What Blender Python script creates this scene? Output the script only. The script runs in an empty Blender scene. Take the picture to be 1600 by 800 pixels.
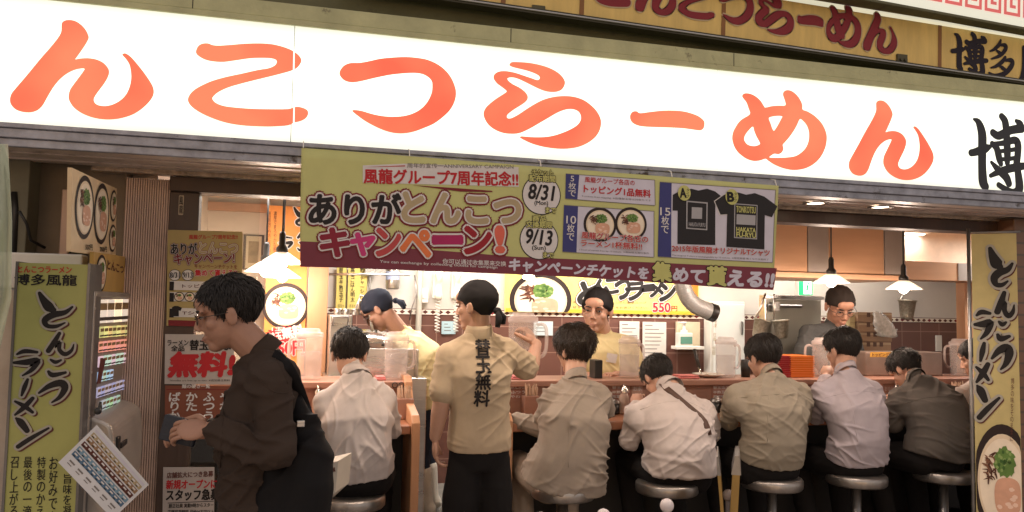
import bpy, bmesh, math, random
from mathutils import Vector, Matrix, noise
from mathutils.geometry import tessellate_polygon
random.seed(7)
SC = bpy.context.scene
COL = SC.collection
R_ = math.radians
# ------------------------------------------------------------------ camera
FPX = 1240.0                       # focal length in pixels of the 1600 px wide photograph
RX = Vector((0.96641898, -0.03450029, -0.25464503))
RY = Vector((-0.25629331, -0.05745839, -0.96488977))
RZ = Vector((0.01865749, 0.9977516, -0.06437107))
EYE = Vector((0, 0, 1.55))
cd = bpy.data.cameras.new('camera'); cam = bpy.data.objects.new('camera', cd); COL.objects.link(cam)
cd.sensor_width = 36; cd.lens = 36*FPX/1600; cd.clip_start = .05; cd.clip_end = 500
cam.matrix_world = Matrix(((RX.x, RX.y, RX.z, EYE.x), (RY.x, RY.y, RY.z, EYE.y), (RZ.x, RZ.y, RZ.z, EYE.z), (0, 0, 0, 1)))
SC.camera = cam
# ------------------------------------------------------------------ world, exposure
W = bpy.data.worlds.new('World'); SC.world = W; W.use_nodes = True
wn = W.node_tree; bg = wn.nodes['Background']
sky = wn.nodes.new('ShaderNodeTexSky'); sky.sky_type = 'NISHITA'; sky.sun_disc = False
sky.sun_elevation = R_(4); sky.sun_rotation = R_(200)
mixw = wn.nodes.new('ShaderNodeMix'); mixw.data_type = 'RGBA'; mixw.inputs[0].default_value = .93
wn.links.new(sky.outputs[0], mixw.inputs[6]); mixw.inputs[7].default_value = (.90, .79, .76, 1)   # town glow over a night sky
wn.links.new(mixw.outputs[2], bg.inputs[0])
bg.inputs[1].default_value = 0.70
SC.view_settings.view_transform = 'Standard'; SC.view_settings.look = 'None'
SC.view_settings.exposure = 0.0; SC.view_settings.gamma = 1.0
SC.cycles.use_denoising = True
SC.cycles.max_bounces = 7; SC.cycles.diffuse_bounces = 4; SC.cycles.transparent_max_bounces = 10
SC.cycles.sample_clamp_indirect = 4.0
SC.cycles.caustics_reflective = False; SC.cycles.caustics_refractive = False

def ray(u, v):
    c = Vector(((u-800)/FPX, -(v-400)/FPX, -1))
    return Vector((RX.dot(c), RY.dot(c), RZ.dot(c)))
def P(u, v, Y):                    # the point on the plane y = Y seen at (u, v)
    d = ray(u, v); return EYE + d*(Y/d.y)
def PZ(u, v, z):
    d = ray(u, v); return EYE + d*((z-EYE.z)/d.z)
def pxm(u, Y):                     # pixels per metre at column u on the plane y = Y
    d = ray(u, 450); return FPX*d.y/Y

# ------------------------------------------------------------------ materials
def srgb(r, g, b):
    f = lambda c: (c/255/12.92 if c/255 <= .04045 else ((c/255+.055)/1.055)**2.4)
    return (f(r), f(g), f(b))
MATS = {}
def mat(name, col, rough=.6, metal=0, var=.12, scale=6, bump=0, bscale=60, stretch=(1, 1, 1), emit=None, es=1, trans=0, alpha=1, coat=0, spec=.5, sub=0):
    if name in MATS: return MATS[name]
    m = bpy.data.materials.new(name); m.use_nodes = True; MATS[name] = m
    nt = m.node_tree; N = nt.nodes; L = nt.links; b = N['Principled BSDF']
    b.inputs['Base Color'].default_value = (*col, 1); b.inputs['Roughness'].default_value = rough
    b.inputs['Metallic'].default_value = metal; b.inputs['Specular IOR Level'].default_value = spec
    b.inputs['Transmission Weight'].default_value = trans; b.inputs['Alpha'].default_value = alpha
    b.inputs['Coat Weight'].default_value = coat
    if sub: b.inputs['Subsurface Weight'].default_value = sub; b.inputs['Subsurface Radius'].default_value = (.012, .005, .003)
    tc = N.new('ShaderNodeTexCoord'); mp = N.new('ShaderNodeMapping'); mp.inputs[3].default_value = stretch
    L.new(tc.outputs['Object'], mp.inputs[0])
    if var:
        n = N.new('ShaderNodeTexNoise'); n.inputs['Scale'].default_value = scale; n.inputs['Detail'].default_value = 5
        n.inputs['Roughness'].default_value = .62
        L.new(mp.outputs[0], n.inputs[0])
        r = N.new('ShaderNodeMapRange'); r.inputs[1].default_value = .3; r.inputs[2].default_value = .7
        r.inputs[3].default_value = 1-var; r.inputs[4].default_value = 1+var
        L.new(n.outputs[0], r.inputs[0])
        x = N.new('ShaderNodeVectorMath'); x.operation = 'SCALE'; x.inputs[0].default_value = col
        L.new(r.outputs[0], x.inputs['Scale']); L.new(x.outputs[0], b.inputs['Base Color'])
        rr = N.new('ShaderNodeMapRange'); rr.inputs[3].default_value = max(.02, rough-.08); rr.inputs[4].default_value = min(1, rough+.1)
        L.new(n.outputs[0], rr.inputs[0]); L.new(rr.outputs[0], b.inputs['Roughness'])
    if bump:
        n2 = N.new('ShaderNodeTexNoise'); n2.inputs['Scale'].default_value = bscale; n2.inputs['Detail'].default_value = 4
        L.new(mp.outputs[0], n2.inputs[0])
        bp = N.new('ShaderNodeBump'); bp.inputs['Strength'].default_value = bump; bp.inputs['Distance'].default_value = .01
        L.new(n2.outputs[0], bp.inputs['Height']); L.new(bp.outputs[0], b.inputs['Normal'])
    if emit:
        b.inputs['Emission Color'].default_value = (*emit, 1); b.inputs['Emission Strength'].default_value = es
    return m
def cloth(name, col, var=.1, rough=.85, crease=1.0):
    """woven cloth: broken tone, thin pressed creases and a fine weave"""
    if name in MATS: return MATS[name]
    m = mat(name, col, rough, 0, var, 7, spec=.2); N = m.node_tree.nodes; L = m.node_tree.links; b = N['Principled BSDF']
    tc = N.new('ShaderNodeTexCoord'); prev = None
    for sc_, st, ty, amt, dist in ((5.5, (1.5, 1, .8), 'RIDGED_MULTIFRACTAL', crease*.55, .012), (3.2, (.7, 1, 1.7), 'RIDGED_MULTIFRACTAL', crease*.5, .014), (420, (1, 1, 1), 'FBM', .12, .002)):
        mp = N.new('ShaderNodeMapping'); mp.inputs[3].default_value = st; mp.inputs[2].default_value = (0, R_(25 if st[0] > 1 else -30), 0); L.new(tc.outputs['Object'], mp.inputs[0])
        n = N.new('ShaderNodeTexNoise'); n.noise_type = ty; n.inputs['Scale'].default_value = sc_; n.inputs['Detail'].default_value = 2; n.inputs['Distortion'].default_value = .5; L.new(mp.outputs[0], n.inputs[0])
        bp = N.new('ShaderNodeBump'); bp.inputs['Strength'].default_value = amt; bp.inputs['Distance'].default_value = dist; L.new(n.outputs[0], bp.inputs['Height'])
        if prev: L.new(prev.outputs[0], bp.inputs['Normal'])
        prev = bp
    L.new(prev.outputs[0], b.inputs['Normal']); pass
    return m
def paint(name, r, g, b, rough=.6, var=.06):       # printed colour given as the ink's sRGB value
    return mat(name, srgb(r, g, b), rough, 0, var, 14, spec=.3)

# ------------------------------------------------------------------ mesh helpers (all in world coordinates)
WLOC = {}
def link(o, parent=None):
    COL.objects.link(o)
    if parent: o.parent = parent
    return o
def tag(o, label=None, cat=None, group=None, kind=None):
    if label: o['label'] = label
    if cat: o['category'] = cat
    if group: o['group'] = group
    if kind: o['kind'] = kind
    return o
def thing(name, label, cat, loc=(0, 0, 0), group=None):
    o = bpy.data.objects.new(name, None); o.location = loc; o.empty_display_size = .1; link(o)
    WLOC[o.name] = Vector(loc)
    return tag(o, label, cat, group)
def mesh_obj(name, me, parent=None, smooth=True):
    o = bpy.data.objects.new(name, me); link(o, parent)
    off = WLOC.get(parent.name, Vector()) if parent else Vector()
    WLOC[o.name] = off.copy()
    if off.length: me.transform(Matrix.Translation(-off))
    if smooth: me.shade_smooth()
    return o
def emit(bm, name, mats, parent=None, smooth=False, bevel=0, seg=2):
    me = bpy.data.meshes.new(name); bmesh.ops.recalc_face_normals(bm, faces=bm.faces[:]) if smooth else None
    bm.to_mesh(me); bm.free()
    for m in (mats if isinstance(mats, (list, tuple)) else [mats]): me.materials.append(m)
    o = mesh_obj(name, me, parent, smooth)
    if bevel:
        md = o.modifiers.new('bevel', 'BEVEL'); md.width = bevel; md.segments = seg; md.limit_method = 'ANGLE'; md.angle_limit = R_(40)
        md.harden_normals = False
    return o
def struct(bm, name, mats, label=None, smooth=False, bevel=0):
    o = emit(bm, name, mats, None, smooth, bevel); o['kind'] = 'structure'
    if label: o['label'] = label
    return o
def B(): return bmesh.new()
def box(bm, x0, x1, y0, y1, z0, z1, mi=0, M=None):
    vs = [bm.verts.new((x, y, z)) for x in (x0, x1) for y in (y0, y1) for z in (z0, z1)]
    if M:
        for v in vs: v.co = M @ v.co
    fs = [(0, 1, 3, 2), (4, 6, 7, 5), (0, 4, 5, 1), (2, 3, 7, 6), (0, 2, 6, 4), (1, 5, 7, 3)]
    for f in fs:
        fc = bm.faces.new([vs[i] for i in f]); fc.material_index = mi
    return vs
def basis(d):
    d = d.normalized(); a = Vector((0, 0, 1)) if abs(d.z) < .9 else Vector((1, 0, 0))
    x = d.cross(a).normalized(); return x, d.cross(x).normalized()
def tube(bm, pts, r, n=10, mi=0, cap=True):
    pts = [Vector(p) for p in pts]; rs = r if isinstance(r, (list, tuple)) else [r]*len(pts)
    prev = None; rings = []; bx = None
    for i, p in enumerate(pts):
        d = (pts[min(i+1, len(pts)-1)]-pts[max(i-1, 0)])
        if bx is None: bx, by = basis(d)
        else:
            dn = d.normalized(); bx = (bx-dn*bx.dot(dn)).normalized(); by = dn.cross(bx)
        rings.append([bm.verts.new(p+(bx*math.cos(2*math.pi*k/n)+by*math.sin(2*math.pi*k/n))*rs[i]) for k in range(n)])
    for a, b in zip(rings, rings[1:]):
        for k in range(n):
            f = bm.faces.new((a[k], a[(k+1) % n], b[(k+1) % n], b[k])); f.material_index = mi
    if cap:
        for rg in (rings[0][::-1], rings[-1]):
            f = bm.faces.new(rg); f.material_index = mi
def lathe(bm, c, prof, n=28, mi=0, axis=None, closed=False):
    """prof = (radius, height) pairs up the axis"""
    c = Vector(c); ax = Vector(axis or (0, 0, 1)).normalized(); bx, by = basis(ax); rings = []
    for r, h in prof:
        if r < 1e-6: rings.append([bm.verts.new(c+ax*h)])
        else: rings.append([bm.verts.new(c+ax*h+(bx*math.cos(2*math.pi*k/n)+by*math.sin(2*math.pi*k/n))*r) for k in range(n)])
    for a, b in zip(rings, rings[1:]):
        for k in range(n):
            q = [a[k % len(a)], a[(k+1) % len(a)], b[(k+1) % len(b)], b[k % len(b)]]
            q2 = []
            for v in q:
                if v not in q2: q2.append(v)
            if len(q2) > 2:
                f = bm.faces.new(q2); f.material_index = mi
def ball(bm, c, r, n=16, mi=0, sc=(1, 1, 1), M=None):
    res = bmesh.ops.create_uvsphere(bm, u_segments=n, v_segments=max(6, n//2+2), radius=1)
    T = Matrix.Translation(Vector(c)) @ (M or Matrix()) @ Matrix.Diagonal((r*sc[0], r*sc[1], r*sc[2], 1))
    bmesh.ops.transform(bm, matrix=T, verts=res['verts'])
    for v in res['verts']:
        for f in v.link_faces: f.material_index = mi
def catmull(pts, k=5, closed=True):
    out = []; n = len(pts); rng = range(n) if closed else range(n-1)
    for i in rng:
        if closed: p0, p1, p2, p3 = pts[i-1], pts[i], pts[(i+1) % n], pts[(i+2) % n]
        else: p0, p1, p2, p3 = pts[max(i-1, 0)], pts[i], pts[i+1], pts[min(i+2, n-1)]
        for j in range(k):
            t = j/k
            out.append(tuple(.5*((2*b)+(-a+c)*t+(2*a-5*b+4*c-d)*t*t+(-a+3*b-3*c+d)*t**3) for a, b, c, d in zip(p0, p1, p2, p3)))
    if not closed: out.append(tuple(pts[-1]))
    return out
# ------------------------------------------------------------------ printed surfaces
_tc = {}
def text_mesh(body, bold=0, shear=0, vertical=False, lead=1.0):
    """flat triangles of a line of text, from the built-in font: (verts2d, faces, w0, w1, h0, h1)"""
    key = (body, bold, shear, vertical, lead)
    if key in _tc: return _tc[key]
    c = bpy.data.curves.new('txt', 'FONT'); c.body = '\n'.join(body) if vertical else body
    c.offset = bold; c.shear = shear; c.resolution_u = 2 if len(body) > 6 else 4; c.align_x = 'CENTER' if vertical else 'LEFT'
    if vertical: c.space_line = lead
    o = bpy.data.objects.new('txt', c); COL.objects.link(o)
    dg = bpy.context.evaluated_depsgraph_get(); dg.update()
    me = bpy.data.meshes.new_from_object(o.evaluated_get(dg))
    vs = [(v.co.x, v.co.y) for v in me.vertices]; fs = [tuple(p.vertices) for p in me.polygons]
    bpy.data.objects.remove(o); bpy.data.curves.remove(c); bpy.data.meshes.remove(me)
    if not vs: vs = [(0, 0)]
    xs = [v[0] for v in vs]; ys = [v[1] for v in vs]
    _tc[key] = (vs, fs, min(xs), max(xs), min(ys), max(ys))
    return _tc[key]
class Panel:
    """a flat printed surface: photograph pixels are sent along their rays to the plane, then drawn there in metres"""
    STEP = .0007
    def __init__(s, point, normal, right):
        s.o = Vector(point); s.n = Vector(normal).normalized(); s.r = Vector(right).normalized(); s.u = s.n.cross(s.r).normalized()
        if s.u.z < 0: s.u = -s.u
        s.bm = B(); s.mats = []; s.base = 1
    def uv(s, u, v):
        d = ray(u, v); t = (s.o-EYE).dot(s.n)/d.dot(s.n); p = EYE+d*t-s.o
        return (p.dot(s.r), p.dot(s.u))
    def w(s, a, b, k=0): return s.o+s.r*a+s.u*b+s.n*(s.STEP*k)
    def mi(s, m):
        if m not in s.mats: s.mats.append(m)
        return s.mats.index(m)
    def poly2(s, pts, m, k=1, holes=(), z=0):
        loops = [[Vector((x, y, 0)) for x, y in pts]]+[[Vector((x, y, 0)) for x, y in h] for h in holes]
        flat = [p for l in loops for p in l]; vs = [s.bm.verts.new(s.w(p.x, p.y, k)) for p in flat]; i = s.mi(m)
        for t in tessellate_polygon(loops):
            try:
                f = s.bm.faces.new([vs[j] for j in t]); f.material_index = i
                f.normal_update()
                if f.normal.dot(s.n) < 0: f.normal_flip()
            except ValueError: pass
    def poly(s, px, m, k=1, holes=(), smooth=0):
        c = lambda l: [s.uv(*p) for p in (catmull(l, smooth) if smooth else l)]
        s.poly2(c(px), m, k, [c(h) for h in holes])
    def quad(s, a, b, c, d, m, k=1): s.poly([a, b, c, d], m, k)
    def rect(s, u0, v0, u1, v1, m, k=1, rnd=0):
        """rectangle in the plane whose left edge is at u0 and whose vertical extent is v0..v1 at the middle column"""
        um = (u0+u1)/2; x0, _ = s.uv(u0, (v0+v1)/2); x1, _ = s.uv(u1, (v0+v1)/2); _, y1 = s.uv(um, v0); _, y0 = s.uv(um, v1)
        s.rect2(x0, y0, x1, y1, m, k, rnd)
    def rect2(s, x0, y0, x1, y1, m, k=1, rnd=0):
        if rnd:
            pts = []; r = rnd
            for cx, cy, a in ((x1-r, y1-r, 0), (x0+r, y1-r, 90), (x0+r, y0+r, 180), (x1-r, y0+r, 270)):
                pts += [(cx+r*math.cos(R_(a+t)), cy+r*math.sin(R_(a+t))) for t in (0, 30, 60, 90)]
            s.poly2(pts, m, k)
        else: s.poly2([(x0, y0), (x1, y0), (x1, y1), (x0, y1)], m, k)
    def disc2(s, x, y, rx, ry, m, k=1, n=36, wob=0, seed=0):
        rd = random.Random(seed)
        s.poly2([(x+rx*math.cos(2*math.pi*i/n)*(1+wob*rd.uniform(-1, 1)), y+ry*math.sin(2*math.pi*i/n)*(1+wob*rd.uniform(-1, 1))) for i in range(n)], m, k)
    def disc(s, u, v, r, m, k=1, ry=None):
        x, y = s.uv(u, v); x2, _ = s.uv(u+r, v); rr = abs(x2-x); s.disc2(x, y, rr, rr*(ry or 1), m, k)
    def place_text(s, tm, x0, y0, x1, y1, h, m, k, fat=0):
        """fit tm between the ends (x0,y0)-(x1,y1) of its middle line, h metres tall; fat widens the strokes by that many ems, as repeated layers"""
        vs, fs, a0, a1, b0, b1 = tm; i = s.mi(m); d = Vector((x1-x0, y1-y0)); L = d.length; d.normalize(); n = Vector((-d.y, d.x))
        sx = L/max(a1-a0, 1e-6); sy = h/max(b1-b0, 1e-6); sh = [(0, 0)]; e = min(sx, sy)*fat
        if fat:
            ring = 12 if fat > .06 else 6
            sh += [(e*math.cos(2*math.pi*j/ring), e*math.sin(2*math.pi*j/ring)) for j in range(ring)]
            if fat > .06: sh += [(.5*e*math.cos(.3+2*math.pi*j/6), .5*e*math.sin(.3+2*math.pi*j/6)) for j in range(6)]
        for c, (ex, ey) in enumerate(sh):
            kk = k+.03*c; bv = []
            for x, y in vs:
                p = Vector((x0+ex, y0+ey))+d*((x-a0)*sx)+n*((y-(b0+b1)/2)*sy); bv.append(s.bm.verts.new(s.w(p.x, p.y, kk)))
            for f in fs:
                try:
                    fc = s.bm.faces.new([bv[j] for j in f]); fc.material_index = i; fc.normal_update()
                    if fc.normal.dot(s.n) < 0: fc.normal_flip()
                except ValueError: pass
    def text(s, body, p0, p1, h, m, k=2, bold=.015, shear=0, out=(), only=None):
        """a line of text whose middle line runs p0-p1 in pixels, h pixels tall; out = ((material, extra boldness), ...) drawn beneath"""
        x0, y0 = s.uv(*p0); x1, y1 = s.uv(*p1); um = ((p0[0]+p1[0])/2, (p0[1]+p1[1])/2)
        hm = abs(s.uv(um[0], um[1]-h/2)[1]-s.uv(um[0], um[1]+h/2)[1]); base = text_mesh(body, 0, shear)
        for j, (om, ob) in enumerate(out): s.place_text(base, x0, y0, x1, y1, hm, om, k+j*1.1, ob)
        s.place_text(base, x0, y0, x1, y1, hm, m, k+len(out)*1.1, bold if h > 5 else 0)
    def vtext(s, body, p0, p1, wd, m, k=2, bold=.015, out=()):
        """text set top-down between p0 (top) and p1 (bottom) in pixels, one character a cell, wd pixels wide"""
        n = len(body); x0, y0 = s.uv(*p0); x1, y1 = s.uv(*p1)
        hw = abs(s.uv(p0[0]+wd/2, p0[1])[0]-x0)
        for i, ch in enumerate(body):
            if ch in ' \u3000': continue
            f = (i+.5)/n; cx = x0+(x1-x0)*f; cy = y0+(y1-y0)*f; hh = math.hypot(x1-x0, y1-y0)/n*.92
            for j, (om, ob) in enumerate(list(out)+[(m, bold)]):
                t = text_mesh(ch)
                fw = min(1, (t[3]-t[2])/.85)*hw; fh = min(1, (t[5]-t[4])/.85)*hh/2
                s.place_text(t, cx-fw, cy, cx+fw, cy, 2*fh, om, k+j*1.1, ob if wd > 5 else 0)
    def stroke2(s, pts, m, k, grow=0):
        """brush stroke: (x, y, radius) centre line in plane metres, as one smooth outline"""
        q = catmull(pts, 5, False); L = []; Rr = []
        for i, (x, y, r) in enumerate(q):
            a = q[max(i-1, 0)]; b = q[min(i+1, len(q)-1)]; dx, dy = b[0]-a[0], b[1]-a[1]; l = math.hypot(dx, dy) or 1
            r = max(r, 1e-4)+grow; L.append((x-dy/l*r, y+dx/l*r)); Rr.append((x+dy/l*r, y-dx/l*r))
        i = s.mi(m); vl = [s.bm.verts.new(s.w(*p, k)) for p in L]; vr = [s.bm.verts.new(s.w(*p, k)) for p in Rr]
        for j in range(len(q)-1):
            f = s.bm.faces.new((vl[j], vr[j], vr[j+1], vl[j+1])); f.material_index = i; f.normal_update()
            if f.normal.dot(s.n) < 0: f.normal_flip()
        for (x, y, r), side in ((q[0], -1), (q[-1], 1)):
            rr = max(r, 1e-4)+grow
            b = q[1] if side < 0 else q[-2]; ang = math.atan2(y-b[1], x-b[0])
            s.poly2([(x+rr*math.cos(ang+t*math.pi/10), y+rr*math.sin(ang+t*math.pi/10)) for t in range(-5, 6)], m, k)
    def stroke(s, pts, m, k=3, outs=(), sc=1):
        """centre line in pixels (u, v, radius in pixels); outs = ((material, grow in px, layer), ...)"""
        q = []
        for u, v, r in pts:
            x, y = s.uv(u, v); x2, _ = s.uv(u+1, v); g = abs(x2-x); q.append((x, y, r*g*sc))
        for om, gr, ok in outs: s.stroke2(q, om, ok, gr*g)
        s.stroke2(q, m, k)
    def done(s, name, parent=None, ripple=None):
        if ripple: ripple(s.bm)
        return emit(s.bm, name, s.mats, parent)
    def bowl(s, u, v, r, k=2, sx=1, seed=1, rim=None):
        """a painted ramen bowl seen from above"""
        x, y = s.uv(u, v); x2, y2 = s.uv(u, v-r); ry = math.hypot(x2-x, y2-y); rx = ry*sx; rd = random.Random(seed)
        s.disc2(x, y, rx, ry, rim or INK['bowl'], k); s.disc2(x, y-.01*ry, rx*.85, ry*.84, INK['soup'], k+1); s.disc2(x, y-.02*ry, rx*.78, ry*.77, INK['soup2'], k+2)
        s.disc2(x+.06*rx, y+.34*ry, rx*.36, ry*.26, INK['onion'], k+4, 40, .14, seed)
        for i in range(26):
            a = rd.uniform(0, 6.28); q = rd.uniform(0, .85)
            s.disc2(x+.06*rx+math.cos(a)*q*.38*rx, y+.34*ry+math.sin(a)*q*.26*ry, rx*.05, ry*.035, INK['onion2'] if i % 2 else INK['onion3'], k+5+.1*(i % 3), 6, .2, i)
        for i in range(22):
            a = rd.uniform(-.6, 3.9); cx, cy = x-.42*rx+rd.uniform(-.16, .12)*rx, y+.22*ry+rd.uniform(-.22, .25)*ry
            l = rd.uniform(.12, .3); dx, dy = math.cos(a)*l*rx, math.sin(a)*l*ry*.9
            s.stroke2([(cx-dx*.5, cy-dy*.5, .02*rx), (cx+.05*rx, cy+.03*ry, .028*rx), (cx+dx*.5, cy+dy*.5, .008*rx)], INK['fungus'] if i % 3 else INK['fungus2'], k+5.5+.05*i)
        s.poly2([(x+(px)*rx, y+py*ry) for px, py in catmull([(-.2, .02), (.2, .08), (.5, .0), (.56, -.25), (.48, -.5), (.1, -.56), (-.22, -.5), (-.3, -.22)], 4)], INK['pork'], k+4.5)
        for i in range(7):
            px, py = rd.uniform(-.2, .45), rd.uniform(-.45, -.02)
            s.disc2(x+px*rx, y+py*ry, rx*.09, ry*.035, INK['pork2'], k+5.2+.05*i, 10, .2, i)
INK = dict(bowl=paint('bowl_lacquer_ink', 46, 34, 32), soup=paint('soup_rim_ink', 226, 206, 176), soup2=paint('soup_ink', 240, 224, 200, var=.08),
    onion=paint('onion_ink', 96, 128, 62, var=.25), onion2=paint('onion_light_ink', 138, 164, 96), onion3=paint('onion_dark_ink', 62, 96, 44),
    fungus=paint('fungus_ink', 84, 50, 38), fungus2=paint('fungus_light_ink', 128, 86, 64), pork=paint('pork_ink', 214, 164, 136, var=.1), pork2=paint('pork_fat_ink', 236, 202, 180),
    black=paint('black_ink', 34, 30, 30), white=paint('white_ink', 214, 209, 206), red=paint('red_ink', 182, 40, 46), dred=paint('dark_red_ink', 118, 36, 42),
    yellow=paint('yellow_ink', 194, 192, 118), blue=paint('blue_ink', 62, 64, 118), orange=paint('orange_ink', 222, 120, 70), pink=paint('pink_ink', 196, 60, 118),
    brown=paint('brown_ink', 92, 50, 44), grey=paint('grey_ink', 168, 162, 150), lav=paint('pale_violet_ink', 206, 202, 214), gold=paint('gold_ink', 196, 150, 70), tan=paint('tan_ink', 176, 158, 124), green=paint('green_ink', 60, 130, 70), dgrey=paint('faint_grey_ink', 120, 114, 110))
# ------------------------------------------------------------------ materials of the place
MT = dict(
  bounce_paving=mat('pale_bounce_paving', (.42, .38, .35), .6, 0, .3, 8, .4, 80), floor=mat('shop_floor_tile', (.16, .13, .11), .35, 0, .2, 5, .1, 40),
  cream=mat('cream_plaster', (.60, .50, .40), .75, 0, .06, 4, .1, 60), kwhite=mat('white_tile_wall', (.62, .58, .53), .35, 0, .05, 3, .05, 30),
  olive=mat('olive_paint', (.115, .112, .055), .7, 0, .22, 5, .25, 30), beige=mat('beige_trim_paint', (.46, .46, .25), .55, 0, .18, 6, .15, 50),
  steelblue=mat('weathered_sign_frame', (.30, .31, .36), .42, .25, .35, 12, .2, 40), soffit=mat('soffit_panel', (.62, .52, .46), .35, .0, .15, 4, .1, 30),
  dwood=mat('dark_brown_wood', (.055, .030, .020), .45, 0, .35, 5, .2, 40, (1, 1, .12)), wood=mat('orange_pine_wood', (.52, .27, .145), .42, 0, .16, 6, .12, 40, (1, 1, .1)),
  woodh=mat('counter_wood', (.30, .125, .065), .36, 0, .25, 6, .12, 40, (.1, 1, 1)), woodf=mat('counter_front_wood', (.37, .195, .14), .45, 0, .18, 7, .1, 40, (.15, 1, 1)),
  rail=mat('crown_trim', (.42, .33, .25), .3, .55, .4, 30, .5, 70), steel=mat('brushed_steel', (.62, .60, .57), .28, 1, .12, 10, .12, 90, (.1, 1, 1)),
  dsteel=mat('dark_steel', (.30, .29, .28), .35, .9, .2, 12), chrome=mat('polished_steel', (.72, .70, .66), .2, 1, .1, 8, .06, 30),
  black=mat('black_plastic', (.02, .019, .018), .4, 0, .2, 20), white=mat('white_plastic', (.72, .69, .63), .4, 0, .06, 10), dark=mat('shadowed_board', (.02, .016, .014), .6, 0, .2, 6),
  rib=mat('ribbed_wall_panel', (.60, .42, .33), .42, .0, .1, 3, .05, 30), vinyl=mat('clear_vinyl', (.62, .68, .50), .25, 0, .1, 5, .2, 12, alpha=.55), yplastic=mat('yellow_board', srgb(166, 166, 96), .5, 0, .12, 4, .05, 20),
  cord=mat('black_cord', (.012, .011, .01), .5, var=0))
def grime(m, col, scale, lo, hi):
    """specks of rust and dirt over the base colour"""
    N = m.node_tree.nodes; L = m.node_tree.links; b = N['Principled BSDF']; tc = N.new('ShaderNodeTexCoord'); n = N.new('ShaderNodeTexNoise'); n.inputs['Scale'].default_value = scale; n.inputs['Detail'].default_value = 6; n.inputs['Roughness'].default_value = .7
    r = N.new('ShaderNodeMapRange'); r.inputs[1].default_value = lo; r.inputs[2].default_value = hi; mx = N.new('ShaderNodeMix'); mx.data_type = 'RGBA'; mx.inputs[7].default_value = (*col, 1)
    src = b.inputs['Base Color'].links[0].from_socket; L.new(src, mx.inputs[6]); L.new(tc.outputs['Object'], n.inputs[0]); L.new(n.outputs[0], r.inputs[0]); L.new(r.outputs[0], mx.inputs[0]); L.new(mx.outputs[2], b.inputs['Base Color'])
for k_, c_, s_, lo, hi in (('steelblue', (.05, .035, .025), 9, .60, .68), ('beige', (.07, .05, .03), 7, .62, .70), ('olive', (.06, .055, .035), 5, .56, .72), ('soffit', (.20, .14, .10), 5, .55, .75), ('rib', (.28, .18, .13), 4, .5, .8)): grime(MT[k_], c_, s_, lo, hi)
# tiles: brown field and the diamond border, both as node patterns
def tile_mat(name, col, grout, size):
    m = mat(name, col, .28, 0, 0); nt = m.node_tree; N = nt.nodes; L = nt.links; b = N['Principled BSDF']
    tc = N.new('ShaderNodeTexCoord'); mp = N.new('ShaderNodeMapping'); mp.inputs[2].default_value = (R_(90), 0, 0)
    br = N.new('ShaderNodeTexBrick'); br.offset = 0; br.inputs['Scale'].default_value = 1; br.inputs['Brick Width'].default_value = size; br.inputs['Row Height'].default_value = size
    br.inputs['Mortar Size'].default_value = .0035; br.inputs['Color1'].default_value = (*col, 1); br.inputs['Color2'].default_value = (*[c*.8 for c in col], 1); br.inputs['Mortar'].default_value = (*grout, 1)
    L.new(tc.outputs['Object'], mp.inputs[0]); L.new(mp.outputs[0], br.inputs[0]); L.new(br.outputs[0], b.inputs['Base Color'])
    return m
MT['btile'] = tile_mat('brown_wall_tile', (.155, .068, .052), (.30, .18, .14), .20)
# ------------------------------------------------------------------ ground, shop shell
bm = B(); box(bm, -60, 60, -40, 3.3, -.3, 0); struct(bm, 'street', MT['bounce_paving'], 'unseen arcade street before the shop, paving kept pale to bounce light up')  # out of view; pale colour chosen to bounce light onto soffit and undersides
bm = B(); box(bm, -60, 60, 3.3, 60, -.3, .004); struct(bm, 'floor', MT['floor'], 'dark tiled shop floor under the counters')
YW = 6.0
XL, XR = -.62, 6.3
bm = B(); box(bm, XL-.1, XR+.3, 3.62, YW+.3, 2.24, 2.34); struct(bm, 'ceiling', MT['cream'], 'low cream ceiling inside the shop')
zt0 = 1.478; zt1 = 1.525
bm = B(); box(bm, XL-.1, 7.5, YW, YW+.15, zt1-.02, 2.24); struct(bm, 'upper_wall', MT['kwhite'], 'white upper kitchen wall behind the cooks')
bm = B(); box(bm, XL-.1, 7.5, YW-.008, YW+.15, 0, zt0+.01); struct(bm, 'tiled_wall', MT['btile'], 'brown tiled lower kitchen wall')
# diamond tile border
pb = Panel((0, YW-.012, 0), (0, -1, 0), (1, 0, 0)); x = XL
for k in range(1):
    pb.rect2(XL, zt0, XR+1, zt1, paint('border_white', 226, 218, 204), 0)
    pb.rect2(XL, zt0, XR+1, zt0+.005, INK['brown'], 1); pb.rect2(XL, zt1-.005, XR+1, zt1, INK['brown'], 1)
i = 0; x = XL
while x < XR+.9:
    c = (zt0+zt1)/2; pb.poly2([(x, c), (x+.022, c+.015), (x+.044, c), (x+.022, c-.015)], INK['brown'] if i % 5 else INK['dred'], 1); x += .058; i += 1
o = pb.done('tile_border'); o['kind'] = 'structure'
bm = B(); box(bm, XL-.1, XL, 3.7, YW, 0, 2.24); struct(bm, 'left_wall', MT['cream'], 'cream inner wall at the left end of the shop')
bm = B(); box(bm, 7.3, 7.4, 3.7, YW, 0, 2.24); struct(bm, 'right_wall', MT['cream'], 'cream inner wall at the far right end of the shop')
# cream partition that closes the dining corner on the left, with its picture rail
pl = P(312, 380, 5.6); pr = P(414, 380, 5.6)
bm = B(); box(bm, XL, pr.x+.02, 5.6, 5.7, 0, 2.24); struct(bm, 'partition_wall', MT['cream'], 'cream partition wall behind the left window')
bm = B(); z = P(350, 327, 5.6).z; box(bm, XL, pr.x+.02, 5.57, 5.6, z-.012, z+.045); struct(bm, 'picture_rail', MT['wood'])
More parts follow.
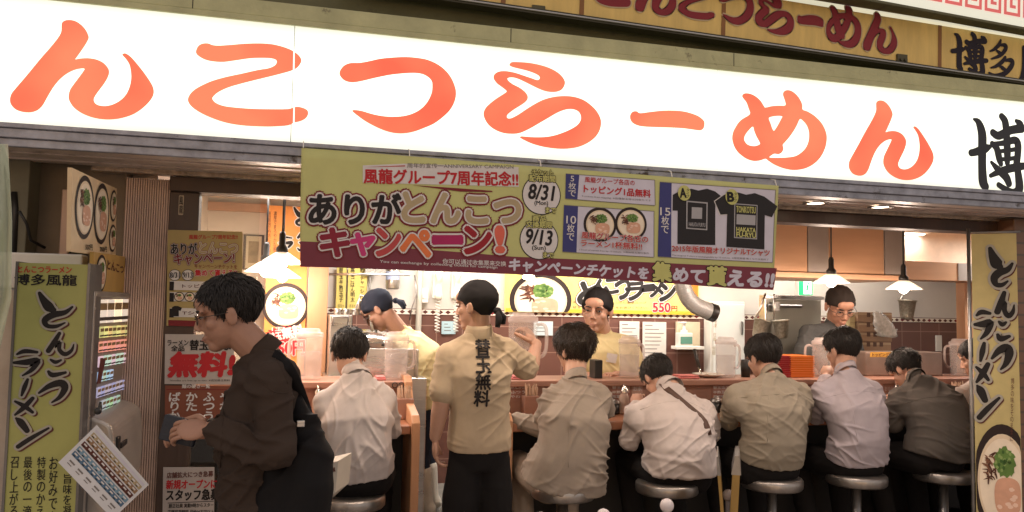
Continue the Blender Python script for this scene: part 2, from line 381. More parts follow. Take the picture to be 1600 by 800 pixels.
# ------------------------------------------------------------------ facade above the opening
YS = 3.15; ZS0, ZS1 = 2.170, 2.628
XA, XB = -2.6, 6.6
SIGN = thing('lightbox_sign', 'long white backlit shop sign with big orange brush letters above the open front', 'sign', (.8, YS, ZS0))
# acrylic face: emits; a little stronger along the tubes inside
def sign_mat():
    m = bpy.data.materials.new('backlit_white_acrylic'); m.use_nodes = True; N = m.node_tree.nodes; L = m.node_tree.links; b = N['Principled BSDF']
    b.inputs['Base Color'].default_value = (.75, .76, .68, 1); b.inputs['Roughness'].default_value = .25
    tc = N.new('ShaderNodeTexCoord'); mp = N.new('ShaderNodeMapping'); mp.inputs[3].default_value = (.8, 1, 3.2)
    n = N.new('ShaderNodeTexNoise'); n.inputs['Scale'].default_value = 1.6; n.inputs['Detail'].default_value = 1
    r = N.new('ShaderNodeMapRange'); r.inputs[1].default_value = .3; r.inputs[2].default_value = .7; r.inputs[3].default_value = .95; r.inputs[4].default_value = 1.2
    L.new(tc.outputs['Object'], mp.inputs[0]); L.new(mp.outputs[0], n.inputs[0]); L.new(n.outputs[0], r.inputs[0])
    sx = N.new('ShaderNodeSeparateXYZ'); L.new(tc.outputs['Generated'], sx.inputs[0]); cv = N.new('ShaderNodeValToRGB'); cv.color_ramp.interpolation = 'EASE'   # two rows of tubes inside the box
    el = cv.color_ramp.elements; el[0].position = 0; el[0].color = (.70, .70, .70, 1); el[1].position = 1; el[1].color = (.70, .70, .70, 1)
    for p_, v_ in ((.10, .98), (.28, 1.25), (.5, 1.12), (.72, 1.25), (.90, .98)): e = el.new(p_); e.color = (v_, v_, v_, 1)
    L.new(sx.outputs[2], cv.inputs[0]); mu = N.new('ShaderNodeMath'); mu.operation = 'MULTIPLY'; L.new(cv.outputs[0], mu.inputs[0]); L.new(r.outputs[0], mu.inputs[1]); L.new(mu.outputs[0], b.inputs['Emission Strength'])
    b.inputs['Emission Color'].default_value = (.98, 1.0, .82, 1); return m
def letter_mat():
    m = bpy.data.materials.new('backlit_orange_film'); m.use_nodes = True; N = m.node_tree.nodes; L = m.node_tree.links; b = N['Principled BSDF']
    b.inputs['Base Color'].default_value = (.5, .12, .05, 1); b.inputs['Roughness'].default_value = .3
    tc = N.new('ShaderNodeTexCoord'); n = N.new('ShaderNodeTexNoise'); n.inputs['Scale'].default_value = 2.3; n.inputs['Detail'].default_value = 2
    cr = N.new('ShaderNodeMapRange'); cr.inputs[1].default_value = .36; cr.inputs[2].default_value = .62
    mx = N.new('ShaderNodeMix'); mx.data_type = 'RGBA'; mx.inputs[6].default_value = (*srgb(250, 88, 66), 1); mx.inputs[7].default_value = (*srgb(254, 128, 92), 1)
    L.new(tc.outputs['Object'], n.inputs[0]); L.new(n.outputs[0], cr.inputs[0]); L.new(cr.outputs[0], mx.inputs[0]); L.new(mx.outputs[2], b.inputs['Emission Color'])
    b.inputs['Emission Strength'].default_value = .93; return m
bm = B()
seams = [P(460, 60, YS).x]
seams = [seams[0]-1.83, seams[0], seams[0]+1.83, seams[0]+3.66, seams[0]+5.49]
xs = [XA]+[s for s in seams if XA < s < XB]+[XB]
for a, b_ in zip(xs, xs[1:]): box(bm, a+.0015, b_-.0015, YS, YS+.004, ZS0, ZS1)
emit(bm, 'acrylic_face', sign_mat(), SIGN)
bm = B()
box(bm, XA, XB, YS+.006, YS+.24, ZS0+.002, ZS1-.002)          # housing
box(bm, XA, XB, YS-.012, YS+.03, ZS0-.018, ZS0)               # lower bezel, in three stepped profiles
box(bm, XA, XB, YS-.004, YS+.03, ZS0-.052, ZS0-.0185)
box(bm, XA, XB, YS+.008, YS+.03, ZS0-.082, ZS0-.0525)
emit(bm, 'housing', MT['steelblue'], SIGN, bevel=.003)
bm = B(); box(bm, XA, XB, YS-.012, YS+.05, ZS1, ZS1+.022); box(bm, XA, XB, YS-.006, YS+.26, ZS1+.0235, ZS1+.085)
for s in (P(797, 60, YS).x, P(1145, 100, YS).x, P(300, 20, YS).x): box(bm, s, s+.004, YS-.0075, YS, ZS1+.024, ZS1+.084, 1)
emit(bm, 'top_trim', [MT['beige'], MT['dark']], SIGN, bevel=.002)
bm = B(); box(bm, XA, XB, YS+.26, YS+.6, ZS0-.05, 4.6); wl = emit(bm, 'facade_wall', MT['olive']); tag(wl, 'olive painted wall strip of the building above the lit sign', 'wall', kind='structure')
# soffit and the beam over the opening
bm = B(); box(bm, XA, XB, YS+.03, 3.545, ZS0-.075, ZS0-.06); box(bm, XA, XB, 3.30, 3.315, ZS0-.081, ZS0-.075); box(bm, XA, XB, 3.44, 3.452, ZS0-.081, ZS0-.075)
struct(bm, 'soffit', MT['soffit'], 'beige panelled soffit under the lit sign', bevel=.001)
ZB0, ZB1 = 2.012, 2.075
FR = thing('shopfront_frame', 'dark brown timber frame with bright crown trim around the open shopfront', 'door frame', (0, 3.6, 0))
xw0 = P(262, 400, 3.6).x; xw1 = P(309, 400, 3.6).x
bm = B(); box(bm, xw0, XB, 3.56, 3.68, ZB0, ZB1-.002); emit(bm, 'lintel', MT['dwood'], FR, bevel=.004)
bm = B(); box(bm, xw0-.3, XB, 3.545, 3.60, ZB1, ZB1+.035); emit(bm, 'crown_trim', MT['rail'], FR, bevel=.006)
bm = B(); box(bm, xw0, xw1, 3.575, 3.665, .004, ZB0-.003); emit(bm, 'post', MT['dwood'], FR, bevel=.004)
bm = B(); box(bm, P(1594, 500, 3.6).x, P(1594, 500, 3.6).x+.12, 3.575, 3.665, .004, ZB0-.003); emit(bm, 'post', MT['dwood'], FR, bevel=.004)
# plaque on the post
pq = Panel((0, 3.572, 0), (0, -1, 0), (1, 0, 0)); pq.rect(279, 305, 287, 336, paint('plaque', 176, 160, 140), 0, .004); pq.vtext('風龍', (283, 307), (283, 334), 6, INK['black'], 1)
pq.done('plaque', FR)
# ribbed panel left of the window, wall beyond
xr0 = P(188, 500, 3.6).x
bm = B(); x = xr0; n = 0
while x < xw0-.003:
    box(bm, x, x+.0062, 3.585, 3.62, .004, 2.06); x += .0092; n += 1
box(bm, xr0, xw0-.002, 3.60, 3.66, .004, 2.06)
tag(emit(bm, 'ribbed_panel', MT['rib']), 'tall pinkish beige panel with fine vertical ribs between ticket machine and window', 'wall panel')
bm = B(); box(bm, -4.5, xr0-.012, 3.64, 3.8, .004, 2.30); struct(bm, 'side_wall', mat('brown_olive_wall', (.27, .205, .14), .7, 0, .2, 4, .15, 20), 'dim brown wall behind the ticket machine')
bm = B(); a = P(52, 400, 3.6).x; box(bm, a-.10, a, 3.50, 3.635, .004, 2.20); a2 = P(91, 400, 3.6).x; box(bm, a2, a2+.035, 3.60, 3.638, .5, 2.0, 1); box(bm, a2+.037, a2+.10, 3.61, 3.638, .5, 2.0, 2)
tag(emit(bm, 'wall_post', [mat('green_grey_paint', (.17, .16, .11), .6, 0, .2, 6), mat('pink_strip', (.5, .36, .30), .4, .2, .1), MT['dark']], bevel=.004), 'green grey post and pale strip on the dim wall at the far left', 'post')
bm = B(); tube(bm, [P(30, 330, 3.4), P(42, 350, 3.42), P(48, 375, 3.45), P(70, 387, 3.5)], .006, 8); tube(bm, [P(22, 300, 3.5), P(24, 330, 3.5), P(20, 420, 3.5)], .012, 8)
tag(emit(bm, 'wall_cable', MT['black'], smooth=True), 'grey cable looping down the post at the far left', 'cable')
# window pane beside the post
WN = thing('shop_window', 'clear window pane with a low brown rail left of the open front', 'window', (xw1, 3.62, 0)); xg = P(403, 400, 3.62).x
def glass_mat():
    m = bpy.data.materials.new('window_glass'); m.use_nodes = True; nt = m.node_tree; N = nt.nodes; L = nt.links; N.remove(N['Principled BSDF'])
    t = N.new('ShaderNodeBsdfTransparent'); g = N.new('ShaderNodeBsdfGlossy'); g.inputs['Roughness'].default_value = .02; mx = N.new('ShaderNodeMixShader'); fr = N.new('ShaderNodeFresnel'); fr.inputs[0].default_value = 1.45
    t.inputs[0].default_value = (.93, .95, .93, 1); L.new(fr.outputs[0], mx.inputs[0]); L.new(t.outputs[0], mx.inputs[1]); L.new(g.outputs[0], mx.inputs[2]); L.new(mx.outputs[0], N['Material Output'].inputs[0]); return m
MT['glass'] = glass_mat()
bm = B(); box(bm, xw1+.001, xg, 3.618, 3.624, .42, ZB0-.003); emit(bm, 'pane', MT['glass'], WN)
bm = B(); box(bm, xw1+.001, xg+.02, 3.59, 3.65, .004, .42); emit(bm, 'lower_panel', MT['dwood'], WN, bevel=.003)
# brick pier at the right edge
def brick_mat():
    m = tile_mat('brown_brick', (.20, .105, .062), (.10, .07, .05), .2); 
    for n in m.node_tree.nodes:
        if n.type == 'TEX_BRICK': n.offset = .5; n.inputs['Row Height'].default_value = .065; n.inputs['Mortar Size'].default_value = .006
    return m
bm = B(); xp = P(1578, 600, 3.5).x; box(bm, xp, xp+1.2, 3.45, 3.574, .0, ZS0-.085); tag(emit(bm, 'brick_pier', brick_mat(), bevel=.004), 'brown brick pier at the right end of the shopfront', 'pier')
# downlights in the soffit
def downlight(u, v, power, lab):
    p = Vector((PZ(u, v, ZS0-.082).x if u > 1100 else P(u, v, 3.38).x, 3.38, ZS0-.0815)); t = thing('downlight', lab, 'downlight', p, 'recessed downlights in the soffit')
    bm = B(); lathe(bm, p, [(.062, -.004), (.062, .004), (.045, .004), (.043, -.002), (.062, -.004)]); emit(bm, 'trim_ring', MT['dsteel'], t, True)
    bm = B(); lathe(bm, p, [(0, .0025), (.043, .0025)]); emit(bm, 'lens', mat('lamp_lens', (.8, .7, .6), .4, var=0, emit=(1, .80, .58), es=14), t)
    l = bpy.data.lights.new('downlight_lamp', 'SPOT'); l.energy = power; l.color = (1, .80, .66); l.spot_size = R_(140); l.spot_blend = .8; l.shadow_soft_size = .04
    o = bpy.data.objects.new('downlight_lamp', l); COL.objects.link(o); o.parent = t; o.location = (0, 0, -.015)
DL = 20
downlight(1413, 318, DL, 'round recessed downlight with a visible dark rim at the right of the soffit')
downlight(1301, 313, DL, 'recessed downlight whose glare spills along the soffit above the exit sign')
downlight(1010, 262, DL, 'recessed downlight in the soffit hidden behind the middle of the campaign banner')
downlight(800, 240, DL, 'recessed downlight in the soffit hidden behind the left half of the campaign banner')
downlight(600, 238, DL, 'recessed downlight in the soffit above the white shirted diner at the left')
# ------------------------------------------------------------------ brush glyphs of the sign, traced in the sign's own plane
def g1(*p): return [(x/3.2, y/3.2) for x, y in p]
def g2(*p): return [(450+x/3.2, y/3.2) for x, y in p]
def g5(*p): return [(740+x/4.705, 80+y/4.705) for x, y in p]
def g3(*p): return [(850+x/3.2, y/3.2) for x, y in p]
def gB(*p): return [(1160+x/5.713, 140+y/5.713) for x, y in p]
GL = {}
GL['ん'] = (g1((310,115),(325,103),(350,100),(380,107),(410,128),(432,155),(444,185),(438,205),(420,235),(385,285),(377,297),(400,293),(440,291),(480,297),(515,313),(538,337),(546,358),(540,385),(520,420),(490,460),(472,488),(470,505),(480,520),(500,528),(530,530),(565,522),(600,503),(630,473),(648,435),(656,395),(655,360),(648,325),(632,298),(612,275),(618,268),(630,268),(655,285),(690,325),(725,370),(755,415),(768,445),(767,475),(750,505),(715,540),(670,570),(620,588),(570,597),(515,597),(460,587),(410,567),(372,540),(350,510),(343,485),(350,450),(370,420),(400,380),(418,355),(423,344),(405,343),(370,351),(330,372),(295,402),(265,440),(235,490),(215,525),(190,550),(155,562),(115,560),(80,548),(57,525),(50,500),(57,470),(80,440),(140,370),(200,297),(250,240),(290,190),(306,160),(308,135)), [])
GL['こ'] = (g1((980,255),(990,232),(1010,219),(1040,217),(1065,226),(1100,228),(1160,224),(1220,219),(1290,217),(1350,220),(1400,230),(1440,243),(1470,258),(1495,278),(1507,300),(1500,322),(1480,343),(1450,356),(1400,370),(1340,385),(1270,402),(1200,420),(1140,438),(1090,462),(1065,485),(1063,497),(1080,515),(1120,530),(1180,538),(1260,544),(1350,546),(1440,545),(1480,534),(1510,538),(1535,550),(1541,568),(1530,590),(1505,605),(1470,614),(1440,627),(1380,632),(1320,633),(1230,629),(1150,618),(1080,598),(1010,568),(960,535),(940,505),(945,480),(965,455),(1000,432),(1060,405),(1130,385),(1210,368),(1290,350),(1340,342),(1370,330),(1383,315),(1380,300),(1355,292),(1310,290),(1250,292),(1180,302),(1120,310),(1070,308),(1030,300),(1000,285),(983,270)), [])
GL['つ'] = (g2((257,368),(265,345),(285,325),(315,315),(360,314),(410,305),(460,294),(520,288),(590,285),(650,290),(700,300),(750,323),(790,355),(818,393),(835,435),(840,470),(832,510),(810,550),(775,585),(730,618),(680,640),(630,658),(580,667),(530,665),(480,652),(430,630),(385,605),(350,580),(325,560),(322,553),(332,550),(370,555),(420,570),(470,580),(520,584),(580,580),(630,565),(670,540),(700,505),(718,465),(722,430),(718,405),(700,385),(670,370),(630,365),(580,367),(520,373),(470,382),(420,393),(370,405),(325,412),(290,406),(268,390)), [])
GL['ら'] = (g5((263,100),(270,88),(285,80),(330,80),(400,85),(470,97),(540,117),(600,145),(645,180),(670,220),(668,250),(650,280),(620,296),(580,301),(530,295),(480,277),(430,253),(380,228),(330,205),(290,194),(255,196),(249,206),(260,222),(290,244),(330,264),(365,288),(390,315),(398,338),(392,360),(370,382),(335,405),(295,430),(258,458),(245,475),(247,490),(262,495),(285,489),(330,465),(390,425),(450,388),(510,358),(570,340),(630,331),(690,330),(750,338),(810,360),(860,395),(900,435),(927,480),(937,520),(932,565),(912,610),(875,650),(825,682),(770,704),(710,715),(640,718),(570,712),(500,700),(430,680),(380,658),(350,642),(340,632),(350,626),(380,628),(440,632),(520,631),(590,620),(660,597),(720,570),(765,540),(785,510),(789,485),(782,460),(765,440),(735,428),(700,426),(660,434),(610,455),(550,490),(490,525),(430,560),(375,588),(330,604),(280,608),(220,602),(165,582),(120,552),(90,515),(74,475),(75,445),(90,415),(120,385),(165,350),(215,318),(242,298),(235,285),(205,262),(175,240),(152,212),(146,190),(155,168),(180,152),(215,146),(260,149),(310,160),(370,180),(430,200),(465,212),(482,206),(486,193),(475,178),(440,160),(390,143),(330,128),(290,118),(268,108)), [])
GL['ー'] = (g3((430,590),(432,572),(445,558),(465,557),(480,566),(530,560),(600,553),(670,554),(720,562),(770,580),(798,603),(802,620),(798,640),(785,651),(765,651),(700,642),(630,638),(560,636),(490,632),(455,622),(437,608)), [])
GL['め'] = (gB((-3,57),(10,38),(40,33),(85,43),(130,70),(165,105),(190,145),(205,160),(260,148),(320,143),(383,140),(375,90),(362,50),(365,25),(385,8),(415,6),(450,20),(490,55),(520,100),(535,140),(537,178),(580,195),(640,232),(695,285),(730,340),(750,400),(752,450),(742,510),(715,575),(675,630),(620,675),(555,705),(480,718),(420,715),(350,698),(280,668),(230,635),(205,618),(160,632),(110,638),(60,628),(14,605),(-40,560),(-75,505),(-92,440),(-85,385),(-66,343),(-35,295),(0,262),(66,220),(55,170),(35,115),(5,75)),
  [gB((92,330),(105,370),(125,420),(155,475),(150,490),(120,502),(85,503),(45,490),(20,460),(15,435),(25,405),(50,370)), gB((235,255),(270,240),(320,235),(355,240),(345,262),(320,310),(290,358),(278,367),(265,345),(250,300)), gB((512,264),(540,280),(570,315),(590,365),(594,420),(585,475),(560,525),(520,565),(475,592),(420,603),(350,608),(260,608),(240,602),(262,585),(285,573),(320,577),(350,562),(366,530),(360,495),(375,475),(410,435),(450,380),(485,320))])
ps = Panel((0, YS-.0005, 0), (0, -1, 0), (1, 0, 0))
NG = {}                                                    # glyphs in unit boxes
for ch, (o_, hs) in GL.items():
    po = [ps.uv(*p) for p in o_]; ph = [[ps.uv(*p) for p in h] for h in hs]
    x0 = min(p[0] for p in po); x1 = max(p[0] for p in po); y0 = min(p[1] for p in po); y1 = max(p[1] for p in po)
    nz = lambda l: [((x-x0)/(x1-x0), (y-y0)/(y1-y0)) for x, y in l]
    NG[ch] = (nz(catmull(po, 3)), [nz(catmull(h, 3)) for h in ph], (x0, y0, x1, y1))
def glyph(pan, ch, x0, y0, x1, y1, m, k):
    o_, hs, _ = NG[ch]; q = lambda l: [(x0+a*(x1-x0), y0+b*(y1-y0)) for a, b in l]
    pan.poly2(q(o_), m, k, [q(h) for h in hs])
# 博 and 多 as brush strokes in a unit box (x right, y up, r)
HAKU = [[(.09,.90,.01),(.17,.86,.045),(.225,.72,.062),(.22,.5,.06),(.215,.3,.06),(.225,.12,.065),(.26,.06,.055)], [(.03,.47,.04),(.12,.49,.045),(.27,.54,.055),(.36,.57,.02)],
 [(.58,.97,.04),(.64,.9,.05),(.66,.7,.05),(.665,.5,.05),(.66,.38,.035)], [(.42,.75,.045),(.52,.72,.05),(.72,.8,.05),(.93,.84,.055)], [(.40,.61,.03),(.48,.55,.045),(.52,.42,.045),(.545,.36,.03)], [(.43,.61,.02),(.6,.63,.03),(.8,.68,.045),(.86,.62,.05),(.84,.42,.045)],
 [(.52,.52,.018),(.68,.54,.02),(.84,.57,.02)], [(.54,.42,.018),(.68,.43,.02),(.84,.46,.02)], [(.36,.20,.02),(.55,.27,.04),(.8,.33,.05),(.98,.36,.04)], [(.38,.37,.015),(.5,.28,.045),(.63,.2,.055),(.68,.12,.045)], [(.82,.40,.04),(.86,.2,.055),(.86,.05,.06),(.76,.0,.05),(.62,.04,.035),(.5,.09,.03)], [(.84,.93,.02),(.9,.9,.045),(.95,.86,.03)]]
TA = [[(.45,.98,.02),(.38,.84,.05),(.2,.70,.03),(.06,.64,.012)], [(.42,.84,.02),(.62,.86,.05),(.62,.74,.05),(.42,.56,.04),(.12,.44,.012)], [(.3,.68,.02),(.4,.64,.04),(.48,.6,.03)], [(.62,.54,.03),(.5,.40,.05),(.28,.26,.035),(.1,.2,.01)], [(.55,.44,.02),(.85,.48,.055),(.86,.34,.06),(.6,.1,.06),(.25,.0,.05),(.02,.06,.012)], [(.42,.28,.02),(.52,.24,.045),(.62,.2,.035)]]
def kanji(pan, strokes, x0, y0, x1, y1, m, k, grow=0):
    s_ = (x1-x0)
    for i, st in enumerate(strokes): pan.stroke2([(x0+a*(x1-x0), y0+b*(y1-y0), r*s_) for a, b, r in st], m, k+.02*i, grow)
LT = letter_mat(); BK = mat('black_film', (.012, .012, .016), .35, var=.2)
pl_ = Panel((0, YS-.0006, 0), (0, -1, 0), (1, 0, 0)); pk_ = Panel((0, YS-.0006, 0), (0, -1, 0), (1, 0, 0))
for ch in GL:
    glyph(pl_, ch, *NG[ch][2], LT, 1)
b2 = (ps.uv(1325.7, 220)[0], ps.uv(1392, 280)[1], ps.uv(1458, 220)[0], ps.uv(1392, 158.5)[1]); glyph(pl_, 'ん', *b2, LT, 1)
xz = ps.uv(460, 150)[0]; white_seam = mat('seam_glow', (.8, .8, .7), .4, var=0, emit=(1, 1, .95), es=1.1)
for v0, v1 in ((78, 112), (168, 199)): pl_.poly([(458.5, v0), (460.5, v0), (460.5-.4, v1), (458-.4, v1)], white_seam, 3)
pl_.done('lettering', SIGN)
bx0 = ps.uv(1515, 250)[0]; bx1 = bx0+.345; by0 = ps.uv(1560, 300)[1]; by1 = ps.uv(1560, 178)[1]
kanji(pk_, HAKU, bx0, by0, bx1, by1, BK, 1, .0045); kanji(pk_, TA, bx1+.12, by0, bx1+.44, by1, BK, 1, .0045)
t_ = text_mesh('風龍'); pk_.place_text(t_, bx1+.56, (by0+by1)/2, bx1+1.32, (by0+by1)/2, by1-by0, BK, 1, .03)
pk_.done('kanji_lettering', SIGN)
# ------------------------------------------------------------------ the older painted sign above
YO = 3.34
OS = thing('painted_sign', 'older unlit yellow shop sign with dark red brush letters above the bright one', 'sign', (2.5, YO, 2.9))
po_ = Panel((0, YO, 0), (0, -1, 0), (1, 0, 0)); zo0 = po_.uv(1300, 84)[1]; zo1 = po_.uv(1500, 40)[1]+.005
ob = mat('aged_yellow_sign', srgb(226, 196, 118), .55, 0, .14, 5, .1, 20, (3, 1, .5)); seamo = mat('sign_seam', srgb(140, 96, 52), .6)
bm = B(); box(bm, .2, XB, YO+.002, YS+.259, zo0, zo1); emit(bm, 'board', ob, OS)
for u in (905, 1127, 1465, 782): x = po_.uv(u, 40)[0]; po_.rect2(x, zo0, x+.022, zo1, seamo, .5)
halo = paint('pale_halo', 196, 176, 140)
def og(ch, u0, u1, v0, v1):
    um = (u0+u1)/2; x0 = po_.uv(u0, (v0+v1)/2)[0]; x1 = po_.uv(u1, (v0+v1)/2)[0]; y1 = po_.uv(um, v0)[1]; y0 = po_.uv(um, v1)[1]
    if ch == '博': kanji(po_, HAKU, x0, y0, x1, y1, BKO, 2, .003); return
    if ch == '多': kanji(po_, TA, x0, y0, x1, y1, BKO, 2, .003); return
    if ch == '風': po_.place_text(text_mesh('風'), x0, (y0+y1)/2, x1, (y0+y1)/2, y1-y0, BKO, 2, .03); return
    for dx, dy in ((.007, 0), (-.007, 0), (0, .007), (0, -.007)): glyph(po_, ch, x0+dx, y0+dy, x1+dx, y1+dy, halo, 1)
    glyph(po_, ch, x0, y0, x1, y1, RDO, 2)
RDO = paint('aged_red_paint', 138, 48, 56); BKO = paint('aged_black_paint', 36, 28, 40)
og('ん', 992, 1056, -38, 31); og('こ', 1059, 1116, -16, 36); og('つ', 1122, 1177, -10, 43); og('ら', 1179, 1240, -4, 56); og('ー', 1245, 1286, 24, 41); og('め', 1290, 1345, 6, 73); og('ん', 1348, 1401, 18, 81); og('博', 1486, 1542, 44, 107); og('多', 1544, 1586, 54, 112); og('風', 1592, 1640, 66, 122)
# と, only its lower bowl reaches into the frame
tk = [(940, -30, 6), (955, -20, 6)]
po_.stroke([(972, -22, 5), (945, -10, 6), (933, 0, 6.5), (938, 9, 6.5), (955, 13, 7), (978, 13, 7)], RDO, 2, ((halo, 2, 1),)); po_.stroke([(940, -48, 7), (948, -30, 6), (958, -14, 4)], RDO, 2)
po_.done('lettering', OS)
bm = B(); box(bm, .1, XB, YO-.035, YO+.03, zo0-.026, zo0-.001); tube(bm, [(.1, YO-.04, zo0-.014), (XB, YO-.04, zo0-.014)], .004, 8, 1)
emit(bm, 'lower_rail', [mat('dark_rail', (.055, .05, .03), .5, .3, .2), MT['steel']], OS)
bm = B(); zp = po_.uv(1500, 22)[1]; tube(bm, [(.1, YO-.03, zo1+.045), (XB, YO-.03, zo1+.045)], .032, 16); emit(bm, 'pipe', mat('grey_pipe', (.20, .19, .18), .4, .5, .25, 9), OS, True)
for u in (835, 1395): 
    p = P(u, 27 if u < 900 else 100, YS+.25)
    bm = B(); box(bm, p.x-.03, p.x+.03, YS+.18, YS+.259, p.z-.012, p.z+.03); tube(bm, [(p.x-.012, YS+.18, p.z), (p.x-.012, YS+.17, p.z)], .008, 8); tube(bm, [(p.x+.014, YS+.18, p.z), (p.x+.014, YS+.17, p.z)], .008, 8)
    tag(emit(bm, 'sign_bracket', mat('old_bracket', (.10, .09, .05), .6, .3, .3)), 'small bolted bracket under the old sign, '+('left of the letters' if u < 900 else 'below the red め'), 'bracket')
US = thing('fretwork_sign', 'pale backlit sign with a red meander border at the top right corner', 'sign', (3.5, 3.24, 3.1)); YU = 3.24
pu = Panel((0, YU, 0), (0, -1, 0), (1, 0, 0)); zu = pu.uv(1500, 30)[1]
bm = B(); box(bm, .5, XB, YU+.002, YS+.258, zu, zu+.9); emit(bm, 'light_panel', mat('pale_lit_panel', (.6, .6, .48), .4, var=.05, emit=(.93, .93, .78), es=.55), US)
rm = mat('red_fret', srgb(206, 90, 90), .5, emit=srgb(220, 110, 104), es=.5); y1 = pu.uv(1500, 13)[1]; x = pu.uv(1380, 5)[0]; s_ = .105; w_ = .017
while x < XB-.2:
    for (a, b_, c, d) in ((0, 0, s_, w_), (0, w_, w_, s_*1.3), (s_-w_, w_, s_, s_), (s_*.36, s_-w_, s_-w_, s_), (s_*.36, s_*.38, s_*.36+w_, s_-w_), (s_*.36+w_, s_*.38, s_*.72, s_*.38+w_)): pu.rect2(x+a, y1+b_, x+c, y1+d, rm, 1)
    x += s_*1.17
pu.done('meander_border', US)
bm = B(); box(bm, .5, XB, YU-.02, YU+.05, zu-.016, zu-.001); emit(bm, 'frame', MT['olive'], US, bevel=.003)
OS.rotation_euler.y = R_(1.5); US.rotation_euler.y = R_(2.4)      # the old boards hang a little out of level
# ------------------------------------------------------------------ the campaign banner
YB = 3.10
c5 = lambda x, y: (450+x/3.6375, 220+y/3.6375)
c6 = lambda x, y: (820+x/3.6366, 240+y/3.6366)
cb = Panel((0, YB, 0), (0, -1, 0), (1, 0, 0)); I = INK; cb.STEP = .0011
CB = thing('campaign_banner', 'wide yellow and maroon campaign banner hanging below the bright sign', 'banner', (1.0, YB, 1.68))
c = [(471, 231), (560, 237.5), (660, 245.5), (760, 253.5), (860, 261.5), (960, 269.5), (1060, 277.5), (1140, 284), (1217, 290), (1215, 330), (1212, 380), (1207, 453), (1150, 451), (1080, 445.5), (1000, 440), (900, 433), (800, 428.5), (700, 425), (600, 421), (520, 418), (469, 417), (469, 340)]
# the cloth itself, 3 mm thick, its hem a little curled
bm = B(); uvs = [cb.uv(*p) for p in c]
for k_, yy in ((0, YB+.0005), (1, YB+.0035)):
    vs = [bm.verts.new((x, yy, z)) for x, z in uvs]
    if not k_: fv = vs
    bm.faces.new(vs if not k_ else vs[::-1])
    bv = vs
n = len(uvs)
for i in range(n): bm.faces.new((fv[i], bv[i], bv[(i+1) % n], fv[(i+1) % n]))
vinyl_y = mat('banner_vinyl', srgb(192, 192, 122), .42, 0, .06, 8, .08, 14)
def ripple(b_):
    """cut the banner in strips and let it hang in shallow waves that grow towards the hem"""
    for i in range(8): bmesh.ops.bisect_plane(b_, geom=b_.verts[:]+b_.edges[:]+b_.faces[:], plane_co=(0, 0, 1.68+i*.06), plane_no=(0, 0, 1))
    for i in range(54):
        x = -.04+i*.04; bmesh.ops.bisect_plane(b_, geom=b_.verts[:]+b_.edges[:]+b_.faces[:], plane_co=(x, 0, 0), plane_no=(1, 0, 0))
    for v in b_.verts:
        a = (2.15-v.co.z)/.46; x = v.co.x; v.co.y += a*(.009*math.sin(x*7.3+.6)+.0045*math.sin(x*15.1+1.9)-.012*a)
ripple(bm)
emit(bm, 'cloth', vinyl_y, CB, True)
band = paint('maroon_band', 122, 56, 68)
cb.poly([(469, 377), (520, 379), (800, 401), (1213, 419), (1207, 453), (1150, 451), (1080, 445.5), (1000, 440), (900, 433), (800, 428.5), (700, 425), (600, 421), (520, 418), (469, 417)], band, 1)
cb.poly([c5(425, 140), c5(660, 130), c5(1310, 150), c5(1312, 262), c5(425, 238)], I['white'], 1)
cb.poly([c5(430, 150), c5(665, 140), c5(665, 146)], I['red'], 2); cb.poly([c5(700, 252), c5(1160, 285), c5(1160, 292), c5(980, 290)], I['dred'], 2)
cb.text('周年的宣传━ANNIVERSARY CAMPAIGN', (636, 258.5), (802, 260.5), 7.5, I['dgrey'], 2, .005)
cb.text('風龍グループ7周年記念!!', c5(432, 200), c5(1306, 218), 22.5, I['red'], 2, .035)
OUT = ((I['dred'], .15), (I['white'], .095))
cb.text('ありが', c5(122, 385), c5(640, 388), 47, I['black'], 2.6, .04, out=OUT)
cb.text('とんこつ', c5(652, 378), c5(1318, 396), 45, I['tan'], 2.7, .05, out=OUT)
for ch, x0, x1, y0, y1, m in (('キ', 187, 345, 500, 655, paint('maroon_ink', 136, 36, 54)), ('ャ', 358, 490, 528, 650, I['pink']), ('ン', 502, 636, 500, 652, paint('salmon_ink', 186, 74, 74)), ('ペ', 640, 802, 515, 660, I['orange']), ('ー', 822, 982, 545, 585, paint('magenta_ink', 168, 40, 92)), ('ン', 998, 1148, 492, 640, paint('crimson_ink', 150, 34, 44)), ('!', 1180, 1222, 490, 632, paint('coral_ink', 214, 104, 84))):
    cb.text(ch, c5(x0, (y0+y1)/2), c5(x1, (y0+y1)/2), (y1-y0)/3.6375, m, 2.6, .05, out=OUT)
cb.text('你可以通过收集票来交换', (690, 408.5), (790, 412.5), 8, I['white'], 2, .012)
cb.text('You can exchange by collecting tickets for campaign', (593, 409), (776, 418.5), 5.4, I['white'], 2, .012)
